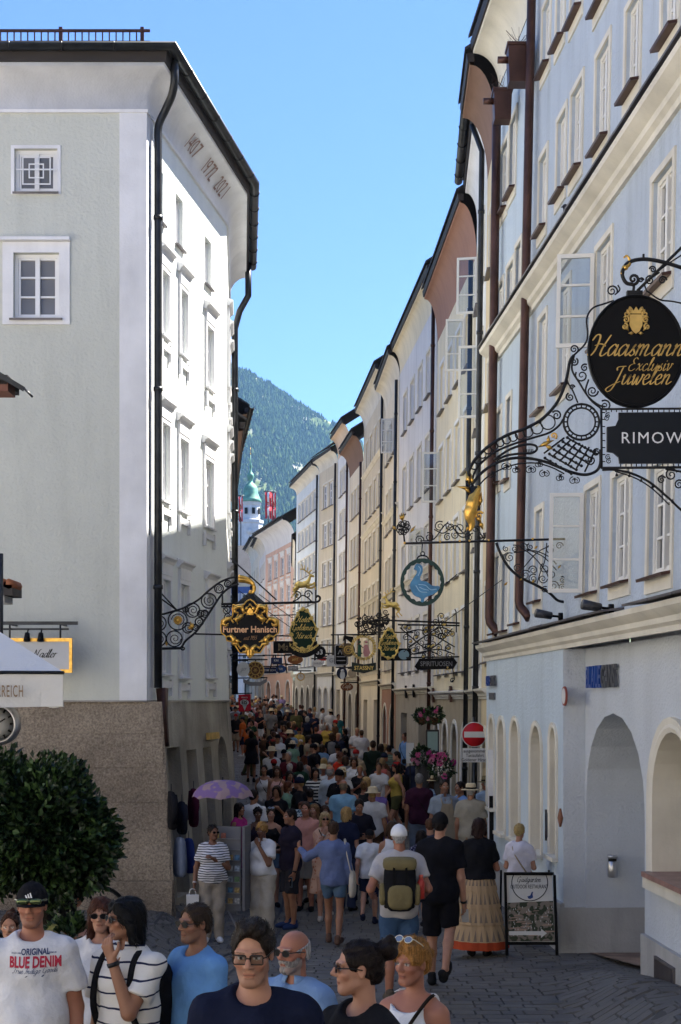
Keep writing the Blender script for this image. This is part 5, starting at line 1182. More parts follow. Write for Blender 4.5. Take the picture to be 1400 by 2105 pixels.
g = MB(); S.plate(g, [(862, 1354), (932, 1352), (940, 1362), (932, 1375), (858, 1377), (852, 1370)], 0, .04); g.build('board', BK, S.root)
S.text('lettering', to_mesh_text('SPIRITUOSEN', 14 * S.k, .002, wscale=.8), 897, 1365, pmat('dull_steel_letter', (.16, .16, .18), rough=.4, metal=.5), -.024)

# ---------------------------------------------- the smaller signs crowding the street beyond
def board_sign(name, label, wpx, wpy, Y, poly, mat, text=None, arm=None, extra=None):
 S = Sign(name, label, wpx, wpy, Y); g = MB(); S.plate(g, poly, 0, .05); g.build('board', mat, S.root)
 if arm:
  g = MB()
  for a in arm: S.line(g, a, 1.4, .0, sm=0)
  tag(g.build('iron_arm', IR, S.root), kind='stuff')
 for t_ in (text or []): S.text('lettering', t_[0], t_[1], t_[2], t_[3], -.03)
 if extra: extra(S)
 return S
WHT, GRYB = pmat('white_sign', (.62, .62, .6), rough=.5), pmat('grey_sign', (.25, .25, .25), rough=.5)
def rect(x0, y0, x1, y1): return [(x0, y0), (x1, y0), (x1, y1), (x0, y1)]
def oval(cx, cy, a, b_, n=24): return [(cx + a * math.cos(2 * math.pi * i / n), cy + b_ * math.sin(2 * math.pi * i / n)) for i in range(n)]
board_sign('shop_sign', 'wide black board with tan capital letters, partly behind the ribbon', 480, 1312, 29.5, rect(562, 1318, 652, 1343), BK, [(to_mesh_text('Ma', 20 * 29.5 / F, .003), 583, 1331, pmat('tan_letter', (.22, .17, .10)))], [[(478, 1306), (655, 1308)], [(567, 1306), (567, 1318)], [(645, 1306), (645, 1318)]])
def wheel(S):
 g = MB(); S.ring(g, (525, 1378), 17, 1.6, -.03); S.ring(g, (525, 1378), 9, 1.2, -.03)
 for i in range(12): S.leaf(g, (525 + 10 * math.cos(i * .5236), 1378 + 10 * math.sin(i * .5236)), (525 + 16 * math.cos(i * .5236), 1378 + 16 * math.sin(i * .5236)), 1.8, dy=-.03)
 S.rosette(g, (525, 1378), 5, 6, 0, -.03); tag(g.build('gilt_rim', M['goldpaint'], S.root), kind='stuff')
board_sign('shop_sign', 'round brown disc with gilt rays below the shield sign', 487, 1360, 31, oval(525, 1378, 18, 18), pmat('brown_disc', (.16, .08, .04)), None, [[(480, 1356), (550, 1356)], [(525, 1356), (525, 1362)]], wheel)
board_sign('shop_sign', 'small pale oval board peeking out just above the brown disc', 487, 1352, 33, oval(526, 1356, 17, 7), WHT, [(to_mesh_text('WALCH', 7 * 33 / F, .001), 526, 1356, GRYB)], [[(484, 1348), (545, 1348)]])
board_sign('shop_sign', 'pale round board against the left wall below the shield', 480, 1360, 30, oval(500, 1376, 13, 16), WHT, [(script('ger', 5 * 30 / F), 501, 1376, GRYB)], [[(478, 1358), (510, 1358)]])
board_sign('shop_sign', 'long grey curved board under the brown disc', 487, 1395, 36, [(500, 1395), (515, 1402), (535, 1402), (549, 1394), (549, 1402), (535, 1410), (515, 1410), (500, 1403)], GRYB, None, [[(486, 1394), (550, 1393)]])
board_sign('shop_sign', 'small dark blue board right of the brown disc', 487, 1345, 38, rect(557, 1352, 580, 1364), pmat('navy_sign', (.02, .03, .08)), [(to_mesh_text('KAI', 6 * 38 / F, .001), 568, 1358, WHT)], [[(540, 1347), (600, 1347)], [(562, 1347), (553, 1384)], [(566, 1347), (574, 1384)], [(585, 1347), (590, 1384)]])
board_sign('shop_sign', 'navy board with white letters below the small dark blue board', 487, 1373, 38.5, rect(543, 1372, 568, 1384), pmat('navy_sign', (.02, .03, .08)), [(to_mesh_text('DIM 3DN', 6 * 38 / F, .001), 555, 1378, WHT)], [[(540, 1370), (570, 1370)]])
board_sign('shop_sign', 'blue oval board with pale lettering beside the navy board', 487, 1366, 39, oval(577, 1375, 11, 8), pmat('blue_sign', (.03, .07, .2)), [(to_mesh_text('bit', 8 * 39 / F, .001), 577, 1375, WHT)], [[(560, 1365), (592, 1365)]])
board_sign('shop_sign', 'plain grey rectangular board right of the blue oval', 487, 1370, 41, rect(592, 1369, 613, 1379), GRYB, [(to_mesh_text('OPTIK', 6 * 41 / F, .001), 602, 1374, WHT)], [[(588, 1366), (618, 1366)]])
board_sign('shop_sign', 'red brown painted board with gilt scrolls above the grey board', 487, 1350, 40, oval(607, 1356, 16, 9), pmat('rust_sign', (.25, .09, .03)), [(script('wirt', 4 * 40 / F), 607, 1356, M['gold2'])], [[(585, 1345), (630, 1345)]])
board_sign('shop_sign', 'black disc with a white curled mark right of the ribbon', 700, 1335, 43, oval(658, 1341, 12, 13), BK, [(to_mesh_text('33', 14 * 43 / F, .004), 657, 1341, WHT)], [[(640, 1326), (690, 1326)], [(658, 1326), (658, 1330)]])
board_sign('shop_sign', 'white round board with grey letters under the black disc', 700, 1363, 46, oval(653, 1364, 11, 8), WHT, [(to_mesh_text('UHREN', 6 * 46 / F, .001), 653, 1364, GRYB)], [[(640, 1354), (690, 1354)]])
board_sign('shop_sign', 'red white red flag shaped board beside the white round board', 700, 1350, 46.5, rect(652, 1351, 670, 1358), pmat('sign_red', (.42, .03, .03)), None, [[(650, 1349), (690, 1349)]])
def clock(S):
 g = MB(); S.ring(g, (618, 1391), 7.5, 1.2, -.03); S.line(g, [(618, 1391), (618, 1386)], .6, -.03, sm=0); S.line(g, [(618, 1391), (622, 1392)], .6, -.03, sm=0); tag(g.build('dial_mark', M['goldpaint'], S.root), kind='stuff')
board_sign('watch_sign', 'pale pocket watch shaped sign hanging low before the pale blue house', 690, 1380, 48, oval(618, 1391, 7.5, 8), WHT, None, [[(600, 1379), (640, 1379)], [(618, 1379), (618, 1383)]], clock)
board_sign('shop_sign', 'white square board with dark letters in mid street', 745, 1345, 44, rect(672, 1347, 700, 1370), WHT, [(to_mesh_text('GE', 12 * 44 / F, .002), 684, 1358, GRYB)], [[(668, 1343), (745, 1343)], [(675, 1343), (675, 1347)], [(697, 1343), (697, 1347)]])
def logo(S):
 g = MB(); S.line(g, [(695, 1345), (699, 1336), (703, 1345), (705, 1340), (708, 1345)], 1.1, -.03, sm=0); S.line(g, [(692, 1350), (710, 1350)], .8, -.03, sm=0); S.line(g, [(692, 1358), (710, 1358)], .8, -.03, sm=0)
 P = [(691, 1326), (712, 1326), (714, 1330), (714, 1363), (711, 1367), (692, 1367), (689, 1363), (689, 1330), (691, 1326)]; S.line(g, P, 1.0, -.03, sm=0); tag(g.build('painted_mark', pmat('silver_mark', (.45, .45, .46), metal=.3), S.root), kind='stuff')
board_sign('shop_sign', 'tall black board with silver peak mark next to the white square board', 745, 1330, 39, [(690, 1324), (713, 1324), (716, 1330), (716, 1364), (712, 1368), (692, 1368), (687, 1364), (687, 1330)], BK, None, [[(680, 1305), (760, 1305)], [(695, 1305), (695, 1324)], [(709, 1305), (709, 1324)]], logo)
def hat(S):
 g = MB(); S.plate(g, oval(716, 1336, 14, 14), .06, .03); g.build('round_plate', pmat('bronze_plate', (.16, .12, .08), metal=.4), S.root)
 g = MB(); S.ring(g, (716, 1336), 8, 1.6, .03); S.ring(g, (716, 1336), 4, 1.2, .03); S.line(g, [(697, 1330), (707, 1322), (706, 1330), (697, 1330)], 1, .02, sm=0); tag(g.build('gilt_mark', M['goldpaint'], S.root), kind='stuff')
board_sign('hat_sign', 'black bowler hat shaped sign above a bronze plate with rings', 770, 1306, 37, [(705, 1318), (706, 1308), (712, 1307), (726, 1309), (727, 1318), (722, 1322), (712, 1314)], BK, None, [[(690, 1305), (770, 1305)]], hat)
def couple(S):
 g = MB(); n_ = 26; S.ring(g, (747, 1331), 22, 1.4); S.ring(g, (747, 1331), 25, .9)
 for i in range(n_): S.leaf(g, (747 + 22 * math.cos(i * 6.283 / n_), 1331 + 22 * math.sin(i * 6.283 / n_)), (747 + 28 * math.cos(i * 6.283 / n_ + .15), 1331 + 28 * math.sin(i * 6.283 / n_ + .15)), 2)
 tag(g.build('gilt_wreath', M['gold2'], S.root), kind='stuff')
 for nm, cx_, mt, sk in (('painted_gentleman', 739, pmat('coat_green', (.03, .09, .06)), 0), ('painted_lady', 753, pmat('gown_pink', (.5, .24, .24)), 1)):
  g = MB(); S.plate(g, [(cx_ - 3, 1325), (cx_ + 3, 1325), (cx_ + (8 if sk else 4), 1342), (cx_ + 3, 1350), (cx_ - 3, 1350), (cx_ - (7 if sk else 4), 1342)], 0, .04); g.ball(S.p(cx_, 1320), 3 * S.k, 0, 8); S.line(g, [(cx_ + (-3 if sk else 3), 1327), (746, 1332)], 1, 0, sm=0); g.build(nm, mt, S.root)
board_sign('costume_sign', 'dark curved shop board in capitals under a gilt wreath with a dancing couple', 800, 1300, 36, [(723, 1361), (748, 1366), (773, 1362), (773, 1377), (748, 1384), (723, 1380)], pmat('dark_green_sign', (.01, .02, .018), rough=.4), [(to_mesh_text('STASSNY', 11.5 * 36 / F, .0025, wscale=.86), 748, 1373.5, M['gold2'])], [[(690, 1305), (800, 1303)], [(747, 1303), (747, 1306)], [(730, 1352), (730, 1363)], [(766, 1352), (766, 1363)]], couple)
def vinebr(S):
 g = MB();
 for q in (((735, 1290), (760, 1278), (785, 1270), (800, 1262)), ((740, 1300), (765, 1290), (790, 1285)), ((745, 1275), (770, 1285), (800, 1280))): S.vine(g, q, 1.6, 7, 7, 5)
 rs = random.Random(2)
 for i in range(60): a = (rs.uniform(736, 800), rs.uniform(1266, 1300)); S.leaf(g, a, (a[0] + rs.uniform(-8, 8), a[1] + rs.uniform(-8, 6)), 2.4)
 tag(g.build('iron_foliage', IR, S.root), kind='stuff')
 g = MB(); S.plate(g, oval(830, 1346, 11, 10), -.03, .02); g.build('painted_figure', pmat('pale_blue_figure', (.2, .3, .36)), S.root)
board_sign('vine_sign', 'dark oblong board with a pale blue figure under black iron foliage', 850, 1300, 33, rect(783, 1333, 845, 1358), BK, None, [[(735, 1300), (850, 1300)], [(790, 1300), (790, 1333)], [(838, 1300), (838, 1333)]], vinebr)
board_sign('cafe_sign', 'brown oval cafe sign with cream script low over the crowd', 738, 1410, 40, oval(713, 1412, 13, 8), pmat('cafe_brown', (.20, .07, .03)), [(script('Cafe', 5.2 * 40 / F, .3, .2), 713, 1412, pmat('cream_letter', (.65, .55, .4)))], [[(700, 1403), (738, 1403)]])
def peng(S):
 g = MB(); S.plate(g, oval(704, 1388, 5, 9), -.03, .02); g.ball(S.p(704, 1379, -.03), 3.4 * S.k, 0, 8); g.build('painted_bird', WHT, S.root)
board_sign('bird_sign', 'round blue black sign with a white bird above the cafe sign', 740, 1378, 42, oval(703, 1384, 11, 12), pmat('blue_black_sign', (.015, .02, .045)), None, [[(690, 1372), (740, 1372)]], peng)
board_sign('pale_oval_sign', 'pale tan oval sign right of the round bird sign', 745, 1380, 43, oval(724, 1384, 9, 9), pmat('tan_oval', (.42, .33, .22)), None, [[(715, 1374), (742, 1374)]])
S = Sign('ice_cream_banner', 'red banner with a white ice cream cone and black letters by the left wall', 490, 1427, 30.5, 'banner')
g = MB(); S.plate(g, [(490, 1428), (515, 1427), (516, 1461), (491, 1463)], 0, .01); g.build('cloth', pmat('banner_red', (.45, .012, .03)), S.root)
g = MB(); S.plate(g, [(498, 1448), (508, 1448), (503, 1461)], -.012, .008); S.plate(g, oval(502.5, 1444, 9, 6), -.012, .008); g.build('painted_cone', WHT, S.root)
S.text('lettering', to_mesh_text('EIS', 10 * S.k, .003), 502.5, 1444, BK, -.02); S.text('lettering', to_mesh_text('FRISCH', 4 * S.k, .001), 503, 1434, WHT, -.012)
g = MB(); S.line(g, [(484, 1426), (518, 1425)], 1.2, sm=0); g.build('rod', IR, S.root)
S = Sign('awning_arm', 'curved black iron arm with scroll foot against the left wall', 480, 1350, 27, 'bracket')
g = MB(); S.line(g, [(488, 1343), (465, 1350), (440, 1362), (425, 1376), (418, 1392)], 2, m=0); S.spi(g, (421, 1391), 5, 2, 1.5, 1.6); S.line(g, [(461, 1336), (461, 1398)], 1.5, sm=0); g.build('arm', IR, S.root); g = MB().box(S.p(460, 1396), (.06, .06, .07)); g.build('lamp_cap', M['copper'], S.root)
# ------------------------------------------------------------------ people: one continuous skin per body grown from a distance field
def axis(lo, hi, h, fine=()):
 out = [lo]; fine = sorted(fine)
 while out[-1] < hi:
  x = out[-1]; st = h
  for a, b_, f_ in fine:
   if a - 1e-9 <= x < b_: st = min(st, f_)
   elif x < a < x + st: st = max(min(st, a - x), .3 * f_)
  out.append(x + st)
 return np.array(out, np.float32)
def smin(a, b_, k):
 h = np.clip(.5 + .5 * (b_ - a) / k, 0, 1); return b_ + (a - b_) * h - k * h * (1 - h)
def smax(a, b_, k): return -smin(-a, -b_, k)
class Field:
 def __init__(s, xs, ys, zs): s.x, s.y, s.z = xs, ys, zs; s.D = np.full((len(xs), len(ys), len(zs)), .6, np.float32)
 def box(s, lo, hi):
  sl = []
  for ax, a, b_ in zip((s.x, s.y, s.z), lo, hi):
   i, j = np.searchsorted(ax, (a, b_)); sl.append(slice(max(0, i - 1), min(len(ax), j + 1)))
  sl = tuple(sl); return sl, s.x[sl[0]][:, None, None], s.y[sl[1]][None, :, None], s.z[sl[2]][None, None, :]
 def cone(s, a, b_, ra, rb, k=.02, flat=1, cutb=False, cuta=False, warp=None):
  a, b_ = np.array(a, np.float32), np.array(b_, np.float32); m_ = max(ra, rb) + k + .04
  sl, X, Y, Z = s.box(np.minimum(a, b_) - m_, np.maximum(a, b_) + m_)
  if s.D[sl].size == 0: return s
  d = b_ - a; L2 = float(d @ d) + 1e-9
  px_, py_, pz_ = X - a[0], (Y - a[1]), Z - a[2]
  t_ = (px_ * d[0] + py_ * d[1] + pz_ * d[2]) / L2; tc = np.clip(t_, 0, 1)
  q = np.sqrt((px_ - d[0] * tc) ** 2 + ((py_ - d[1] * tc) / flat) ** 2 + (pz_ - d[2] * tc) ** 2) - (ra + (rb - ra) * tc)
  q = q * min(1, flat)
  if cutb: q = np.maximum(q, (t_ - 1) * math.sqrt(L2))
  if cuta: q = np.maximum(q, -t_ * math.sqrt(L2))
  s.D[sl] = smin(s.D[sl], q, k); return s
 def ell(s, c, r, k=.03, sub=False):
  c, r = np.array(c, np.float32), np.array(r, np.float32)
  sl, X, Y, Z = s.box(c - r - k - .04, c + r + k + .04)
  if s.D[sl].size == 0: return s
  x, y, z = (X - c[0]) / r[0], (Y - c[1]) / r[1], (Z - c[2]) / r[2]
  k0 = np.sqrt(x * x + y * y + z * z) + 1e-6; k1 = np.sqrt((x / r[0]) ** 2 + (y / r[1]) ** 2 + (z / r[2]) ** 2) + 1e-6
  q = k0 * (k0 - 1) / k1
  s.D[sl] = smax(s.D[sl], -q, k) if sub else smin(s.D[sl], q, k); return s
 def net(s):
  D = s.D; I = D < 0
  act = np.zeros(tuple(n - 1 for n in D.shape), np.uint8)
  for i in (0, 1):
   for j in (0, 1):
    for k in (0, 1): act += I[i:i + act.shape[0], j:j + act.shape[1], k:k + act.shape[2]]
  cells = np.argwhere((act > 0) & (act < 8)); n = len(cells)
  if n == 0: return np.zeros((0, 3), np.float32), np.zeros((0, 4), np.int32)
  idx = np.full(act.shape, -1, np.int32); idx[tuple(cells.T)] = np.arange(n)
  cor = [(i, j, k) for i in (0, 1) for j in (0, 1) for k in (0, 1)]
  val = np.stack([D[cells[:, 0] + c[0], cells[:, 1] + c[1], cells[:, 2] + c[2]] for c in cor], 1)
  acc = np.zeros((n, 3), np.float32); cnt = np.zeros((n, 1), np.float32)
  for a in range(8):
   for b_ in range(a + 1, 8):
    df = [cor[b_][q] - cor[a][q] for q in range(3)]
    if sum(map(abs, df)) != 1: continue
    va, vb = val[:, a], val[:, b_]; cr = (va < 0) != (vb < 0)
    t_ = np.where(cr, va / np.where(va == vb, 1, va - vb), 0)
    p = np.array(cor[a], np.float32)[None] + t_[:, None] * np.array(df, np.float32)[None]
    acc += np.where(cr[:, None], p, 0); cnt += cr[:, None]
  acc = acc / np.maximum(cnt, 1) + cells
  V = np.stack([np.interp(acc[:, q], np.arange(len(ax)), ax) for q, ax in enumerate((s.x, s.y, s.z))], 1)
  Q = []
  for ax in range(3):
   sl0 = [slice(None)] * 3; sl1 = [slice(None)] * 3; sl0[ax] = slice(0, -1); sl1[ax] = slice(1, None)
   e = I[tuple(sl0)] != I[tuple(sl1)]; inn = [slice(1, -1)] * 3; inn[ax] = slice(None);
   e2 = np.zeros_like(e); e2[tuple(inn)] = e[tuple(inn)]
   P = np.argwhere(e2); u, v = (ax + 1) % 3, (ax + 2) % 3
   def cell(du, dv):
    q = P.copy(); q[:, u] -= du; q[:, v] -= dv; return idx[q[:, 0], q[:, 1], q[:, 2]]
   qd = np.stack([cell(1, 1), cell(0, 1), cell(0, 0), cell(1, 0)], 1)
   fl = ~I[tuple(sl0)][tuple(P.T)]; qd[fl] = qd[fl][:, ::-1]; Q.append(qd)
  return V, np.concatenate(Q)
 def mesh(s, name, mats, scale=1):
  V, Q = s.net(); return np_mesh(name, V * scale, Q, mats)
def np_mesh(name, V, Q, mats):
 me = bpy.data.meshes.new(name); n, f_ = len(V), len(Q)
 me.vertices.add(n); me.vertices.foreach_set('co', V.astype(np.float32).ravel())
 me.loops.add(f_ * 4); me.loops.foreach_set('vertex_index', Q.astype(np.int32).ravel())
 me.polygons.add(f_); me.polygons.foreach_set('loop_start', np.arange(f_, dtype=np.int32) * 4)
 me.polygons.foreach_set('use_smooth', np.ones(f_, bool))
 for q in (mats if isinstance(mats, (list, tuple)) else [mats]): me.materials.append(q)
 me.update(calc_edges=True); return me
# skin takes its tone from a colour kept on the body's own points (lips, brows, stubble)
m, t, b = newmat('skin'); at_ = N(t, 'Attribute'); at_.attribute_name = 'tone'
n1 = N(t, 'TexNoise'); n1.inputs['Scale'].default_value = 9; n1.inputs['Detail'].default_value = 4; t.links.new(N(t, 'TexCoord').outputs['Object'], n1.inputs[0])
hs_ = N(t, 'MixRGB'); hs_.blend_type = 'MULTIPLY'; hs_.inputs[0].default_value = .55; r1 = N(t, 'ValToRGB'); r1.color_ramp.elements[0].color = (.72, .6, .56, 1); r1.color_ramp.elements[1].color = (1.1, 1.08, 1.05, 1); r1.color_ramp.elements[0].position = .3; r1.color_ramp.elements[1].position = .7
t.links.new(n1.outputs[0], r1.inputs[0]); t.links.new(at_.outputs['Color'], hs_.inputs[1]); t.links.new(r1.outputs[0], hs_.inputs[2]); t.links.new(hs_.outputs[0], b.inputs['Base Color'])
b.inputs['Roughness'].default_value = .52; b.inputs['Specular IOR Level'].default_value = .35
n2 = N(t, 'TexNoise'); n2.inputs['Scale'].default_value = 130; t.links.new(N(t, 'TexCoord').outputs['Object'], n2.inputs[0]); bp = N(t, 'Bump'); bp.inputs['Strength'].default_value = .12; bp.inputs['Distance'].default_value = .004; t.links.new(n2.outputs[0], bp.inputs['Height']); t.links.new(bp.outputs[0], b.inputs['Normal'])
M['skin'] = m
def hairmat(c):
 k = 'hair_%02x%02x%02x' % tuple(int(x * 255) for x in c)
 if k in MATS: return MATS[k]
 m, t, b = newmat(k); co = N(t, 'TexCoord').outputs['Object']; mp = N(t, 'Mapping'); mp.inputs['Scale'].default_value = (150, 150, 14); t.links.new(co, mp.inputs[0])
 n1 = N(t, 'TexNoise'); n1.inputs['Scale'].default_value = 1; n1.inputs['Detail'].default_value = 3; n1.inputs['Distortion'].default_value = .6; t.links.new(mp.outputs[0], n1.inputs[0])
 mx = N(t, 'MixRGB'); mx.inputs[1].default_value = col4(tuple(x * .45 for x in c)); mx.inputs[2].default_value = col4(tuple(min(1, x * 1.15) for x in c))
 r_ = N(t, 'ValToRGB'); r_.color_ramp.elements[0].position = .36; r_.color_ramp.elements[1].position = .64; t.links.new(n1.outputs[0], r_.inputs[0]); t.links.new(r_.outputs[0], mx.inputs[0])
 t.links.new(mx.outputs[0], b.inputs['Base Color']); b.inputs['Roughness'].default_value = .55; b.inputs['Specular IOR Level'].default_value = .16
 bp = N(t, 'Bump'); bp.inputs['Strength'].default_value = .8; bp.inputs['Distance'].default_value = .006; t.links.new(n1.outputs[0], bp.inputs['Height']); t.links.new(bp.outputs[0], b.inputs['Normal']); return m
def stripemat(name, c1, c2, period, duty, axis_='z', obj=True):
 m, t, b = newmat(name); co = N(t, 'TexCoord').outputs['Object']; sp = N(t, 'SeparateXYZ'); t.links.new(co, sp.inputs[0])
 nz = N(t, 'TexNoise'); nz.inputs['Scale'].default_value = 7; t.links.new(co, nz.inputs[0])
 ma = N(t, 'Math', operation='MULTIPLY_ADD'); ma.inputs[1].default_value = .03; t.links.new(nz.outputs[0], ma.inputs[0]); t.links.new(sp.outputs[axis_.upper()], ma.inputs[2])
 m1 = N(t, 'Math', operation='DIVIDE'); m1.inputs[1].default_value = period; t.links.new(ma.outputs[0], m1.inputs[0])
 m2 = N(t, 'Math', operation='FRACT'); t.links.new(m1.outputs[0], m2.inputs[0]); m3 = N(t, 'Math', operation='LESS_THAN'); m3.inputs[1].default_value = duty; t.links.new(m2.outputs[0], m3.inputs[0])
 mx = N(t, 'MixRGB'); mx.inputs[1].default_value = col4(c1); mx.inputs[2].default_value = col4(c2); t.links.new(m3.outputs[0], mx.inputs[0]); t.links.new(mx.outputs[0], b.inputs['Base Color']); b.inputs['Roughness'].default_value = .9; b.inputs['Specular IOR Level'].default_value = .1
 n2 = N(t, 'TexNoise'); n2.inputs['Scale'].default_value = 22; t.links.new(co, n2.inputs[0]); bp = N(t, 'Bump'); bp.inputs['Strength'].default_value = .35; bp.inputs['Distance'].default_value = .02; t.links.new(n2.outputs[0], bp.inputs['Height']); t.links.new(bp.outputs[0], b.inputs['Normal']); return m
def blotmat(name, c1, c2, sc_, pos=.5, vor=False):
 m, t, b = newmat(name); co = N(t, 'TexCoord').outputs['Object']
 n1 = N(t, 'TexVoronoi' if vor else 'TexNoise'); n1.inputs['Scale'].default_value = sc_; t.links.new(co, n1.inputs['Vector'])
 if not vor: n1.inputs['Detail'].default_value = 1
 r_ = N(t, 'ValToRGB'); e = r_.color_ramp.elements; e[0].position = pos - .03; e[1].position = pos + .03; e[0].color = col4(c1); e[1].color = col4(c2)
 t.links.new(n1.outputs['Distance' if vor else 0], r_.inputs[0]); t.links.new(r_.outputs[0], b.inputs['Base Color']); b.inputs['Roughness'].default_value = .9; b.inputs['Specular IOR Level'].default_value = .1; return m
ARMS = {'down': ((.045, .02, -.29), (.06, -.05, -.55)), 'fwd': ((.035, -.09, -.28), (.02, -.24, -.47)), 'back': ((.05, .13, -.27), (.06, .12, -.52)),
  'face': ((.01, -.14, -.26), (-.11, -.215, .02)), 'chin': ((-.03, -.16, -.23), (-.115, -.195, .045)), 'front': ((.06, -.02, -.28), (-.07, -.25, -.27)), 'chest': ((.07, -.05, -.28), (-.14, -.20, -.13)),
  'out': ((.22, -.06, -.17), (.36, -.27, -.05)), 'hip': ((.15, .09, -.24), (.03, -.04, -.44)), 'strap': ((.08, .0, -.28), (-.03, -.19, -.10)), 'elbowback': ((.11, .10, -.26), (.10, -.13, -.34)), 'bagdown': ((.08, .05, -.28), (.12, -.02, -.51))}
LEGS = {'stand': ((0, 0, 0), (0, 0, 0)), 'step': ((0, -.16, 0), (0, .18, .03)), 'step2': ((0, .18, .03), (0, -.16, 0)), 'shift': ((.03, -.05, 0), (.0, .05, 0)), 'lift': ((0, -.05, 0), (.02, .36, .16)), 'lift2': ((.02, .36, .16), (0, -.05, 0))}
SKIN = {'fair': (.42, .225, .15), 'tan': (.29, .145, .087), 'red': (.35, .155, .098), 'brown': (.19, .09, .053), 'dark': (.12, .06, .04)}
SHOE = {}
def shoe_mesh():
 if 'm' in SHOE: return SHOE['m']
 f = Field(axis(-.07, .07, .012), axis(-.21, .11, .012), axis(-.02, .14, .012))
 f.cone((0, .05, .045), (0, -.10, .035), .042, .04, .02); f.cone((0, -.06, .03), (0, -.15, .028), .042, .032, .03); f.cone((0, .04, .05), (0, .04, .105), .042, .043, .02)
 f.D = smax(f.D, -f.z[None, None, :] + .002 + 0 * f.D, .006); SHOE['m'] = f.mesh('shoe', M['white']); return SHOE['m']
def override(o, mat):
 if not o.data.materials: o.data.materials.append(mat)
 o.material_slots[0].link = 'OBJECT'; o.material_slots[0].material = mat
def person(label, px, ptop, h=1.72, face=0, sex='m', fat=0, skin='fair', hair=('short', (.03, .02, .015)), top=('tee', (.5, .5, .5)), bottom=('shorts', (.05, .06, .09)), shoes=(.5, .5, .5), armL='down', armR='down', legs='stand',
           hyaw=0, hpitch=0, lean=0, detail=1, Y=None, group=None, extras=(), stubble=0, beard=None, place=None, heel=0, seed=0):
 """detail 2: near the viewer, 1: middle distance, 0: crowd base; face 0 looks at the viewer, 90 to the picture's right"""
 if Y is not None and place is None and h is None: h = HC - (ptop - HZ) * Y / F - gz((px - CX) * Y / F, Y)
 s = h / 1.75; fem = sex == 'f'
 if place is None:
  if Y is None:
   Y = 22
   for _ in range(40): Y = (HC - h - gz((px - CX) * Y / F, Y)) * F / max(20, (ptop - HZ)) * .5 + Y * .5
  X = (px - CX) * Y / F; Z = gz(X, Y)
 else: X, Y, Z = place
 root = thing('person', label, 'person', (X, Y, Z), R(face), group)
 A = lambda *p: np.array(p, np.float32)
 wd = 1 + .30 * fat; sh = .148 if fem else .168; r_ar = (.040, .034, .024) if fem else (.047, .040, .027); r_ar = tuple(q * (1 + .3 * fat) for q in r_ar)
 shz = 1.388; SH = {1: A(sh, 0, shz), -1: A(-sh, 0, shz)}; EL = {}; WR = {}
 for sd, ar in ((1, armL), (-1, armR)):
  e, w_ = ARMS[ar] if isinstance(ar, str) else ar
  EL[sd] = SH[sd] + A(e[0] * sd + .02 * fat * sd, e[1], e[2]); WR[sd] = SH[sd] + A(w_[0] * sd + (.03 * fat * sd if ar in ('down', 'fwd', 'back') else 0), w_[1], w_[2])
 HIP, KN, AN = {}, {}, {}
 for sd, lg in ((1, LEGS[legs][0]), (-1, LEGS[legs][1])):
  HIP[sd] = A(.09 * sd, 0, .90); AN[sd] = A((.095 + lg[0]) * sd, lg[1] + .01, .085 + lg[2]); mid = (HIP[sd] + AN[sd]) / 2
  KN[sd] = mid + A(.0, -.03 - abs(lg[1]) * .22 - lg[2] * .5, .0 + lg[2] * .2); KN[sd][2] = max(KN[sd][2], .47)
 hc = A(0, -.012, 1.632); HR = Matrix.Rotation(R(hyaw), 3, 'Z') @ Matrix.Rotation(R(hpitch), 3, 'X'); Rm = np.array(HR, np.float32)
 neck0 = A(0, .02, 1.44); hcw = A(0, .012, 1.53) + Rm @ (hc - A(0, .012, 1.53))
 hs = .875 if fem else .90
 hands = [(WR[sd], (WR[sd] - EL[sd]) / np.linalg.norm(WR[sd] - EL[sd]), sd) for sd in (1, -1)]
 ch = {2: .014, 1: .017, 0: .022}[detail]; fh = {2: .0045, 1: .0085, 0: .015}[detail]; fhand = {2: .006, 1: .009, 0: .02}[detail]
 fx = [(hcw[0] - .105, hcw[0] + .105, fh)]; fy = [(hcw[1] - .14, hcw[1] + .13, fh)]; fz = [(hcw[2] - .15, hcw[2] + .14, fh)]
 hx_, hy_, hz_ = [], [], []
 for w_, d, sd in hands:
  if detail == 0: continue
  c = w_ + d * .09
  if detail == 2 and c[2] < 1.15: continue      # below the frame: plainer hands
  fx.append((c[0] - .085, c[0] + .085, fhand)); fy.append((c[1] - .085, c[1] + .085, fhand)); fz.append((c[2] - .10, c[2] + .10, fhand))
 xm = max(.34 + .1 * fat, max(abs(float(WR[q][0])) for q in (1, -1)) + .2, max(abs(float(EL[q][0])) for q in (1, -1)) + .1)
 y0 = min(-.28 - .12 * fat, min(float(WR[q][1]) for q in (1, -1)) - .22, min(float(AN[q][1]) for q in (1, -1)) - .12, float(hcw[1]) - .15); y1 = max(.24, max(float(AN[q][1]) for q in (1, -1)) + .12, max(float(WR[q][1]) for q in (1, -1)) + .15)
 xs, ys, zs = axis(-xm, xm, ch, fx), axis(y0, y1, ch, fy), axis(-.0, 1.80, ch, fz)
 f = Field(xs, ys, zs)
 wx, wy = (.86, .92) if fem else (1, 1)
 TOR = [((0, 0, 1.29), (.164 * wx * wd, .112 * wy * (1 + .3 * fat), .165)), ((0, 0 - .012 * fat, 1.09), ((.132 if fem else .152) * (1 + .5 * fat), .098 * (1 + .45 * fat), .17)), ((0, .01, .935), ((.178 if fem else .165) * (1 + .3 * fat), .118 * (1 + .35 * fat), .135))]
 if fat > .15: TOR.append(((0, -.05 - .03 * fat, 1.06), (.13 * (1 + .25 * fat), .10 * (1 + .35 * fat), .12 * (1 + .2 * fat))))
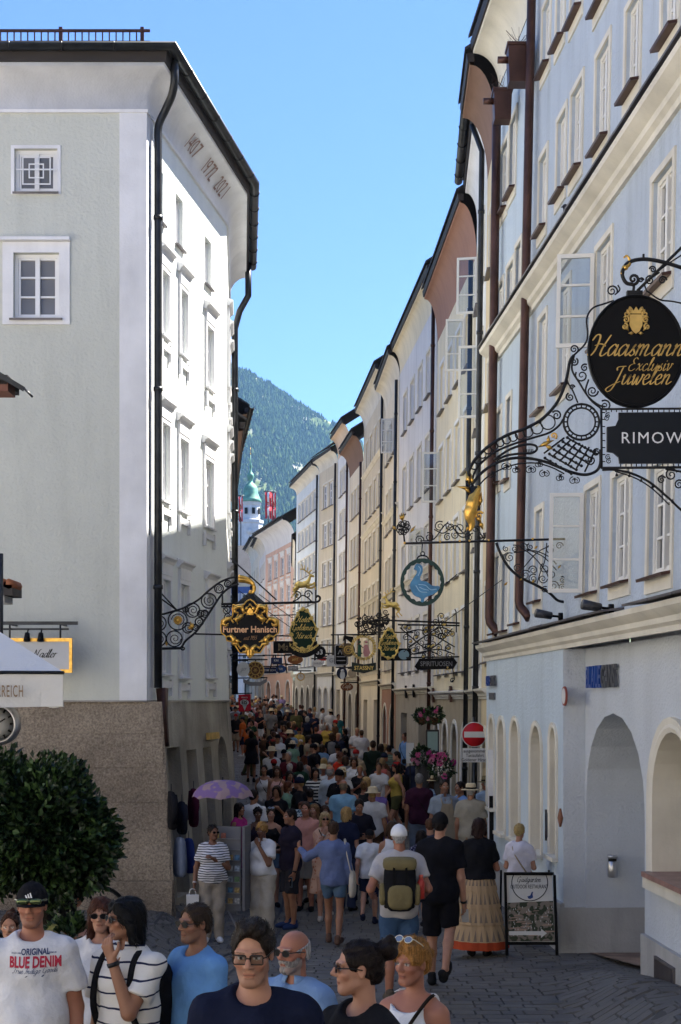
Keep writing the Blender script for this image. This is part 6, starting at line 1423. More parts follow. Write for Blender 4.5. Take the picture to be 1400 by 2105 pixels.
 if fem: TOR += [((sd * .068, -.088 - .02 * fat, 1.265), (.066 * (1 + .2 * fat),) * 3) for sd in (1, -1)]
 TOR.append(((0, .035, 1.33), (.145 * wx, .09, .11)))
 def torso(F_, o, k=.06, top_=True):
  for c, r_ in TOR: F_.ell(c, tuple(q + o for q in r_), k)
  if top_: F_.cone((-sh + .03, .012, shz + .005), (sh - .03, .012, shz + .005), .050 + o, .050 + o, .05); F_.cone((-.07, .022, 1.445), (.07, .022, 1.445), .034 + o * .6, .034 + o * .6, .06)
 torso(f, 0)
 f.cone(neck0, hcw + Rm @ A(0, .028, -.055), .055 if not fem else .047, .050 if not fem else .043, .03)
 for sd in (1, -1):
  f.cone(SH[sd], EL[sd], r_ar[0] * 1.12, r_ar[1], .035); f.cone(EL[sd], WR[sd], r_ar[1] * 1.02, r_ar[2], .02)
  lt = 1 + .3 * fat
  f.cone(HIP[sd], KN[sd], .083 * lt, .053 * lt, .04); cal = KN[sd] * .6 + AN[sd] * .4 + A(0, .018, 0)
  f.cone(KN[sd], cal, .05 * lt, .052 * lt, .02); f.cone(cal, AN[sd], .05 * lt, .034, .02); f.cone(AN[sd], AN[sd] + A(0, -.09, -.045), .032, .025, .02)
 for w_, d, sd in hands:                          # palm, four fingers with bent joints, thumb from the palm's side
  n_ = A(-sd * .9, -.3, 0); n_ = n_ - d * float(n_ @ d); n_ /= np.linalg.norm(n_) + 1e-6
  if armL == 'chin' and sd == 1 or armR == 'chin' and sd == -1 or (armL in ('face',) and sd == 1) or (armR in ('face',) and sd == -1): n_ = A(0, .9, .2); n_ = n_ - d * float(n_ @ d); n_ /= np.linalg.norm(n_) + 1e-6
  sv = np.cross(d, n_) * sd
  hsz = .95 if fem else 1.05
  if detail == 0:
   f.cone(w_, w_ + d * .07, .028, .036, .02, flat=.8); f.cone(w_ + d * .07, w_ + d * .15 + n_ * .03, .034, .018, .02); continue
  for o in (-.026, -.009, .009, .026): f.cone(w_ + d * .005 + sv * o * .5, w_ + d * .085 * hsz + sv * o, .014, .0135, .012)
  for i, L_ in enumerate((.068, .078, .072, .056)):
   o = -.0285 + .019 * i; b0 = w_ + d * .085 * hsz + sv * o; k1 = b0 + (d * .85 + n_ * .5) * L_ * .5 * hsz; k2 = k1 + (d * .4 + n_ * .9) * L_ * .45 * hsz
   f.cone(b0, k1, .0098, .009, .005); f.cone(k1, k2, .009, .0075, .004)
  b0 = w_ + d * .028 - sv * .03; k1 = b0 + (d * .6 - sv * .62 + n_ * .25) * .045; k2 = k1 + (d * .85 - sv * .15 + n_ * .4) * .034; f.cone(b0, k1, .0125, .0108, .012); f.cone(k1, k2, .0108, .0085, .005)
 # head in its own frame
 sl, Xh, Yh, Zh = f.box(hcw - .19, hcw + .19)
 dx, dy, dz = Xh - hcw[0], Yh - hcw[1], Zh - hcw[2]
 lx, ly, lz = (Rm[0, 0] * dx + Rm[1, 0] * dy + Rm[2, 0] * dz) / hs, (Rm[0, 1] * dx + Rm[1, 1] * dy + Rm[2, 1] * dz) / hs, (Rm[0, 2] * dx + Rm[1, 2] * dy + Rm[2, 2] * dz) / hs
 def E(c, r_):
  x, y, z = (lx - c[0]) / r_[0], (ly - c[1]) / r_[1], (lz - c[2]) / r_[2]
  k0 = np.sqrt(x * x + y * y + z * z) + 1e-6; k1 = np.sqrt((x / r_[0]) ** 2 + (y / r_[1]) ** 2 + (z / r_[2]) ** 2) + 1e-6
  return k0 * (k0 - 1) / k1
 def C(a, b_, ra, rb):
  a, b_ = A(*a), A(*b_); d = b_ - a; px_, py_, pz_ = lx - a[0], ly - a[1], lz - a[2]
  t_ = np.clip((px_ * d[0] + py_ * d[1] + pz_ * d[2]) / float(d @ d + 1e-9), 0, 1)
  return np.sqrt((px_ - d[0] * t_) ** 2 + (py_ - d[1] * t_) ** 2 + (pz_ - d[2] * t_) ** 2) - (ra + (rb - ra) * t_)
 jw = .9 if fem else 1.0
 H = E((0, .018, .036), (.0775, .097, .088)); H = smin(H, E((0, -.022, -.030), (.0595 * (.97 if fem else 1) * (1 + .1 * fat), .073, .086)), .03)
 H = smin(H, E((0, -.064, -.099), (.027 * jw * (1 + .3 * fat), .024, .022)), .03)
 for sd in (1, -1): H = smin(H, C((sd * .045 * jw, .0, -.062), (sd * .020, -.062, -.10), .019, .018), .025)
 if detail:
  H = smin(H, C((0, -.088, .020), (0, -.112, -.022), .0085, .0125), .014)
  for sd in (1, -1):
   H = smin(H, E((sd * .0125, -.098, -.028), (.0095, .012, .008)), .008)
   H = smin(H, C((sd * .012, -.090, .027), (sd * .050, -.073, .028), .0095 if not fem else .007, .008), .014)
   H = smax(H, -E((sd * .032, -.102, .006), (.019, .022, .0125)), .012)
   H = smin(H, E((sd * .031, -.0745, .006), (.0135, .0125, .0115)), .002)
   H = smin(H, C((sd * .014, -.0885, .0165), (sd * .047, -.0765, .0155), .0042, .0042), .005)
   H = smin(H, E((sd * .043, -.062, -.022), (.022, .02, .018)), .02)
   H = smin(H, E((sd * .0765, .012, -.006), (.0085, .0195, .031)), .008)
   H = smax(H, -E((sd * .084, .008, -.004), (.005, .010, .018)), .006)
  H = smax(H, -E((0, -.101, -.0625), (.024, .012, .0022)), .004)
  H = smin(H, C((-.017, -.0875, -.0555), (.017, -.0875, -.0555), .0055, .0055), .006); H = smin(H, C((-.014, -.0865, -.0685), (.014, -.0865, -.0685), .0068, .0068), .006)
 H = H * hs
 f.D[sl] = smin(f.D[sl], H.astype(np.float32), .022)
 if beard:
  pass
 V, Q = f.net()
 tone = np.tile(np.array(SKIN[skin], np.float32), (len(V), 1))
 if detail:
  q = ((V - hcw) @ Rm) / hs; x, y, z = np.abs(q[:, 0]), q[:, 1], q[:, 2]; fr_ = y < -.045
  def paint(msk, c, a=1.0): tone[msk] = tone[msk] * (1 - a) + np.array(c, np.float32) * a
  paint(fr_ & (x < .025) & (np.abs(z + .062) < .0105 - .006 * (x / .025)), tuple(np.array(SKIN[skin]) * A(.82, .52, .52)), .8 if fem else .55)
  paint(fr_ & (x < .0245) & (np.abs(z + .0622) < .0026), (.10, .035, .03), .75)
  if stubble: paint((y < -.0) & (z < -.03) & (z > -.13) & ~((x < .024) & (np.abs(z + .062) < .012)) & (z < -.022 - .9 * np.maximum(0, .035 - x)), (.07, .05, .04), stubble)
  if beard: paint((y < .01) & (z < -.036) & (z > -.135) & ~((x < .022) & (np.abs(z + .062) < .010)), beard, .8)
  hcx = hair[1]; paint(fr_ & (z > .0245) & (z < .0315) & (x > .014) & (x < .051), tuple(np.array(hcx) * .8), .75)
  ey = fr_ & (np.hypot((x - .031) / .0145, (z - .006) / .0085) < 1) & (y < -.07); paint(ey, (.62, .58, .54)); paint(ey & (np.hypot(x - .031, z - .006) < .0062), (.03, .02, .015)); paint(fr_ & (np.hypot((x - .031) / .017, (z - .0135) / .0035) < 1), (.05, .03, .025), .8)
  paint((np.hypot(x - .047, z + .03) < .022) & fr_, tuple(np.array(SKIN[skin]) * A(1.05, .82, .8)), .4)
 me = np_mesh('body', V * s, Q, M['skin'])
 ca = me.color_attributes.new('tone', 'FLOAT_COLOR', 'POINT'); ca.data.foreach_set('color', np.concatenate([tone, np.ones((len(V), 1), np.float32)], 1).ravel())
 obj('body', me, root)
 parts = {'root': root, 's': s, 'hand': {sd: Vector((w_ + d * .1) * s) for w_, d, sd in hands}, 'sh': {q: Vector(SH[q] * s) for q in (1, -1)}}
 # --- clothes
 gch = {2: .013, 1: .017, 0: .024}[detail]; rs = random.Random(hash(label) % 9999 + seed); ph = rs.uniform(0, 6)
 gx, gy = axis(-xm, xm, gch), axis(y0, y1, gch)
 def folds(F_, amp=.005):
  X, Y_, Z_ = F_.x[:, None, None], F_.y[None, :, None], F_.z[None, None, :]
  F_.D = F_.D + (amp * (np.sin(Z_ * 27 + 3 * np.sin(X * 11 + ph) + Y_ * 9) * .6 + np.sin(X * 33 + Z_ * 14 + ph) * .5 + np.sin(Y_ * 29 - Z_ * 19 + ph * 2) * .4)).astype(np.float32)
 kind, tc = top[0], top[1]; tm = cloth(tc) if isinstance(tc, tuple) else tc
 if kind != 'none':
  hem = {'tank': .86, 'crop': 1.0, 'dress': .5, 'longdress': .3}.get(kind, .84 if not fem else .88)
  if len(top) > 2 and top[2]: hem = top[2]
  F_ = Field(gx, gy, axis(min(hem, .8) - .05, 1.54, gch)); o = .016 if kind in ('tank', 'crop') else .021
  torso(F_, o, .07)
  if fat < .3 and kind in ('tee', 'polo', 'long'): F_.cone((0, 0, 1.28), (0, .005, .86), (.158 if not fem else .14) + .008, (.168 if not fem else .165), .06, flat=.72)
  if kind in ('dress', 'longdress'): F_.cone((0, .01, 1.08), (0, .01, hem), .15 * wd, .25 * wd, .05, flat=.8)
  if kind in ('tee', 'polo', 'dress', 'long'):
   for sd in (1, -1):
    e = EL[sd];
    if kind == 'long':
     F_.cone(SH[sd], e, r_ar[0] * 1.12 + .022, r_ar[1] + .019, .03); F_.cone(e, e + (WR[sd] - e) * .93, r_ar[1] + .019, r_ar[2] + .016, .015, cutb=True)
    else: en = SH[sd] + (e - SH[sd]) * (.66 if kind != 'dress' else .5); F_.cone(SH[sd], en, r_ar[0] * 1.12 + .022, r_ar[0] + .031, .03, cutb=True)
  folds(F_, .009 if detail else .005)
  X, Y_, Z_ = F_.x[:, None, None], F_.y[None, :, None], F_.z[None, None, :]
  F_.D = np.maximum(F_.D, hem - Z_ + .008 * np.sin(X * 20 + ph) + 0 * F_.D)
  nk = {'tee': (.068, 1.503), 'tank': (.098, 1.475), 'crop': (.105, 1.47), 'polo': (.062, 1.525), 'long': (.062, 1.525)}.get(kind, (.078, 1.515))
  F_.D = smax(F_.D, -(np.sqrt((X / 1.05) ** 2 + (Y_ + .03) ** 2 + ((Z_ - nk[1]) / 1.0) ** 2) - nk[0]) + 0 * F_.D, .006)
  if kind in ('polo', 'long'): F_.D = np.maximum(F_.D, -(np.sqrt((X) ** 2 + ((Y_ + .12) / 2.2) ** 2 + ((Z_ - 1.45) / 2.4) ** 2) - .028) + 0 * F_.D)
  if kind in ('tank', 'crop'):
   for sd in (1, -1): F_.D = smax(F_.D, -(np.sqrt((X - sd * (sh + .015)) ** 2 + (Y_ / 1.5) ** 2 + ((Z_ - 1.40) / 1.15) ** 2) - .083) + 0 * F_.D, .008)
  sub = F_.mesh('shirt', tm, s); o_ = obj('dress' if 'dress' in kind else 'shirt', sub, root); parts['shirt'] = o_
  if kind in ('polo',) and detail:
   g = MB(); pr = [(.062 * math.cos(a0) * 1.08, .012 + .068 * math.sin(a0), 1.475 + .028 * math.sin(a0)) for a0 in [R(-75 + 330 * i / 24 - 0) for i in range(25)]]
   pr = [(.068 * math.sin(a0), .018 + .066 * -math.cos(a0), 1.468 + .022 * -math.cos(a0 + math.pi)) for a0 in [R(18 + 324 * i / 24) for i in range(25)]]
   vs = [];
   for x, y, z in pr: vs += [(x * s, y * s, (z + .028) * s), (x * 1.32 * s, (y - .018) * 1.3 * s + .018 * s, (z - .012) * s)]
   g.add(vs, [(2 * i, 2 * i + 1, 2 * i + 3, 2 * i + 2) for i in range(24)], 0, True); c_ = g.build('collar', tm, root); md = c_.modifiers.new('t', 'SOLIDIFY'); md.thickness = .006
 kind, bc = bottom[0], bottom[1]; bm_ = cloth(bc) if isinstance(bc, tuple) else bc
 if kind != 'none':
  lt = 1 + .3 * fat; end = {'shorts': .52, 'short': .68, 'trousers': .05, 'wide': .05, 'skirt': .55, 'midi': .35}[kind]
  F_ = Field(gx, gy, axis(max(-.02, end - .1), 1.08, gch)); o = .018
  F_.ell(*[TOR[2][0], tuple(q + o for q in TOR[2][1])], .05); F_.ell((0, 0, 1.03), tuple(q + o for q in (TOR[1][1][0], TOR[1][1][1], .12)), .04)
  if kind in ('skirt', 'midi'): F_.cone((0, .01, .98), (0, .01, end), .17 * wd, .25 * wd, .05, flat=.75, cutb=True)
  else:
   w_ = {'wide': .040, 'shorts': .032, 'short': .028, 'trousers': .022}[kind]
   for sd in (1, -1):
    if kind in ('shorts', 'short'):
     fr = (HIP[sd][2] - end) / (HIP[sd][2] - KN[sd][2]); en = HIP[sd] + (KN[sd] - HIP[sd]) * min(1, fr); F_.cone(HIP[sd], en, .083 * lt + .017, .070 * lt + w_ - .008, .012, cutb=True)
    else:
     F_.cone(HIP[sd], KN[sd], .083 * lt + .02, .058 * lt + w_, .03); F_.cone(KN[sd], AN[sd] + A(0, .0, -.03), .058 * lt + w_, .045 + w_ * 1.05, .02, cutb=True)
  folds(F_, .008 if detail else .005); F_.D = np.maximum(F_.D, F_.z[None, None, :] - 1.04)
  parts['bottom'] = obj({'shorts': 'shorts', 'short': 'shorts', 'trousers': 'trousers', 'wide': 'trousers'}.get(kind, 'skirt'), F_.mesh('trousers', bm_, s), root)
 sm_ = shoe_mesh()
 for sd in (1, -1):
  lg = LEGS[legs][0 if sd == 1 else 1]; o_ = obj('shoe', sm_, root, Matrix.Translation(Vector((AN[sd][0] * s, (AN[sd][1] - .02) * s, (AN[sd][2] - .085) * s))) @ Matrix.Rotation(R(10 * sd), 4, 'Z') @ Matrix.Rotation(R(-40 if lg[2] > .1 else -8 if lg[2] > 0 else 0), 4, 'X') @ Matrix.Scale(s, 4)); override(o_, cloth(shoes) if isinstance(shoes, tuple) else shoes)
 # --- hair and things worn on the head, in the head's own frame
 HM = Matrix.Translation(Vector(hcw * s)) @ HR.to_4x4() @ Matrix.Scale(s * hs, 4); parts['HM'] = HM
 st, hcol = hair; hh = {2: .0055, 1: .0085, 0: .014}[detail]
 if st != 'none':
  lo = {'long': -.36, 'bob': -.17, 'shag': -.2, 'pony': -.22}.get(st, -.12)
  F_ = Field(axis(-.14, .14, hh), axis(-.14, .22, hh), axis(lo, .2, hh)); X, Y_, Z_ = F_.x[:, None, None], F_.y[None, :, None], F_.z[None, None, :]
  inf = {'buzz': .005, 'fringe': .006, 'short': .009, 'bun': .007, 'pony': .009, 'quiff': .008}.get(st, .017)
  F_.ell((0, .020, .036), (.0775 + inf, .097 + inf, .088 + inf), .02)
  F_.ell((0, .055, -.02), (.066 + inf * .6, .06 + inf * .6, .075), .03)
  if st in ('long', 'bob', 'shag', 'pony'):
   e = {'long': -.30, 'bob': -.11, 'shag': -.13, 'pony': .0}[st]
   if st != 'pony':
    F_.cone((0, .055, .0), (0, .075, e), .085, .07, .03, flat=.75)
    for sd in (1, -1): F_.cone((sd * .072, .005, .03), (sd * .088, .02, e * .92), .030, .026, .02)
   else: F_.cone((0, .12, .04), (0, .135, -.17), .034, .016, .02)
   if st in ('bob', 'shag'):
    for sd in (1, -1): F_.cone((sd * .045, -.055, .085), (sd * .082, -.02, .01), .028, .024, .02)
  if st == 'bun': F_.ell((0, .140, .085), (.052, .048, .054), .010); F_.ell((.01, .15, .125), (.026, .026, .026), .01); F_.ell((-.03, .17, .07), (.026, .026, .03), .01)
  if st == 'curly':
   rr = random.Random(3)
   for i in range(40):
    a0, b0 = rr.uniform(0, 6.28), rr.uniform(-.1, 1.4); F_.ell((.085 * math.cos(a0) * math.cos(b0), .02 + .1 * math.sin(a0) * math.cos(b0), .03 + .1 * math.sin(b0)), (.026,) * 3, .012)
  if st == 'quiff': F_.ell((.006, -.03, .112), (.054, .058, .026), .025); F_.ell((.01, -.070, .104), (.042, .022, .018), .02)
  F_.D = F_.D + (.0032 * (np.sin(X * 95 + 4 * np.sin(Z_ * 31)) + np.sin(Y_ * 83 + 3 * np.sin(X * 40) + Z_ * 20))).astype(np.float32) * (0 if st in ('buzz', 'fringe') else 1)
  # clear the face, ears and the neck
  fc = np.sqrt((X / .071) ** 2 + ((Y_ + .085) / .084) ** 2 + ((Z_ + .025) / .108) ** 2) - 1
  if st in ('long', 'bob', 'shag', 'curly'): fc = np.sqrt((X / .060) ** 2 + ((Y_ + .09) / .075) ** 2 + ((Z_ + .035) / .098) ** 2) - 1
  F_.D = smax(F_.D, -fc * .07 + 0 * F_.D, .008)
  if st in ('short', 'buzz', 'fringe', 'quiff', 'bun', 'pony', 'curly'):
   cut = -.02 - .55 * np.clip(Y_ - .005, -.03, .09) + (0.02 if st == 'buzz' else 0)
   F_.D = smax(F_.D, np.where((np.abs(X) > .045) | (Y_ < .05), cut - Z_, -.075 - Z_) + 0 * F_.D, .01)
   for sd in (1, -1): F_.D = smax(F_.D, -(np.sqrt(((X - sd * .085) / .03) ** 2 + ((Y_ - .012) / .024) ** 2 + ((Z_ + .01) / .036) ** 2) - 1) * .024 + 0 * F_.D, .006)
  if st == 'fringe': F_.D = smax(F_.D, Z_ - .035 - .35 * np.clip(Y_, -.05, .1) + 0 * F_.D, .01)
  if any(e[0] in ('cap', 'hat', 'bucket') for e in extras): F_.D = smax(F_.D, Z_ - .022 + 0 * F_.D, .006)
  mh = F_.mesh('hair', hairmat(hcol));
  if len(mh.vertices):
   obj('hair', mh, root, HM)
   if detail and st not in ('buzz', 'fringe'):
    nv = len(mh.vertices); co_ = np.empty(nv * 3, np.float32); mh.vertices.foreach_get('co', co_); co_ = co_.reshape(-1, 3); no_ = np.empty(nv * 3, np.float32); mh.vertex_normals.foreach_get('vector', no_); no_ = no_.reshape(-1, 3)
    g = MB(); rr = random.Random(5 + seed); lng = st in ('long', 'bob', 'shag', 'pony')
    for _ in range(1500 if detail == 2 else 260):
     i = rr.randrange(nv); p0 = Vector(co_[i]); nn = Vector(no_[i])
     if nn.z < -.5: continue
     fl = Vector((rr.gauss(0, .35), .55 if p0.z > .06 else .25, -.25 - 1.3 * max(0, .08 - p0.z) / .1)) if not lng else Vector((rr.gauss(0, .2) + p0.x * 4, .3, -1))
     if st in ('quiff',) and p0.z > .08: fl = Vector((rr.gauss(0, .4), .4, .5))
     if st in ('bun', 'pony'): fl = Vector((0, .13, .085)) - p0 + Vector((rr.gauss(0, .02), 0, rr.gauss(0, .02)))
     if st == 'curly': fl = Vector((rr.gauss(0, 1), rr.gauss(0, 1), rr.gauss(0, 1)))
     fl -= nn * fl.dot(nn);
     if fl.length < .05: continue
     fl.normalize(); sdv = fl.cross(nn); L_ = rr.uniform(.018, .034) * (2.4 if lng else 1); w_ = .0016 if detail == 2 else .003; P = [p0 + nn * .0005, p0 + fl * L_ * .5 + nn * .0045, p0 + fl * L_ + nn * rr.uniform(-.001, .006)]
     g.add([P[0] - sdv * w_, P[0] + sdv * w_, P[1] + sdv * w_, P[1] - sdv * w_, P[2]], [(0, 1, 2, 3), (3, 2, 4)], 0, True)
    if g.f: tag(g.build('hair_strand', hairmat(hcol), root, False, HM), kind='stuff')
 if beard:
  F_ = Field(axis(-.085, .085, hh), axis(-.13, .03, hh), axis(-.14, -.01, hh)); X, Y_, Z_ = F_.x[:, None, None], F_.y[None, :, None], F_.z[None, None, :]
  F_.ell((0, -.022, -.034), (.0655, .0765, .0905), .02); F_.ell((0, -.065, -.102), (.034, .028, .026), .02); F_.cone((-.022, -.094, -.048), (.022, -.094, -.048), .008, .008, .01)
  F_.D = np.maximum(F_.D, Z_ + .04 + .25 * np.clip(np.abs(X) - .03, 0, .1) * -2.2 + 0 * F_.D); F_.D = smax(F_.D, -(np.sqrt((X / .019) ** 2 + ((Y_ + .1) / .03) ** 2 + ((Z_ + .0625) / .006) ** 2) - 1) * .006 + 0 * F_.D, .004); F_.D = np.maximum(F_.D, Y_ - .01 + 0 * F_.D)
  obj('beard', F_.mesh('beard', hairmat(beard)), root, HM)
 for ex in extras:
  if ex[0] in ('sunglasses', 'glasses', 'headglasses'):
   g = MB(); up = (.0, 0, 0); tilt = Matrix.Identity(4)
   if ex[0] == 'headglasses': tilt = Matrix.Translation((0, .012, .088)) @ Matrix.Rotation(R(-32), 4, 'X')
   for sd in (1, -1):
    pl = [(sd * .034 + .0245 * math.cos(a0) * (1 + .12 * abs(math.cos(a0))), .006 + .0195 * math.sin(a0)) for a0 in [6.2832 * i / 20 for i in range(20)]]
    if ex[0] == 'glasses': pl = [(sd * .034 + .0255 * max(-1, min(1, 1.35 * math.cos(a0))), .004 + .0185 * max(-1, min(1, 1.35 * math.sin(a0)))) for a0 in [6.2832 * i / 20 for i in range(20)]]
    g.plate(pl, -.103, -.100, 1)
    g.tube([(x, -.1015 + abs(x) * .0, z) for x, z in pl + pl[:1]], .0026, 5, 0, cap=False)
    g.tube([(sd * .058, -.1015, .012), (sd * .071, -.094, .013), (sd * .081, -.03, .012), (sd * .083, .015, .004)], .003, 5)
   g.tube([(-.011, -.1015, .008), (0, -.106, .011), (.011, -.1015, .008)], .0028, 5)
   lens = pmat('dark_lens', (.006, .006, .007), rough=.25, spec=.08) if ex[0] != 'glasses' else M['glassclear']
   if ex[0] == 'headglasses': lens = pmat('mirror_lens', (.25, .27, .3), rough=.15, metal=.6)
   g.build('sunglasses' if ex[0] != 'glasses' else 'glasses', [pmat('glasses_frame', (.012, .011, .011), rough=.3) if len(ex) < 2 else pmat('pale_glasses_frame', ex[1], rough=.4), lens], root, mat=HM @ tilt)
  elif ex[0] == 'cap':
   g = MB(); cm = cloth(ex[1]); prof = [(.092 * math.cos(a0), .022 + .112 * math.sin(a0)) for a0 in [R(90 * i / 8) for i in range(9)]]; prof[-1] = (.002, .134)
   g.lathe([(.091, .006)] + prof, 24, 0, (0, .02, 0), 1, 1.17); g.ball((0, .02, .134), .007)
   fl = ex[2] if len(ex) > 2 else 1             # 1: peak forward, -1: peak at the back
   vs = []; n_ = 14
   for i in range(n_ + 1):
    a0 = R(-62 + 124 * i / n_); x = math.sin(a0); y = -math.cos(a0)
    vs += [(.087 * x, .02 * 1 + .1 * y, .020), (.091 * x * 1.02, .02 + (.1 + .068 * max(0, math.cos(a0 * 1.3))) * y, .012 - .012 * x * x)]
   vs = [(x, (y if fl == 1 else .04 - y), z) for x, y, z in vs]
   g2 = MB().add(vs + [(x, y, z - .006) for x, y, z in vs], [(2 * i, 2 * i + 1, 2 * i + 3, 2 * i + 2) for i in range(n_)] + [(2 * i + 2 * n_ + 2, 2 * i + 2 + 2 * n_ + 2, 2 * i + 3 + 2 * n_ + 2, 2 * i + 1 + 2 * n_ + 2) for i in range(n_)] + [(2 * i + 1, 2 * i + 1 + 2 * n_ + 2, 2 * i + 3 + 2 * n_ + 2, 2 * i + 3) for i in range(n_)], 0, True)
   co_ = g.build('cap', cm, root, mat=HM); g2.build('peak', cm, co_); parts['cap'] = co_
  elif ex[0] in ('hat', 'bucket'):
   g = MB(); hm_ = ex[1] if not isinstance(ex[1], tuple) else cloth(ex[1])
   if ex[0] == 'hat': pr = [(.175, .012), (.17, .02), (.13, .024), (.098, .03), (.094, .06), (.088, .115), (.07, .132), (.03, .125), (.002, .122)]
   else: pr = [(.125, -.012), (.128, -.01), (.105, .03), (.092, .045), (.086, .105), (.07, .118), (.002, .12)]
   g.lathe(pr, 24, 0, (0, .015, .01), 1, 1.12); ho = g.build('hat', hm_, root, mat=HM)
   if ex[0] == 'hat': MB().lathe([(.0995, .03), (.0965, .062)], 24, 0, (0, .015, .01), 1, 1.12).build('hat_band', cloth(ex[2] if len(ex) > 2 else (.02, .018, .015)), ho)
  elif ex[0] == 'watch':
   sd = ex[1]; d = Vector((WR[sd] - EL[sd]) * s).normalized(); c = Vector(WR[sd] * s) - d * .015; g = MB(); g.tube([c - d * .012, c + d * .012], .034 * s, 12); g.build('watch', pmat('watch_black', (.012, .012, .013), rough=.4) if len(ex) < 3 else pmat('watch_steel', (.5, .5, .5), metal=.8, rough=.3), root)
 return parts
# ------------------------------------------------------------------ things people carry
def W(pp, v): return Matrix.Translation(pp['root'].location) @ Matrix.Rotation(pp['root'].rotation_euler.z, 4, 'Z') @ Vector(v)
def soft(mb, c, r, e=.5, n=14, m=0, top=1.0):
 """rounded box"""
 f = lambda w_, p: math.copysign(abs(w_) ** p, w_); vs = []; k = n // 2 + 1
 for i in range(k):
  b_ = -math.pi / 2 + math.pi * i / (k - 1)
  for j in range(n):
   a = 2 * math.pi * j / n; z = f(math.sin(b_), e); tt = lerp(1, top, (z + 1) / 2)
   vs.append((c[0] + r[0] * f(math.cos(b_), e) * f(math.cos(a), e) * tt, c[1] + r[1] * f(math.cos(b_), e) * f(math.sin(a), e) * tt, c[2] + r[2] * z))
 fs = [(i * n + j, i * n + (j + 1) % n, (i + 1) * n + (j + 1) % n, (i + 1) * n + j) for i in range(k - 1) for j in range(n)]
 return mb.add(vs, fs, m, True)
def carried(pp, name, label, cat, at_local, group=None):
 t_ = thing(name, label, cat, W(pp, at_local), pp['root'].rotation_euler.z, group); return t_
def backpack(pp, label, c1, c2, sz=1.0, big=False):
 s = pp['s']; t_ = carried(pp, 'backpack', label, 'backpack', (0, .19 * s, 1.15 * s))
 g = MB(); soft(g, (0, .02, .02), (.145 * sz, .085 * sz, .225 * sz), .55, 16); g.build('main_bag', cloth(c1), t_)
 g = MB(); soft(g, (0, .09 * sz, -.08), (.11 * sz, .045, .11 * sz), .6); g.build('front_pocket', cloth(c2), t_)
 if big:
  g = MB(); soft(g, (0, .025, .215 * sz), (.15 * sz, .10, .065), .5, 16); g.build('lid', cloth(c2), t_)
  for sx in (-1, 1):
   g = MB(); soft(g, (sx * .15 * sz, .02, -.06), (.035, .06, .11), .6); g.build('side_pocket', cloth(c2), t_)
   g = MB(); g.box((sx * .06, .115, .02), (.022, .01, .40)); g.build('compression_strap', cloth((.01, .01, .01)), t_)
 for sx in (-1, 1):
  g = MB(); P = smooth_pts([(sx * .07, -.05 * s, .17), (sx * .10, -.20 * s, .305 * s), (sx * .115, -.30 * s, .22 * s), (sx * .13, -.325 * s, .02), (sx * .15, -.20 * s, -.18), (sx * .13, -.03, -.19)], 5)
  g.tube(P, .019, 6); g.build('strap', cloth(c1), t_)
 return t_
def crossbag(pp, label, c, side=1, col=(.02, .015, .012), lo=.92):
 s = pp['s']; t_ = carried(pp, 'crossbody_bag', label, 'bag', (side * .17 * s, -.14 * s, lo * s))
 g = MB(); soft(g, (0, 0, 0), (.10, .04, .07), .6); g.build('pouch', cloth(c), t_)
 g = MB(); q = lambda x, y, z: (x * s - side * .17 * s, y * s + .14 * s, z * s - lo * s)
 g.tube(smooth_pts([q(side * .17, -.13, lo + .06), q(side * .02, -.165, 1.22), q(-side * .08, -.12, 1.40), q(-side * .10, .03, 1.475), q(-side * .02, .15, 1.30), q(side * .17, .10, 1.0)], 5), .009, 5); g.build('strap', cloth(col), t_); return t_
def tote(pp, label, c, side, sz=1.0, z=.86, y=.0):
 s = pp['s']; t_ = carried(pp, 'tote_bag', label, 'bag', (side * .27 * s, y * s, z * s)); g = MB()
 soft(g, (0, 0, 0), (.05 * sz, .16 * sz, .19 * sz), .6, 16, top=.8); g.build('bag_body', cloth(c), t_)
 for d in (-.035, .035):
  g = MB(); top_ = (1.44 - z) * s; g.tube(smooth_pts([(0, -.07 + d, .15), (-side * .06, -.03 + d, top_ * .75), (-side * .11, 0 + d, top_ + .055), (-side * .07, .05 + d, top_ * .75), (0, .09 + d, .15)], 5), .009, 5); g.build('strap', cloth(c), t_)
 return t_
def phone(pp, label, sd, off=(0, -.02, 0), c=(.02, .02, .025), rot=0):
 h_ = pp['hand'][sd]; t_ = carried(pp, 'phone', label, 'phone', h_ + Vector(off)); g = MB().box((0, 0, 0), (.075, .01, .15), rot=Matrix.Rotation(R(rot), 3, 'X')); g.build('phone_body', pmat('phone_%d' % int(c[0] * 99), c, rough=.3), t_)
 g = MB().box((0, -.006, 0), (.066, .003, .135), rot=Matrix.Rotation(R(rot), 3, 'X')); g.build('screen', pmat('phone_glass', (.02, .02, .03), rough=.1), t_); return t_
BLK, NVY, DEN, WHI, KHA = (.012, .012, .014), (.014, .018, .04), (.07, .12, .19), (.62, .62, .635), (.30, .24, .15)
DH, BR, BL, GY, RD, AUB = (.012, .010, .009), (.06, .032, .018), (.42, .27, .11), (.38, .37, .36), (.11, .035, .018), (.36, .17, .045)
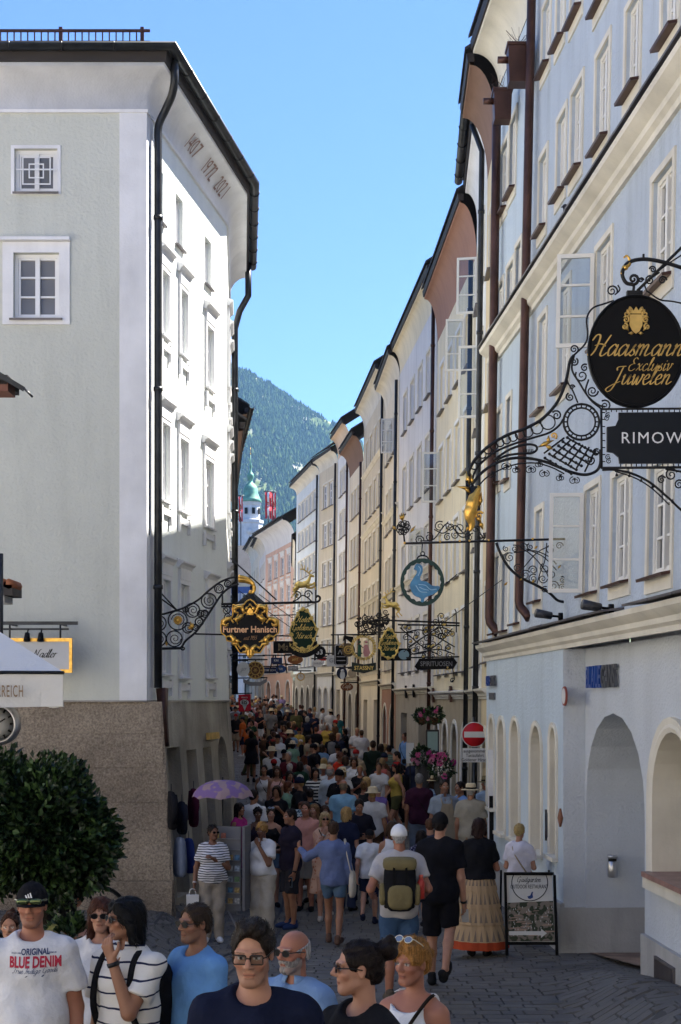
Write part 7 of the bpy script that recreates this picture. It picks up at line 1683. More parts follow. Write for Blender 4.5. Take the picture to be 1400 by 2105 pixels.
# ------------------------------------------------------------------ the people in front
c1 = person('man in white tee with printed lettering and black cap, mirrored glasses on its peak', 66, 1813, None, 4, 'm', .3, 'red', ('buzz', (.12, .09, .06)), ('tee', WHI), ('trousers', (.03, .04, .08)), detail=2, Y=7.8, extras=[('cap', BLK)], stubble=.3)
person('dark haired girl half hidden behind the shoulder of the capped man', 20, 1874, None, 8, 'f', 0, 'fair', ('bun', (.05, .02, .012)), ('tank', (.15, .3, .05)), ('shorts', DEN), detail=1, Y=9.6)
person('young woman with long auburn hair and sunglasses behind the man touching his chin', 208, 1844, None, -8, 'f', 0, 'fair', ('long', (.075, .026, .016)), ('tee', (.6, .6, .62)), ('shorts', DEN), detail=2, Y=8.9, extras=[('sunglasses',)], hyaw=8)
c4 = person('man with black chin length hair in striped polo, hand on his chin', 262, 1845, None, -30, 'm', 0, 'tan', ('shag', (.008, .008, .009)), ('polo', stripemat('polo_stripes', (.66, .64, .6), (.02, .025, .06), .085, .13)), ('trousers', (.05, .06, .1)), armL='chin', detail=2, Y=7.9, extras=[('sunglasses',), ('watch', 1)], hyaw=-32)
backpack(c4, 'black backpack on the man in the striped polo', BLK, BLK, .95)
person('man in plain bright blue tee and dark sunglasses, looking left', 402, 1856, None, -48, 'm', .05, 'tan', ('short', (.045, .03, .02)), ('tee', (.13, .29, .55)), ('trousers', (.04, .05, .08)), detail=2, Y=8.1, extras=[('sunglasses',)], stubble=.35, hyaw=2)
person('man in navy tee and black rimmed glasses, frowning, foremost in the street', 522, 1886, None, 2, 'm', 0, 'fair', ('quiff', (.022, .015, .011)), ('tee', (.010, .013, .030)), ('trousers', (.03, .04, .07)), detail=2, Y=5.2, extras=[('glasses',)], stubble=.32, hyaw=-8, hpitch=8)
person('bald older man with grey beard and sunglasses in blue polo', 606, 1911, None, -26, 'm', .25, 'red', ('fringe', GY), ('polo', (.17, .27, .44)), ('trousers', (.1, .1, .12)), detail=2, Y=7.1, extras=[('sunglasses',)], beard=(.27, .25, .235), hyaw=-14)
person('woman in black tee in profile, dark curly bun and sunglasses', 742, 1930, None, -48, 'f', 0, 'fair', ('bun', (.014, .009, .008)), ('tee', (.014, .014, .016)), ('trousers', NVY), detail=2, Y=5.5, extras=[('sunglasses',)], hyaw=-36)
c9 = person('woman with short ginger hair in white sleeveless top, pale glasses on her head', 850, 1931, None, -32, 'f', .3, 'red', ('curly', AUB), ('tank', (.66, .66, .66)), ('shorts', DEN), detail=2, Y=6.6, extras=[('headglasses', (.6, .55, .4))], hyaw=-10)
crossbag(c9, 'dark bag on a strap across the white sleeveless top of the ginger woman', BLK, -1)
# lettering and emblems printed on the cap and the white tee
def project(pp, tv, cx, cz, mat, name, scale=1):
 """flat print laid onto the front of a shirt"""
 o = pp['shirt']; me = o.data; bv = BVHTree.FromPolygons([v.co for v in me.vertices], [tuple(p.vertices) for p in me.polygons]); vs = []
 for x, z in tv[0]:
  hit = bv.ray_cast(Vector((x + cx, -1, z + cz)), Vector((0, 1, 0))); y = hit[0].y - .004 if hit[0] else -.17
  vs.append((x + cx, y, z + cz))
 return MB().add(vs, tv[1]).build(name, mat, o, False)
q = 7.8 / F; zt_ = lambda py: HC - (py - HZ) * (7.8 - .15) / F - c1['root'].location.z; xo = lambda px_: (px_ - CX) * (7.8 - .15) / F - c1['root'].location.x
NV, RE = pmat('print_navy', (.03, .05, .13)), pmat('print_red', (.42, .03, .06))
project(c1, to_mesh_text('ORIGINAL', 17 * q, .0012, wscale=.72), xo(67), zt_(1959), NV, 'print')
project(c1, to_mesh_text('BLUE DENIM', 30 * q, .003, wscale=.62), xo(67), zt_(1980), RE, 'print')
project(c1, script('True Indigo Goods', 6.2 * q, .3, .17), xo(66), zt_(1998), NV, 'print')
project(c1, to_mesh_text('SINCE 1986', 4 * q, .0002), xo(28), zt_(1961), NV, 'print'); project(c1, to_mesh_text('PREMIUM', 4 * q, .0002), xo(101), zt_(1961), NV, 'print')
project(c1, ([(-.05, -.004), (.045, -.004), (.055, .004), (-.04, .004)], [(0, 1, 2, 3)]), xo(66), zt_(2007), NV, 'print')
g = MB()
for i in range(3): x = -.018 + i * .013; g.quad((x, -.104 + .002 * i, .055), (x + .010, -.104, .055), (x + .002 - .008 + .006, -.098, .072 + i * .006), (x - .006, -.098, .069 + i * .006))
g.build('three_bar_emblem', pmat('white_print', (.7, .7, .7)), c1['cap'], False)
g = MB()
for sd in (-1, 1): soft(g, (sd * .036, -.104, .034), (.036, .012, .017), .7)
g.tube([(-.09, -.03, .036), (-.06, -.092, .036), (0, -.112, .040), (.06, -.092, .036), (.09, -.03, .036)], .005, 5); g.build('mirrored_glasses', pmat('mirror_green', (.10, .13, .06), rough=.12, metal=.7), c1['cap'])
# ------------------------------------------------------------------ the people in the middle distance
b_ = person('woman in thin striped top and beige trousers holding a white paper bag', 437, 1695, 1.66, 8, 'f', .62, 'brown', ('pony', (.02, .014, .012)), ('tee', stripemat('thin_stripes', (.62, .62, .65), (.07, .07, .09), .034, .42)), ('trousers', (.30, .26, .215)), WHI, armR='bagdown', armL='chest', extras=[('sunglasses',), ('watch', -1, 1)], hyaw=26)
t_ = carried(b_, 'paper_bag', 'white paper carrier bag held by the woman in the striped top', 'bag', b_['hand'][-1] + Vector((-.02, -.03, -.2)))
g = MB().box((0, 0, 0), (.17, .10, .27), taper=1.02); g.build('bag_body', pmat('white_paper', (.66, .65, .63), obj=True), t_); MB().tube(smooth_pts([(-.05, 0, .13), (-.03, 0, .21), (.03, 0, .21), (.05, 0, .13)], 5), .006, 5).build('handle', pmat('white_paper', (.66, .65, .63)), t_)
b_ = person('woman in white polo and wide beige trousers covering her face with one hand', 540, 1690, 1.66, -22, 'f', .5, 'brown', ('curly', (.40, .22, .07)), ('polo', WHI, .95), ('wide', (.42, .38, .32)), WHI, armL='face', armR='elbowback', hyaw=-6, hpitch=10); phone(b_, 'pale phone in the lowered hand of the woman in the white polo', -1, (0, -.03, -.03), (.5, .42, .4), 20)
b_ = person('man in navy polo and dark cargo shorts seen from the side', 597, 1662, 1.80, -62, 'm', .12, 'tan', ('short', DH), ('polo', (.022, .018, .032)), ('shorts', (.03, .03, .038)), (.03, .05, .13), armR='front', armL='down', extras=[('watch', 1)], stubble=.3); phone(b_, 'phone held low by the man in the navy polo', 1, (0, -.03, -.04), (.12, .16, .2))
person('smiling woman in black camisole with sunglasses on her head', 557, 1661, 1.64, 8, 'f', .05, 'fair', ('pony', (.03, .018, .012)), ('crop', BLK), ('short', DEN), BLK, extras=[('headglasses', (.3, .3, .3))], armL='front')
b_ = person('person in patterned bucket hat and pale yellow tee with a dark backpack', 612, 1664, 1.63, 150, 'm', 0, 'brown', ('curly', DH), ('tee', (.62, .60, .36)), ('shorts', BLK), BLK, legs='step', extras=[('bucket', blotmat('bucket_print', (.04, .08, .12), (.45, .52, .55), 40))]); backpack(b_, 'small dark backpack on the person in the bucket hat', BLK, (.03, .03, .03), .85)
b_ = person('blonde woman in long orange patterned dress adjusting her sunglasses', 668, 1669, 1.68, 8, 'f', .15, 'fair', ('shag', (.40, .28, .14)), ('longdress', blotmat('orange_print', (.42, .16, .085), (.55, .34, .24), 16, .3, True), .42), ('none', None), (.5, .45, .4), armR='face', legs='step2', extras=[('sunglasses',), ('watch', -1, 1)]); crossbag(b_, 'dark green belt bag against the orange patterned dress', (.03, .035, .02), 1, lo=.98)
b_ = person('man in blue linen shirt and denim shorts from behind, arm stretched left', 686, 1688, None, 172, 'm', 0, 'tan', ('short', BR), ('long', (.115, .15, .28)), ('short', (.075, .125, .19)), (.12, .07, .05), armL='out', legs='step', Y=19.8); tote(b_, 'cream canvas tote bag on the shoulder of the man in the linen shirt', (.52, .47, .39), -1)
person('blonde woman in navy top with her back turned beside the orange dress', 712, 1658, 1.70, 160, 'f', .15, 'fair', ('bob', BL), ('tee', (.016, .02, .045)), ('trousers', (.03, .04, .08)), BLK)
person('boy in white raglan tee with navy sleeves and black cap', 760, 1704, 1.46, 176, 'm', 0, 'fair', ('short', BR), ('tee', WHI), ('shorts', NVY), NVY, legs='lift2', armL='back', armR='fwd', extras=[('cap', BLK)])
b_ = person('man in white baseball cap and grey tee with a large hiking backpack', 820, 1694, 1.78, 180, 'm', .08, 'red', ('buzz', GY), ('tee', (.42, .40, .40)), ('shorts', (.045, .085, .16)), (.1, .08, .06), armL='elbowback', armR='elbowback', extras=[('cap', (.72, .72, .73))]); backpack(b_, 'black and khaki hiking backpack with a red bottle on the man in white cap', (.014, .014, .016), (.19, .155, .075), 1.12, True)
t_ = carried(b_, 'water_bottle', 'red drinking bottle in the side pocket of the hiking backpack', 'bottle', (-.21, .2, 1.06)); MB().lathe([(.02, .0), (.036, .01), (.036, .17), (.02, .2)], 12).build('bottle_body', pmat('bottle_red', (.42, .04, .03), rough=.3), t_); MB().lathe([(.022, .2), (.022, .235), (.012, .24)], 12).build('cap', pmat('bottle_cap', (.6, .12, .08), rough=.4), t_)
person('woman in sleeveless white blouse half hidden behind the hiking backpack', 806, 1688, 1.68, 178, 'f', .1, 'tan', ('bob', BR), ('tank', WHI), ('short', DEN), (.1, .06, .04))
b_ = person('tall man in black tee, shorts and cap walking away', 905, 1669, 1.85, 166, 'm', .08, 'fair', ('short', DH), ('tee', (.011, .011, .014)), ('shorts', (.011, .011, .013)), (.016, .016, .018), armR='down', armL='fwd', legs='lift', extras=[('cap', BLK), ('watch', -1)]); phone(b_, 'white phone in the hand of the tall man in black', -1, (0, -.02, -.04), (.6, .6, .6), -20)
sk = person('woman in black top and tiered tan skirt with a red hem', 985, 1681, 1.68, 172, 'f', .2, 'red', ('bob', (.03, .014, .012)), ('tee', BLK, .98), ('none', None), (.012, .012, .012), armL='strap', armR='chest')
# her tiered skirt: gathered flounces with pale wedges and a bright band
m, t, b = newmat('tan_skirt'); co = N(t, 'TexCoord').outputs['Object']; sp = N(t, 'SeparateXYZ'); t.links.new(co, sp.inputs[0])
an = N(t, 'Math', operation='ARCTAN2'); t.links.new(sp.outputs['Y'], an.inputs[0]); t.links.new(sp.outputs['X'], an.inputs[1])
a1 = N(t, 'Math', operation='MULTIPLY'); a1.inputs[1].default_value = 3.5; t.links.new(an.outputs[0], a1.inputs[0]); a2 = N(t, 'Math', operation='PINGPONG'); a2.inputs[1].default_value = .5; t.links.new(a1.outputs[0], a2.inputs[0])
z1 = N(t, 'Math', operation='MULTIPLY'); z1.inputs[1].default_value = 4.6; t.links.new(sp.outputs['Z'], z1.inputs[0]); z2_ = N(t, 'Math', operation='FRACT'); t.links.new(z1.outputs[0], z2_.inputs[0]); z3 = N(t, 'Math', operation='MULTIPLY_ADD'); z3.inputs[1].default_value = -.42; z3.inputs[2].default_value = .27; t.links.new(z2_.outputs[0], z3.inputs[0])
cm_ = N(t, 'Math', operation='LESS_THAN'); t.links.new(a2.outputs[0], cm_.inputs[0]); t.links.new(z3.outputs[0], cm_.inputs[1]); mx = N(t, 'MixRGB'); mx.inputs[1].default_value = (.40, .27, .145, 1); mx.inputs[2].default_value = (.19, .14, .10, 1); t.links.new(cm_.outputs[0], mx.inputs[0]); t.links.new(mx.outputs[0], b.inputs['Base Color']); b.inputs['Roughness'].default_value = .9
def pleat(prof, nm, mt, n=96, amp=.008):
 g = MB(); vs = []
 for r_, z in prof:
  for k in range(n):
   a = 2 * math.pi * k / n; rr = r_ + amp * (r_ / .3) * math.sin(a * 14 + z * 6) + .006 * math.sin(a * 37 + z * 11); vs.append((rr * math.cos(a), rr * .78 * math.sin(a), z))
 L = len(prof); g.add(vs, [(i * n + k, i * n + (k + 1) % n, (i + 1) * n + (k + 1) % n, (i + 1) * n + k) for i in range(L - 1) for k in range(n)], 0, True); return g.build(nm, mt, sk['root'], False)
s_ = .96
for z0, z1_, ra, rb in ((1.04, .84, .155, .225), (.845, .63, .205, .265), (.635, .42, .245, .305), (.425, .20, .28, .36)): pleat([(lerp(ra, rb, (i / 5) ** .7) * s_, lerp(z0, z1_, i / 5) * s_) for i in range(6)], 'skirt_tier', m)
pleat([(.362 * s_, .215 * s_), (.366 * s_, .15 * s_), (.37 * s_, .115 * s_)], 'skirt_hem', pmat('orange_red_band', (.40, .055, .015)))
t_ = carried(sk, 'shoulder_bag', 'brown leather hobo bag hanging by the black top of the skirted woman', 'bag', (.24, -.02, 1.06)); g = MB(); soft(g, (0, 0, 0), (.07, .13, .115), .8, 16, top=.7); g.build('bag_body', pmat('tan_leather', (.18, .10, .04), rough=.5, obj=True), t_)
MB().tube(smooth_pts([(0, -.08, .08), (-.05, -.04, .25), (-.09, 0, .37), (-.06, .06, .25), (0, .09, .08)], 5), .012, 6).build('strap', pmat('tan_leather', (.18, .10, .04)), t_)
for d in (-.02, .02): pass
b_ = person('person with short blond hair in baggy white tee behind the menu board', 1068, 1692, None, 155, 'f', .1, 'fair', ('short', (.42, .30, .12)), ('tee', (.62, .60, .66)), ('trousers', BLK), WHI, armL='front', armR='front', Y=17.9); crossbag(b_, 'flat dark pouch on a patterned strap over the baggy white tee', BLK, -1, (.32, .25, .16))
STR = pmat('straw', (.56, .46, .30), rough=.9, bump=.4, bscale=60)
person('man in beige shirt and white straw hat with black band, back turned', 968, 1611, 1.74, 170, 'm', .2, 'tan', ('buzz', GY), ('tee', (.30, .27, .21)), ('trousers', (.36, .33, .27)), (.1, .08, .06), extras=[('hat', STR), ('watch', -1)])
b_ = person('waiter in grey blue shirt and beige apron facing the square', 913, 1602, 1.80, 14, 'm', 0, 'tan', ('short', DH), ('polo', (.24, .28, .33)), ('trousers', (.04, .04, .05)), BLK, stubble=.4, armR='down', armL='down')
g = MB(); s_ = 1.03; vs = []; n_ = 10
for z, hw_, y in ((1.36, .085, -.155), (1.18, .13, -.165), (1.06, .165, -.16), (.9, .21, -.175), (.7, .22, -.2), (.52, .225, -.21)):
 for i in range(n_ + 1): x = lerp(-hw_, hw_, i / n_); vs.append((x * s_, (y - .012 + .9 * x * x) * s_, z * s_))
g.add(vs, [(j * 11 + i, j * 11 + i + 1, j * 11 + 12 + i, j * 11 + 11 + i) for j in range(5) for i in range(10)], 0, True); g.build('apron', cloth((.30, .25, .18)), b_['root'], False)
for sd in (-1, 1): MB().tube([(sd * .08, -.165, 1.40), (sd * .09, -.13, 1.46), (sd * .06, .02, 1.53)], .012, 5).build('apron_strap', cloth((.30, .25, .18)), b_['root'])
person('man in pale blue shirt and brown felt hat beside the no entry post', 1000, 1596, 1.76, -150, 'm', .15, 'red', ('short', GY), ('polo', (.30, .40, .54)), ('trousers', (.1, .1, .12)), BLK, extras=[('hat', cloth((.17, .14, .08)))])
person('person in checked blue shirt and pale straw hat behind the waiter', 893, 1594, 1.68, 175, 'f', .1, 'fair', ('bob', BR), ('tee', blotmat('blue_check', (.08, .14, .3), (.3, .38, .5), 30)), ('skirt', (.2, .1, .08)), BLK, extras=[('hat', STR, (.1, .05, .03))])
person('person with black hair and bright blue shirt by the flower pots', 946, 1606, 1.70, -60, 'm', 0, 'tan', ('short', DH), ('tee', (.18, .30, .55)), ('trousers', NVY), BLK)
b_ = person('man in dark plum shirt with grey hair walking away on the right', 862, 1590, 1.80, 176, 'm', .22, 'tan', ('short', (.22, .21, .20)), ('tee', (.04, .012, .028)), ('trousers', (.12, .15, .2)), BLK); crossbag(b_, 'black bag slung over the dark plum shirt', BLK, -1)
person('man in black tee with short grey hair ahead of the plum shirt', 878, 1582, 1.74, 178, 'm', .1, 'tan', ('buzz', (.2, .19, .18)), ('tee', BLK), ('trousers', NVY), BLK)
person('man in navy tee bending towards the flower baskets', 855, 1550, 1.78, 150, 'm', .15, 'tan', ('short', DH), ('tee', NVY), ('shorts', (.2, .18, .15)), BLK)
b_ = person('woman with short grey hair in long purple dress', 778, 1611, 1.66, 172, 'f', .2, 'fair', ('short', GY), ('longdress', (.15, .10, .30), .3), ('none', None), (.3, .25, .2)); backpack(b_, 'shiny black rucksack on the purple dress', BLK, (.02, .02, .022), .9)
b_ = person('man in black tee looking down at a phone in both hands', 738, 1640, 1.77, 5, 'm', .08, 'tan', ('short', DH), ('tee', (.015, .015, .024)), ('trousers', NVY), BLK, armL='front', armR='front', hpitch=24, stubble=.3); phone(b_, 'black phone in both hands of the man looking down', 1, (-.07, -.02, .02), BLK, 50)
person('balding man in light blue tee with his back turned', 706, 1603, 1.80, 176, 'm', .25, 'red', ('fringe', (.2, .15, .1)), ('tee', (.19, .36, .52)), ('trousers', (.1, .12, .15)), BLK)
person('bald older man in pale blue shirt turned to the left', 680, 1575, 1.78, 150, 'm', .15, 'red', ('fringe', GY), ('long', (.40, .46, .55)), ('trousers', (.08, .09, .12)), BLK)
person('woman with black hair in black and white striped tee', 648, 1578, 1.66, 12, 'f', .1, 'tan', ('shag', DH), ('tee', stripemat('bold_stripes', (.55, .55, .55), (.02, .02, .025), .07, .5)), ('trousers', BLK), WHI)
b_ = person('woman in white tank top with hair tied back at the umbrella', 543, 1572, 1.66, -6, 'f', .12, 'tan', ('pony', DH), ('tank', WHI), ('trousers', (.3, .3, .32)), WHI); crossbag(b_, 'dark red pouch across the white tank top', (.06, .02, .02), 1)
b_ = person('woman in pale pink top with a dark shoulder strap', 569, 1574, 1.68, 5, 'f', 0, 'tan', ('long', BR), ('tank', (.5, .3, .28)), ('trousers', (.5, .46, .4)), WHI); crossbag(b_, 'black bag slung across the pale pink top', BLK, -1)
person('young woman in white crop top with long black hair', 595, 1584, 1.66, 20, 'f', 0, 'tan', ('long', DH), ('crop', WHI), ('trousers', BLK), WHI)
b_ = person('woman in plain white tee with brown hair in mid street', 728, 1556, 1.68, -4, 'f', .3, 'tan', ('bob', BR), ('tee', WHI), ('trousers', (.2, .19, .19)), WHI, armR='front'); crossbag(b_, 'dark bag slung across the plain white tee', BLK, -1)
person('woman in bright red blouse looking down', 697, 1546, 1.68, 55, 'f', .3, 'tan', ('curly', (.13, .05, .03)), ('tee', (.50, .035, .015)), ('trousers', NVY), BLK, armL='front', armR='front', hpitch=15)
person('person in coral sleeveless top and dark shorts walking away', 786, 1558, 1.70, 178, 'f', .12, 'red', ('short', (.3, .19, .09)), ('tank', (.42, .11, .095)), ('shorts', BLK), (.5, .5, .5))
person('man in dark green jacket walking away ahead of the coral top', 767, 1522, 1.84, 178, 'm', .2, 'tan', ('short', BR), ('long', (.014, .024, .018)), ('trousers', (.03, .03, .035)), BLK)
person('person in grey green striped tee behind the coral top', 800, 1532, 1.70, 178, 'f', .1, 'tan', ('pony', DH), ('tee', stripemat('green_stripes', (.17, .21, .17), (.1, .13, .11), .06, .5)), ('shorts', (.5, .5, .5)), WHI)
b_ = person('man in blue tee and jeans leaning by the shop wall', 833, 1506, 1.80, -60, 'm', .1, 'red', ('short', BR), ('tee', (.16, .30, .56)), ('trousers', (.07, .13, .26)), (.5, .5, .5), armR='front', legs='shift'); crossbag(b_, 'black pouch on the man in blue tee and jeans', BLK, 1)
person('woman in magenta dress behind the postcard rack', 492, 1650, 1.66, 60, 'f', .2, 'tan', ('long', DH), ('longdress', (.36, .03, .17), .4), ('none', None), BLK, armL='front')
person('man in white polo standing under the purple umbrella', 522, 1622, 1.78, 150, 'm', .2, 'tan', ('short', DH), ('polo', WHI), ('trousers', (.1, .1, .12)), BLK)
person('woman with short black hair and dark vest beside the postcard rack', 530, 1660, 1.62, 5, 'f', .1, 'dark', ('curly', DH), ('tank', (.03, .02, .03)), ('trousers', (.03, .02, .03)), BLK)
person('man in salmon shirt hidden behind the bucket hat', 628, 1648, 1.78, -10, 'm', .1, 'red', ('short', BR), ('tee', (.48, .23, .19)), ('shorts', (.2, .18, .15)), BLK, stubble=.2)
person('young woman with long fair brown hair behind the salmon shirt', 646, 1652, 1.66, -20, 'f', 0, 'fair', ('long', (.2, .11, .05)), ('tank', (.4, .3, .25)), ('shorts', DEN), BLK)
person('child with wavy brown hair in dark top in front of the light blue tee', 668, 1655, 1.55, 10, 'f', 0, 'tan', ('long', BR), ('tee', (.06, .05, .06)), ('shorts', DEN), BLK)
person('woman with fair bun in dark top left of the purple dress', 748, 1605, 1.64, 170, 'f', .1, 'red', ('bun', (.2, .11, .05)), ('tank', (.02, .02, .02)), ('shorts', DEN), BLK)
person('child with black hair in patterned tee before the tall man in black', 866, 1706, 1.48, 178, 'f', 0, 'tan', ('bob', DH), ('tee', blotmat('dark_print', (.02, .02, .05), (.3, .3, .35), 40, .6)), ('shorts', NVY), WHI)
person('child with brown hair looking over the shoulder of the tall man', 884, 1682, 1.58, 178, 'm', 0, 'fair', ('short', (.09, .04, .02)), ('tee', (.05, .05, .07)), ('shorts', DEN), BLK)
person('cyclist in dark shorts standing behind the laurel bush', 118, 1655, 1.76, 20, 'm', .1, 'tan', ('short', DH), ('tee', (.05, .1, .3)), ('shorts', BLK), BLK, Y=16)
# ------------------------------------------------------------------ the crowd filling the street
HUE = {'white': (.62, .62, .64), 'black': (.013, .013, .015), 'navy': (.015, .02, .05), 'grey': (.2, .2, .21), 'red': (.38, .025, .025), 'orange': (.5, .12, .03), 'light blue': (.2, .33, .5), 'denim blue': (.06, .11, .2), 'pink': (.5, .24, .24), 'beige': (.38, .31, .22),
       'olive': (.09, .09, .04), 'teal': (.03, .15, .17), 'yellow': (.5, .36, .08), 'maroon': (.1, .015, .025), 'lilac': (.27, .2, .38), 'mint green': (.22, .38, .28), 'brown': (.1, .055, .03), 'royal blue': (.03, .07, .32), 'cream': (.55, .49, .38), 'dark green': (.02, .055, .03)}
HUE = {k: tuple(q * (.8 if k != 'white' else .85) for q in v) for k, v in HUE.items()}
TOPW = ['white'] * 5 + ['black'] * 11 + ['navy'] * 8 + ['grey'] * 4 + ['maroon', 'brown', 'dark green'] + [k for k in HUE]
HAIRC = {'black': DH, 'dark brown': (.03, .018, .012), 'brown': BR, 'fair': BL, 'grey': GY, 'auburn': RD}
BASES = []
for i, (sx, sk_, st, tp, bt, lg, aL, aR, ft) in enumerate((('m', 'tan', 'short', 'tee', 'shorts', 'step', 'fwd', 'back', .1), ('m', 'fair', 'short', 'tee', 'trousers', 'step2', 'back', 'fwd', .25), ('m', 'red', 'buzz', 'polo', 'shorts', 'stand', 'down', 'front', .15), ('m', 'brown', 'short', 'long', 'trousers', 'shift', 'down', 'down', 0),
              ('f', 'fair', 'long', 'tank', 'short', 'step', 'back', 'fwd', 0), ('f', 'tan', 'pony', 'tee', 'trousers', 'step2', 'fwd', 'down', .15), ('f', 'tan', 'bob', 'dress', 'none', 'shift', 'strap', 'down', .2), ('f', 'fair', 'bun', 'tank', 'midi', 'stand', 'down', 'strap', .05), ('m', 'tan', 'fringe', 'polo', 'trousers', 'shift', 'elbowback', 'down', .3), ('f', 'red', 'short', 'tee', 'shorts', 'step', 'down', 'chest', .3))):
 pp = person('crowd', 0, 0, 1.72 if sx == 'm' else 1.64, 0, sx, ft, sk_, (st, DH), (tp, (.5, .5, .5), .62 if tp == 'dress' else None), (bt, (.1, .1, .1)), BLK, aL, aR, lg, detail=0, place=(0, -40 - i, 0), seed=i)
 BASES.append((pp, sx, st, tp, bt))
HATB = [MB().lathe([(.17, .012), (.13, .024), (.098, .03), (.09, .11), (.06, .13), (.002, .122)], 14, 0, (0, .015, .01), 1, 1.12).mesh('hat', STR), MB().lathe([(.093, .004), (.09, .06), (.07, .11), (.002, .134)], 12, 0, (0, .02, 0), 1, 1.15).add([(-.07, -.07, .02), (-.05, -.165, .008), (.05, -.165, .008), (.07, -.07, .02)], [(0, 1, 2, 3)]).mesh('cap', STR)]
BAGM = MB(); soft(BAGM, (0, 0, 0), (.14, .08, .2), .6, 10); BAGM = BAGM.mesh('backpack', STR)
taken = [Vector((o.location.x, o.location.y)) for o in COL.objects if o.name.startswith('person') and o.location.y > 0]
rs = random.Random(21); LEFTL = [(21, -2.3), (26, -1.5), (31, -1.75), (42, -2.7), (62, -5), (112, -10.9)]; RIGHTL = [(17, 2.3), (23, 2.1), (29, 2.3), (36, 1.95), (44.3, 1.3), (49.6, 1.0), (57.3, .4), (62, -.2), (66, -.7), (69.5, -1.6), (77, -3), (93, -3.6), (112, -6.9)]
def side(L_, y):
 for (a, xa), (b2, xb) in zip(L_, L_[1:]):
  if y <= b2: return lerp(xa, xb, max(0, (y - a) / (b2 - a)))
 return L_[-1][1]
used = set(); placed = 0; tries = 0
ZONE = [(29, 'before the white house'), (36, 'before the cream house'), (44.3, 'before the light grey house'), (49.6, 'before the beige house'), (57.3, 'before the sand coloured house'), (62, 'before the gabled house'), (70, 'near the bend'), (200, 'at the far bend')]
ZC = {}
while placed < 168 and tries < 30000:
 tries += 1
 y = rs.uniform(23.5, 44) if rs.random() < .48 else rs.uniform(44, 92); xl, xr_ = side(LEFTL, y) + .25, side(RIGHTL, y) - .25; x = rs.uniform(xl, xr_)
 px_ = CX + F * x / y
 if px_ > 835 and y < 40 and rs.random() < .93: continue
 if px_ > 760 and y < 30 and rs.random() < .85: continue
 p = Vector((x, y)); dmin = .62 if y < 50 else .75
 if any((p - q).length < dmin for q in taken): continue
 B_, sx, st, tp, bt = rs.choice(BASES); tcn = rs.choice(TOPW); bcn = rs.choice(['black', 'navy', 'denim blue', 'denim blue', 'beige', 'white', 'grey', 'olive', 'brown']); hcn = rs.choice(['black', 'dark brown', 'dark brown', 'brown', 'fair', 'grey', 'auburn'])
 fc = rs.choice([0, 0, 20, -25, 180, 180, 180, 165, -160, 90, -90]); hat = rs.random(); hat = 'straw hat' if hat < .07 else 'cap' if hat < .16 else None; hatc = rs.choice(['white', 'black', 'red', 'navy', 'beige']); bag = rs.random() < .16; bagc = rs.choice(['black', 'navy', 'red', 'grey', 'teal'])
 z_ = next(n_ for a, n_ in ZONE if y <= a); sd_ = (x - xl) / (xr_ - xl); where = 'left side' if sd_ < .34 else 'mid street' if sd_ < .67 else 'right side'
 tw = {'tee': 'tee', 'polo': 'polo', 'long': 'long sleeved shirt', 'tank': 'sleeveless top', 'dress': 'dress'}[tp]; hw_ = {'short': 'short', 'buzz': 'cropped', 'fringe': 'thinning', 'long': 'long', 'pony': 'tied', 'bob': 'bobbed', 'bun': 'pinned up'}[st]
 head = f'{hatc if hat == "cap" else "pale"} {hat}' if hat else f'{hw_} {hcn} hair'
 lb = f"{'man' if sx == 'm' else 'woman'} in {tcn} {tw}" + (f" and {bcn} bottoms" if tp != 'dress' else '') + f", {head}, {where} {z_}"
 if lb in used or len(lb.replace(',', '').split()) > 16: continue
 used.add(lb); taken.append(p); placed += 1
 root = B_['root'].copy(); COL.objects.link(root); root.location = (x, y, gz(x, y)); root.rotation_euler = (0, 0, R(fc + rs.uniform(-12, 12))); k = rs.uniform(.93, 1.05); root.scale = (k, k, k)
 root['label'] = lb; root['group'] = 'people crowding the street'; root['category'] = 'person'
 for ch in B_['root'].children:
  nm = ch.name.split('.')[0]
  if hat and nm == 'hair' and st in ('bun',): continue
  c = ch.copy(); COL.objects.link(c); c.parent = root
  mt = {'shirt': cloth(HUE[tcn]), 'dress': cloth(HUE[tcn]), 'shorts': cloth(HUE[bcn]), 'trousers': cloth(HUE[bcn]), 'skirt': cloth(HUE[bcn]), 'hair': hairmat(HAIRC[hcn]), 'shoe': cloth(rs.choice([WHI, BLK, (.1, .06, .04)]))}.get(nm)
  if mt: override(c, mt)
 if hat: h_ = obj('hat' if hat != 'cap' else 'cap', HATB[0 if hat != 'cap' else 1], root, B_['HM'] @ Matrix.Scale(1.06, 4)); override(h_, STR if hat != 'cap' else cloth(HUE[hatc]))
 bl = f"{bagc} backpack on the {'man' if sx == 'm' else 'woman'} in {tcn} {tw}, {z_}"
 if bag and bl not in used:
  used.add(bl); bo = obj('backpack', BAGM, None); bo.location = root.matrix_basis @ Vector((0, .2, 1.18)); bo.rotation_euler = root.rotation_euler; override(bo, cloth(HUE[bagc])); tag(bo, bl, 'backpack', 'backpacks in the crowd')
for B_ in BASES:                                      # the pattern figures themselves are not part of the street
 for ch in list(B_[0]['root'].children): bpy.data.objects.remove(ch)
 bpy.data.objects.remove(B_[0]['root'])
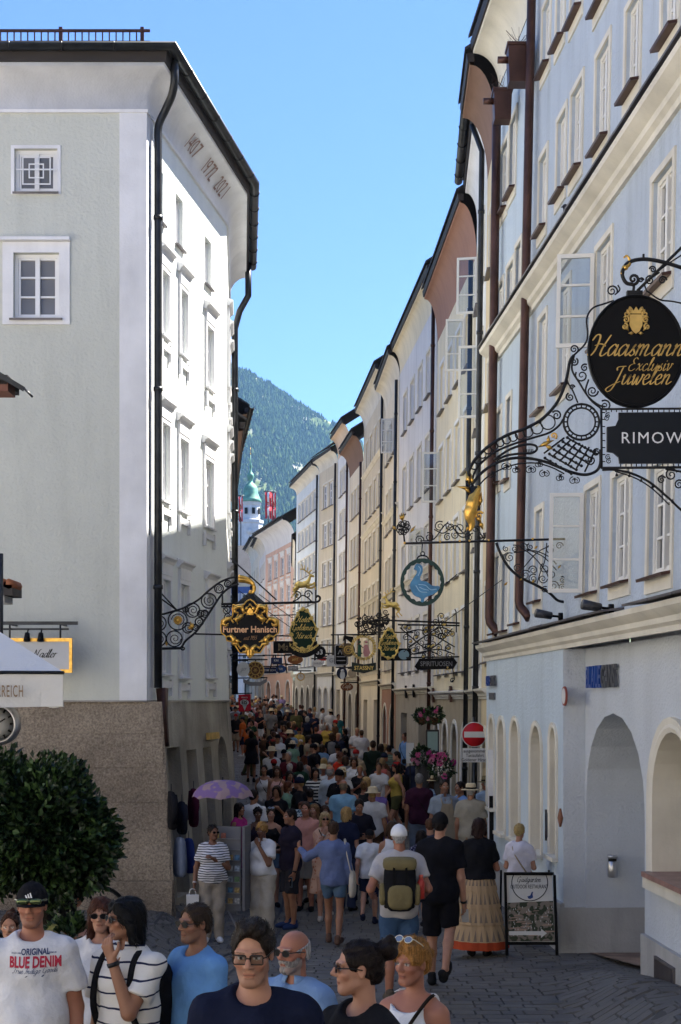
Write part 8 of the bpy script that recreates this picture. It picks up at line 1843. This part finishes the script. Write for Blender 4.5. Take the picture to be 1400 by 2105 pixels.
# ------------------------------------------------------------------ plants
GRN = [pmat('laurel_dark', (.014, .030, .010), rough=.35, spec=.4, var=.3, vscale=6), pmat('laurel_mid', (.022, .048, .014), rough=.35, spec=.4, var=.3, vscale=6), pmat('laurel_young', (.045, .085, .022), rough=.4, var=.3, vscale=6), pmat('twig', (.04, .03, .02))]
def leafball(g, c, r, n, sz, seed, mats=3, hollow=.55, up=.3):
 rs = random.Random(seed)
 for _ in range(n):
  d = Vector((rs.gauss(0, 1), rs.gauss(0, 1), rs.gauss(0, 1))).normalized(); lump = 1 + .16 * math.sin(5 * d.x + seed) * math.sin(4 * d.z + 2) + .10 * math.sin(11 * d.y + 7 * d.z)
  k = rs.uniform(hollow, 1) ** .6 * lump; p = Vector(c) + Vector((d.x * r[0], d.y * r[1], d.z * r[2])) * k
  o = (d + Vector((rs.gauss(0, .5), rs.gauss(0, .5), rs.gauss(up * .4, .6)))).normalized(); sd = o.cross(Vector((rs.gauss(0, 1), rs.gauss(0, 1), rs.gauss(0, 1)))).normalized(); L_ = sz * rs.uniform(.7, 1.3); nn = o.cross(sd) * L_ * .10
  g.add([p, p + o * L_ * .5 + sd * L_ * .33 + nn, p + o * L_, p + o * L_ * .5 - sd * L_ * .33 + nn, p + o * L_ * .5 - nn * .4], [(0, 1, 4), (1, 2, 4), (2, 3, 4), (3, 0, 4)], 2 if (k > .93 and rs.random() < .45) else rs.choice((0, 0, 1)))
Yb = 14.6; c_ = at(85, 1708, Yb); bz = gz(c_.x, Yb)
bush = thing('laurel_bush', 'large clipped dark green laurel bush in a tub in front of the stone base', 'bush', (c_.x, Yb, bz))
g = MB(); zc = c_.z - bz
leafball(g, (0, 0, zc), (.66, .62, .72), 9500, .085, 3); leafball(g, (-.45, .1, zc + .1), (.58, .58, .68), 5000, .085, 5); leafball(g, (.36, -.1, zc - .2), (.42, .42, .42), 2500, .085, 8)
for _ in range(5): pass
tag(g.build('foliage', GRN, bush, False), kind='stuff')
g = MB(); g.tube([(0, 0, .4), (.03, .02, 1.0), (0, 0, zc)], [.05, .045, .03], 8)
rs = random.Random(2)
for i in range(14): a = rs.uniform(0, 6.28); g.tube([(0, 0, .8 + i * .04), (.3 * math.cos(a), .3 * math.sin(a), zc - .1 + .3 * rs.random()), (.55 * math.cos(a), .5 * math.sin(a), zc + rs.uniform(-.3, .5))], [.02, .014, .006], 5)
g.build('trunk', GRN[3], bush); MB().lathe([(.30, 0), (.36, .45), (.40, .5), (.40, .54), (.35, .54), (.33, .48), (.02, .48)], 20).build('tub', pmat('terracotta', (.22, .09, .05), bump=.3), bush)
def hydrangea(name, label, px, py, Y, r, n, cols, seed, cat='flowers', pot=True, grp=None):
 c = at(px, py, Y); z0 = gz(c.x, Y) if pot else c.z - r * 1.2; th = thing(name, label, cat, (c.x, Y, z0), 0, grp); zc = c.z - z0; rs = random.Random(seed)
 g = MB(); leafball(g, (0, 0, zc), (r, r * .8, r), 420, .075, seed); tag(g.build('foliage', GRN, th, False), kind='stuff')
 for i in range(n):
  d = Vector((rs.gauss(0, .7), -abs(rs.gauss(.5, .4)), rs.gauss(.2, .6))).normalized(); p = Vector((d.x * r, d.y * r * .85, zc + d.z * r)); g = MB()
  for _ in range(26): q = Vector((rs.gauss(0, 1), rs.gauss(0, 1), rs.gauss(0, 1))).normalized() * r * .20; g.add([p + q + Vector((-.02, 0, -.01)), p + q * 1.15 + Vector((0, 0, -.02)), p + q + Vector((.02, 0, .012)), p + q * 1.15 + Vector((0, 0, .02))], [(0, 1, 2, 3)])
  g.build('blossom', rs.choice(cols), th, False)
 if pot: MB().lathe([(r * .5, 0), (r * .62, zc * .5), (r * .65, zc - r * .7), (r * .5, zc - r * .7)], 14).build('pot', pmat('dark_pot', (.05, .045, .04)), th)
 else: MB().lathe([(.02, zc - r * 1.3), (r * .6, zc - r * 1.0), (r * .8, zc - r * .35), (r * .7, zc - r * .3)], 14).build('basket', pmat('wicker', (.12, .06, .03), bump=.6, bscale=60), th)
PK = [pmat('blossom_pink', (.55, .09, .24)), pmat('blossom_rose', (.5, .18, .28)), pmat('blossom_magenta', (.38, .04, .2))]
hydrangea('hydrangea', 'potted hydrangea with fading pink green heads behind the lettered tee', 142, 1932, 9.6, .14, 9, [pmat('hydrangea_pale', (.36, .22, .20)), pmat('hydrangea_green', (.22, .22, .08))], 3)
hydrangea('flower_pot', 'large pot of pink geraniums to the left of the no entry sign', 908, 1578, 26.5, .24, 9, PK, 5); hydrangea('flower_pot', 'pot of pink roses left of the large geranium pot', 868, 1556, 27.5, .2, 7, PK, 6)
hydrangea('flower_basket', 'hanging basket with trailing green and pink bloom, left of the pair', 868, 1472, 32.5, .16, 3, PK, 7, pot=False, grp='hanging baskets on the cream house'); hydrangea('flower_basket', 'hanging basket with tall pink bloom, right of the pair', 893, 1470, 30.8, .17, 3, PK, 8, pot=False, grp='hanging baskets on the cream house')
# ------------------------------------------------------------------ bicycle behind the bush
bk = at(205, 1872, 18.2); zb = gz(bk.x, 18.2); by = thing('bicycle', 'white and navy bicycle parked behind the bush by the stone base', 'bicycle', (bk.x, 18.2, zb), R(8))
for x in (0, -1.06):
 g = MB(); g.tube([(x + .33 * math.cos(a), 0, .345 + .33 * math.sin(a)) for a in [i * math.pi / 16 for i in range(33)]], .02, 6, cap=False); w_ = g.build('tyre', BK, by); g = MB(); g.tube([(x + .305 * math.cos(a), 0, .345 + .305 * math.sin(a)) for a in [i * math.pi / 16 for i in range(33)]], .011, 5, cap=False); g.ball((x, 0, .345), .03)
 for i in range(16): a = i * math.pi / 8; g.tube([(x, .012 * (-1) ** i, .345), (x + .3 * math.cos(a), 0, .345 + .3 * math.sin(a))], .0025, 3)
 tag(g.build('rim', M['pipe'], w_), kind='stuff')
FW = pmat('white_bike_paint', (.6, .62, .64), rough=.3)
for nm, pts, r_, mt in (('down_tube', ((-.22, .72), (-.58, .30)), .036, FW), ('top_tube', ((-.20, .80), (-.72, .62)), .02, FW), ('seat_tube', ((-.58, .30), (-.76, .92)), .018, FW), ('chain_stay', ((-.58, .30), (-1.06, .345)), .013, BK), ('seat_stay', ((-.72, .66), (-1.06, .345)), .012, BK), ('fork', ((-.21, .86), (-.12, .55), (0, .345)), .017, BK), ('handlebar_stem', ((-.21, .84), (-.23, 1.02)), .014, BK), ('motor', ((-.60, .24), (-.54, .38)), .07, pmat('navy_motor', (.02, .03, .08)))): MB().tube([(x, 0, z) for x, z in pts], r_, 8).build(nm, mt, by)
MB().tube([(-.32, -.28, 1.04), (-.23, -.1, 1.03), (-.23, .1, 1.03), (-.32, .28, 1.04)], .013, 6).build('handlebar', BK, by); g = MB(); soft(g, (-.80, 0, .95), (.13, .07, .03), .7); g.build('saddle', BK, by)
g = MB(); g.tube([(-.60, -.12, .18), (-.58, 0, .30), (-.56, .12, .42)], .012, 5); g.box((-.60, -.15, .18), (.09, .06, .02)); g.build('pedal', BK, by)
# ------------------------------------------------------------------ parasol, clock, board and roof ends at the left edge
pr = thing('parasol', 'large white square parasol with lettered valance at the left edge', 'parasol', (-3.67, 9.97, gz(-3, 10)), R(14)); zo = -pr.location.z
CAN = pmat('parasol_canvas', (.66, .65, .62), bump=.3, bscale=18, var=.06); n_ = 12; g = MB(); g2 = MB(); hw = 1.6
for k in range(4):
 Rk = Matrix.Rotation(k * math.pi / 2, 3, 'Z'); vs = [Rk @ Vector((lerp(-hw, hw, i / n_) * t_, -hw * t_, lerp(4.4, 3.27 - .02 * math.sin(math.pi * i / n_), t_ ** .97) + zo)) for t_ in (.02, .35, .7, 1) for i in range(n_ + 1)]
 g.add(vs, [(j * 13 + i, j * 13 + i + 1, j * 13 + 14 + i, j * 13 + 13 + i) for j in range(3) for i in range(n_)])
 vs = [Rk @ Vector((lerp(-hw, hw, i / 24), -hw + .004 - .015 * math.sin(i * 1.3) * (1 - z), 3.26 - .02 * math.sin(math.pi * i / 24) - .205 * (1 - z) + zo)) for z in (1, .5, 0) for i in range(25)]
 g2.add(vs, [(j * 25 + i, j * 25 + i + 1, j * 25 + 26 + i, j * 25 + 25 + i) for j in range(2) for i in range(24)])
g.build('canopy', CAN, pr, False); v_ = g2.build('valance', CAN, pr, False); MB().tube([(sx * hw, sy * hw, 3.265 + zo) for sx, sy in ((-1, -1), (1, -1), (1, 1), (-1, 1), (-1, -1))], .012, 6).build('edge_piping', M['pipe'], pr)
letters(v_, 'lettering', to_mesh_text('ÖSTERREICH', 34 * 8.8 / F, .0005, wscale=.42, space=1.15), (1.218, -hw - .016, 3.145 + zo), pmat('bronze_letter', (.26, .17, .09)))
MB().tube([(0, 0, 0), (0, 0, 4.38 + zo)], .04, 10).build('pole', M['pipe'], pr); MB().box((0, 0, .05), (.9, .9, .1)).build('foot', M['flash'], pr)
ck = at(-4, 1488, 9.9); th = thing('street_clock', 'round silver rimmed clock with white dial under the parasol edge', 'clock', (ck.x, 9.9, ck.z)); k_ = 9.9 / F
MB().lathe([(34 * k_, -.03), (38 * k_, -.05), (42 * k_, -.03), (44 * k_, .06), (36 * k_, .09), (.01, .1)], 32, axis='y', cap=False).build('rim', pmat('brushed_steel', (.45, .45, .46), metal=.85, rough=.28), th); MB().lathe([(.001, -.022), (36 * k_, -.02)], 32, axis='y').build('dial', pmat('white_dial', (.62, .62, .6)), th)
for i in range(12): a = i * math.pi / 6; MB().box((30 * k_ * math.sin(a), -.026, 30 * k_ * math.cos(a)), (4 * k_, .004, 8 * k_), rot=Matrix.Rotation(a, 3, 'Y')).build('hour_mark', BK, th)
for a, L_ in ((1.0, 20), (3.9, 28)): MB().box((L_ / 2 * k_ * math.sin(a), -.03, L_ / 2 * k_ * math.cos(a)), (2.5 * k_, .004, L_ * k_), rot=Matrix.Rotation(a, 3, 'Y')).build('hand', BK, th)
MB().tube([(0, .05, 40 * k_), (0, .05, 1.2)], .025, 8).build('hanger', M['pipe'], th)
S = Sign('goldsmith_board', 'pale shop board with gilt frame hung from a grey rail on the green wall', 70, 1345, 20.55); k_ = S.k
g = MB(); S.plate(g, rect(-6, 1318, 143, 1377), 0, .03); g.build('panel', pmat('pale_board', (.52, .52, .52), rough=.5), S.root)
for r_ in (rect(-12, 1312, 149, 1319), rect(-12, 1376, 149, 1383), rect(-12, 1319, -6, 1376), rect(143, 1319, 149, 1376)): g = MB(); S.plate(g, r_, -.01, .06); g.build('frame_bar', GO, S.root)
S.text('lettering', script('Atelier Nadler', 9.2 * k_, .32, .2), 66, 1347, pmat('ink_letter', (.03, .025, .02)), -.018)
g = MB(); g.box(S.p(20, 1281), (280 * k_, .05, 7 * k_)); g.box(S.p(20, 1293, .05), (240 * k_, .03, 4 * k_)); g.build('rail', M['pipe'], S.root)
for x in (20, 124): MB().tube([S.p(x, 1278), S.p(x, 1316)], 2 * k_, 6).build('hanger', M['pipe'], S.root); MB().tube([S.p(x, 1283), S.p(x, 1283, .46)], 2 * k_, 6).build('stay', M['pipe'], S.root)
for x in (58, 86): g = MB(); g.tube([S.p(x, 1293), S.p(x, 1303, -.05)], 1.5 * k_, 5); g.tube([S.p(x, 1302, -.06), S.p(x, 1318, -.1)], [5 * k_, 7 * k_], 10); g.build('spotlight', BK, S.root)
sd_ = thing('side_house', 'house just outside the left edge whose dark gutter corner and tiled ledge jut into view', 'house', (-4.2, 13.4, .2))
lw = lambda px_, py_, Y: at(px_, py_, Y) - Vector((-4.2, 13.4, .2))
MB().box((-1.9, .3, 2.9), (2.6, 1.6, 6.0)).build('wall', M['white'], sd_)
MB().add([lw(-60, 728, 13.4), lw(52, 796, 13.4), lw(52, 796, 15), lw(-60, 728, 15), lw(-60, 742, 13.4), lw(48, 805, 13.4), lw(48, 805, 15), lw(-60, 742, 15)], [(0, 1, 2, 3), (4, 5, 6, 7), (0, 1, 5, 4), (1, 2, 6, 5), (3, 2, 6, 7)]).build('roof', M['pipe'], sd_); MB().tube([lw(48, 797, 13.4), lw(67, 816, 13.4)], .012, 6).build('drip_rod', M['pipe'], sd_)
MB().box(lw(-40, 800, 13.6), (.6, .3, .1)).build('rafter_end', pmat('red_brown_wood', (.16, .07, .05)), sd_); MB().box(lw(-20, 792, 13.7), (.45, .5, .09)).build('rafter_end', M['dark'], sd_)
for i in range(4): MB().lathe([(.05, 0), (.05, .35)], 8, axis='y', c=lw(-30 + i * 16, 1194 + i * 2, 13.3)).build('roof_tile', pmat('orange_tile', (.30, .11, .05), bump=.3), sd_)
MB().box(lw(-10, 1216, 13.5), (.42, .4, .1)).build('ledge_beam', M['dark'], sd_); MB().box(lw(-20, 1230, 13.5), (.35, .35, .1)).build('ledge', M['plinth'], sd_)
# ------------------------------------------------------------------ souvenir stall by the corner house
us = at(458, 1640, 20.4); um = thing('umbrella', 'open purple city print umbrella above the postcard rack', 'umbrella', (us.x, 20.4, us.z)); rr = .45; PU = blotmat('umbrella_print', (.19, .12, .27), (.30, .21, .22), 8, .52)
for k in range(8):
 vs = [];
 for j in range(6):
  t_ = j / 5; r_ = rr * math.sin(t_ * 1.45) / math.sin(1.45); z = .26 * (math.cos(t_ * 1.45) - math.cos(1.45)) / (1 - math.cos(1.45))
  for i in range(5): a = (k + i / 4) * math.pi / 4; sag = 1 - .05 * t_ * math.sin(math.pi * i / 4); vs.append((r_ * math.cos(a) * sag, r_ * math.sin(a) * sag, z + .03 * t_ * math.sin(math.pi * i / 4)))
 MB().add(vs, [(j * 5 + i, j * 5 + i + 1, j * 5 + 6 + i, j * 5 + 5 + i) for j in range(5) for i in range(4)], 0, True).build('panel', PU, um, False)
MB().tube([(0, 0, -1.55), (0, 0, .3)], .01, 6).build('stick', M['pipe'], um)
rk = thing('postcard_rack', 'grey wire postcard rack on castors under the purple umbrella', 'rack', (at(468, 1700, 20.2).x, 20.2, gz(0, 20)), R(-12))
GRW = pmat('grey_wire', (.2, .2, .21), rough=.5, metal=.3); CC = [pmat('card_%d' % i, c, obj=True, var=.5, vscale=30) for i, c in enumerate(((.3, .35, .4), (.35, .25, .1), (.1, .2, .3), (.4, .4, .38), (.12, .2, .1), (.4, .15, .1)))]
MB().box((0, 0, 1.02), (.40, .05, 1.2)).build('board', pmat('rack_grey', (.15, .15, .16)), rk); MB().box((.24, .14, 1.02), (.04, .32, 1.2)).build('side_board', pmat('rack_grey', (.15, .15, .16)), rk)
rs = random.Random(6)
for r_ in range(7):
 for c in range(4):
  if rs.random() < .82: MB().box((-.15 + c * .1, -.035, .56 + r_ * .155), (.07, .012, .075), rot=Matrix.Rotation(R(-10), 3, 'X')).build('postcard', rs.choice(CC), rk)
 MB().box((0, -.04, .515 + r_ * .155), (.40, .03, .012)).build('wire_shelf', GRW, rk)
for sx in (-1, 1): MB().tube([(0, 0, .42), (sx * .25, -.15, .08)], .014, 6).build('leg', GRW, rk); MB().lathe([(.04, -.015), (.04, .015)], 10, axis='x', c=(sx * .25, -.15, .04)).build('castor', BK, rk)
for nm, lb, px_, y0, y1, Y, c, wd in (('hoodie', 'black hooded jacket on the outermost hanger by the shop door', 352, 1618, 1705, 20.9, BLK, .26), ('hoodie', 'dark grey jacket hanging second from the corner', 374, 1640, 1715, 21.4, (.03, .03, .04), .2), ('scarf', 'pale blue grey scarf hanging low below the jackets', 370, 1712, 1803, 21.0, (.16, .19, .26), .16), ('scarf', 'deep blue cloth hanging beside the pale scarf', 388, 1715, 1795, 21.6, (.03, .05, .2), .14), ('coat', 'maroon coat hanging between the jackets and the umbrella', 398, 1612, 1700, 22.2, (.07, .012, .03), .18)):
 a = at(px_, y1, Y); b2 = at(px_, y0, Y); h_ = b2.z - a.z; th = thing(nm, lb, nm, (a.x, Y, a.z), R(-70 if nm != 'scarf' else -50)); g = MB()
 g.sweep([], []) if False else None
 soft(g, (0, 0, h_ * .45), (wd, .07, h_ * .46), .55, 16, top=.72); g.build('cloth_body', cloth(c), th)
 if nm != 'scarf':
  for sx in (-1, 1): MB().tube([(sx * wd * .7, 0, h_ * .82), (sx * wd * 1.05, 0, h_ * .5), (sx * wd * .95, -.03, h_ * .15)], [.05, .05, .04], 8).build('sleeve', cloth(c), th)
 MB().tube([(0, 0, h_ * .9), (0, 0, h_ + .05)], .006, 4).build('hanger', M['pipe'], th)
# ------------------------------------------------------------------ things at the blue house
S = Sign('menu_board', 'black framed menu board with a dining terrace poster standing by the wall', 1090, 1958, 16.75); k_ = S.k; S.root.location.z = gz(2.2, 16.75); z0 = S.o.z - S.root.location.z; S.o.z = S.root.location.z
for r_ in (rect(1036, 1793, 1138, 1799), rect(1040, 1936, 1146, 1942)): g = MB(); S.plate(g, r_, 0, .04); g.build('frame_bar', BK, S.root)
for x0_, x1_, y1 in ((1036, 1041, 1958), (1137, 1144, 1958)): g = MB(); S.plate(g, [(x0_, 1799), (x0_ + 5, 1799), (x1_ + 4, y1 + 6), (x1_ - 2, y1 + 6)], 0, .038); g.build('leg', BK, S.root); g = MB(); S.plate(g, [(x0_ + 2, 1799), (x0_ + 6, 1799), (x1_ + (6 if x0_ > 1100 else -1), y1 - 8), (x1_ + (2 if x0_ > 1100 else -5), y1 - 8)], .5, .03); g.build('rear_leg', BK, S.root)
g = MB(); S.plate(g, [(1041, 1799), (1135, 1799), (1140, 1936), (1045, 1936)], .012, .012); pst = g.build('poster', pmat('poster_white', (.6, .6, .58), rough=.4), S.root)
g = MB(); S.plate(g, [(1043, 1856), (1137, 1852), (1140, 1935), (1045, 1935)], .002, .004); g.build('poster_photo', blotmat('terrace_photo', (.05, .06, .04), (.22, .19, .16), 13, .5), pst)
rs = random.Random(8); g = MB()
for i in range(26): t_ = i / 25; y = lerp(1862, 1924, t_ ** 1.5); x = rs.uniform(1048, 1132); w_ = lerp(3, 15, t_); g.quad(S.p(x - w_, y, -.004), S.p(x + w_, y - 1, -.004), S.p(x + w_ * .8, y - w_ * .28, -.004), S.p(x - w_ * .6, y - w_ * .24, -.004))
g.build('printed_table', pmat('print_table', (.36, .25, .2)), pst, False); g = MB()
for i in range(60): x = rs.uniform(1046, 1136); y = rs.uniform(1866, 1926); g.quad(S.p(x, y, -.005), S.p(x + 1.6, y, -.005), S.p(x + 1.4, y - 3.5, -.005), S.p(x, y - 3, -.005))
tag(g.build('printed_glass', pmat('print_pale', (.5, .5, .48)), pst, False), kind='stuff'); g = MB()
S.plate(g, [(1046, 1914), (1112, 1914), (1112, 1909), (1124, 1918), (1112, 1928), (1112, 1922), (1046, 1922)], -.008, .003); g.build('printed_arrow', WHT, pst)
PI_ = pmat('print_ink', (.02, .02, .025)); g = MB(); S.line(g, [(1089 + 37 * math.cos(a), 1815 + 37 * math.sin(a)) for a in [R(-28 + 236 * i / 30) for i in range(31)]], .9, .004, sm=0); g.build('printed_ring', PI_, pst)
S.text('lettering', script('Gastgarten', 6.0 * k_, .25, .2), 1088, 1810, PI_, .002); S.text('lettering', to_mesh_text('OUTDOOR RESTAURANT', 11.5 * k_, .0004, wscale=.58), 1088, 1823, PI_, .002)
g = MB(); S.plate(g, [(1084, 1843), (1090, 1841), (1093, 1834), (1096, 1833), (1095, 1838), (1096, 1845), (1090, 1848), (1086, 1847)], .002, .003); g.build('printed_goose', pmat('print_blue', (.03, .06, .2)), pst)
S = Sign('no_entry_sign', 'round red no entry sign above a white plate on a post', 975, 1510, 24.0); k_ = S.k
MB().lathe([(.001, 0), (25 * k_, 0), (25 * k_, .012), (.001, .012)], 32, axis='y').build('red_disc', pmat('sign_enamel_red', (.50, .012, .02), rough=.35), S.root); MB().lathe([(24.5 * k_, -.004), (26 * k_, -.004), (26 * k_, .014), (24.5 * k_, .014)], 32, axis='y', cap=False).build('rim', WHT, S.root)
g = MB(); S.plate(g, rect(954, 1504, 997, 1516), -.004, .005); g.build('white_bar', WHT, S.root); g = MB(); S.plate(g, rect(951, 1538, 1001, 1567), 0, .012); pl_ = g.build('plate', WHT, S.root)
for t_, y in (('ausgenommen', 1544), ('Taxizufahrt', 1553), ('Goldener Hirsch', 1562)): S.text('lettering', to_mesh_text(t_, 9.4 * k_, .0008, wscale=.86), 976, y, PI_, -.01)
MB().tube([(0, .04, .3), (0, .04, gz(2.2, 24) - S.o.z)], .03, 8).build('post', M['pipe'], S.root)
a = at(1259, 1781, 17.05); th = thing('ash_bin', 'small brushed steel ash bin on the rough wall of the niche', 'bin', a); st_ = pmat('brushed_steel', (.45, .45, .46), metal=.85, rough=.28)
MB().lathe([(.055, -.13), (.06, -.12), (.06, .06), (.055, .065)], 18).build('body', st_, th); MB().lathe([(.05, .065), (.05, .10)], 18).build('slot', M['interior'], th); MB().lathe([(.062, .10), (.065, .13), (.05, .14), (.001, .14)], 18).build('lid', st_, th)
for px_, py_, lb in ((1128, 1264, 'black wall spotlight over the cornice, left of the pair'), (1228, 1247, 'black wall spotlight over the cornice, right of the pair')):
 c = wp(fu, px_, py_, -.25); th = thing('wall_spotlight', lb, 'spotlight', c, 0, 'spotlights over the cornice'); g = MB(); g.tube([(-.16, -.05, .02), (.03, .0, -.01)], [.055, .045], 12); g.build('lamp_head', pmat('anthracite', (.04, .042, .05), rough=.4), th); MB().tube([(.02, 0, -.01), (.13, .02, -.02)], .016, 6).build('arm', BK, th); MB().lathe([(.05, 0), (.05, .05)], 10, axis='x', c=(.12, .02, -.02)).build('mount', BK, th)
def wall_text(f, name, label, parts_, px0, px1, py0, py1, dep=.03):
 a = f.rect(px0, px1, py0, py1); th = thing(name, label, 'lettering', f.M @ Vector(((a[0] + a[1]) / 2, -.03, (a[2] + a[3]) / 2))); mt_ = Matrix.Translation(-th.location) @ f.M; full = ''.join(p_[0] for p_ in parts_); v, _ = to_mesh_text(full, 1); w0 = max(x for x, z in v) - min(x for x, z in v); k = (a[1] - a[0]) / w0; x0 = a[0]; hz_ = (a[3] - a[2]) / .72
 for t_, m_ in parts_:
  for ch in t_:
   if ch == ' ': x0 += .3 * k; continue
   v, f_ = to_mesh_text(ch, 1, .012); mn_, mx_ = min(x for x, z in v), max(x for x, z in v); zm = (max(z for x, z in v) + min(z for x, z in v)) / 2; n_ = len(v); P = [(x0 + (x - mn_) * k, -.06, (a[2] + a[3]) / 2 + (z - zm) * hz_) for x, z in v]; P2 = [(p_[0], -.02, p_[2]) for p_ in P]; ed = {}
   for q in f_:
    for i, j in zip(q, list(q[1:]) + [q[0]]): ed[(i, j)] = 1
   MB().add(P + P2, [tuple(q) for q in f_] + [(i, j, j + n_, i + n_) for (i, j) in ed if (j, i) not in ed]).build('letter', m_, th, True, mt_); x0 += (mx_ - mn_) * k + .07 * k
BB, BG = pmat('letter_blue', (.02, .07, .30), rough=.3), pmat('letter_grey', (.12, .125, .14), rough=.35, metal=.4)
wall_text(f1, 'house_name', 'blue and grey raised letters on the blue wall over the niche', (('BLAUE', BB), ('GANS', BG)), 1214, 1272, 1367, 1414); wall_text(f2, 'house_name', 'small blue and grey letters at the far edge of the blue house', (('BLAUE', BB), ('GANS', BG)), 1006, 1022, 1389, 1410)
def wall_plate(f, name, label, cat, poly_px, mat, mat2=None, dep=.025):
 u = [f.uz(*q) for q in poly_px]; cu, cz = sum(q[0] for q in u) / len(u), sum(q[1] for q in u) / len(u); th = thing(name, label, cat, f.M @ Vector((cu, 0, cz))); mt_ = Matrix.Translation(-th.location) @ f.M
 MB().plate(u, -dep, -.002).build('plate', mat, th, True, mt_)
 if mat2: MB().plate([(cu + (q[0] - cu) * .8, cz + (q[1] - cz) * .8) for q in u], -dep - .004, -dep).build('face', mat2, th, True, mt_)
wall_plate(f2, 'round_plaque', 'small round plaque with red rim on the light blue wall', 'plaque', oval(1163, 1431, 4.5, 20, 20), pmat('rim_red', (.3, .08, .06)), WHT); wall_plate(f2, 'diamond_plaque', 'terracotta diamond plaque low on the light blue wall', 'plaque', [(1154, 1662), (1158, 1681), (1154, 1700), (1150, 1681)], pmat('terracotta', (.22, .09, .05)))
wall_plate(f2, 'entry_panel', 'narrow black entry panel beside the last arched window', 'panel', rect(1124, 1664, 1131, 1728), BK, pmat('panel_glass', (.02, .02, .025), rough=.15)); wall_plate(f2, 'house_plate', 'small grey plate under the far blue letters', 'plaque', rect(1008, 1424, 1019, 1438), BG)
a = at(1012, 1815, 22.3); th = thing('entrance_door', 'open white and black door leaf with steel handle at the far end of the blue wall', 'door', (a.x, 22.25, gz(a.x, 22.2))); MB().box((-.02, 0, 1.15), (.10, .06, 2.3)).build('leaf', M['white'], th); MB().box((-.02, -.034, .95), (.075, .01, 1.25)).build('black_panel', BK, th); MB().tube([(.03, -.04, .85), (.05, -.1, .86), (.05, -.1, 1.12), (.03, -.04, 1.13)], .012, 6).build('handle', st_, th)
p_ = wp(fu, 1171, 474, -.12) + Vector((0, 0, .05)); th = thing('pigeon', 'dark pigeon perched on the upper cornice', 'bird', p_); g = MB(); g.tube(smooth_pts([(.12, .0, -.03), (.04, 0, .05), (-.02, 0, .12), (-.045, 0, .2), (-.05, 0, .235)], 4), [.012, .02, .035, .05, .06, .066, .068, .066, .062, .055, .048, .04, .034, .03, .03, .03, .02], 10); g.ball((-.055, 0, .235), .032, 0, 8); g.tube([(-.08, 0, .235), (-.105, 0, .228)], [.01, .003], 5); g.build('body', pmat('pigeon_slate', (.03, .032, .04), var=.4, vscale=20), th)
for sx in (-1, 1): MB().tube([(0, .02 * sx, .08), (0, .025 * sx, 0)], .006, 4).build('leg', M['copper'], th)
fr4 = H_['R4'][1]; fr5 = H_['R5'][1]
for f, px_, py_, lb in ((fr4, 890, 1430, 'dark bracket emblem on the cream house, nearest the baskets'), (fr4, 926, 1428, 'gilt brown letters on the stone at the cream house corner'), (fr5, 850, 1421, 'black cluster of shop letters on the light grey house, right one'), (fr5, 834, 1423, 'black cluster of shop letters on the light grey house, left one')):
 c = wp(f, px_, py_, -.06); th = thing('shop_emblem', lb, 'emblem', c)
 for i in range(3): MB().box((0, -.15 + i * .15, .05 * (i % 2)), (.06, .12, .34 - .05 * i)).build('letter_block', M['copper'] if f is fr4 else BK, th)
a = at(889, 1524, 30.3); th = thing('menu_case', 'glazed menu case with pale green sheets by the flower pots', 'case', a); MB().box((0, 0, 0), (.28, .08, .5)).build('frame', M['dark'], th); MB().box((0, -.043, 0), (.22, .008, .42)).build('sheet', pmat('menu_sheet', (.26, .36, .33)), th)
a = at(843, 1548, 29); th = thing('menu_stand', 'white menu sheet on a thin stand near the leaning man', 'stand', (a.x, 29, gz(a.x, 29))); z_ = a.z - th.location.z; MB().box((0, 0, z_), (.16, .02, .42)).build('sheet', WHT, th); MB().tube([(0, .02, 0), (0, .02, z_)], .012, 6).build('post', BK, th)
a, b2 = at(925, 1772, 19), at(990, 1700, 21); th = thing('rope_barrier', 'dark red rope slung behind the skirted woman by the entrance', 'rope', a); MB().tube(smooth_pts([Vector((0, 0, 0)), (b2 - a) * .5 + Vector((0, 0, -.12)), b2 - a], 6), .018, 6).build('rope', pmat('rope_red', (.22, .01, .02)), th); MB().tube([(0, 0, .05), (0, 0, gz(a.x, 19) - a.z)], .02, 8).build('post', GO, th)
c = [wp(fs1, 306, y_, -.02) for y_ in (300, 700, 1100)]; wb(MB().tube(c, .012, 4), 'cable', M['pipe'], L1)
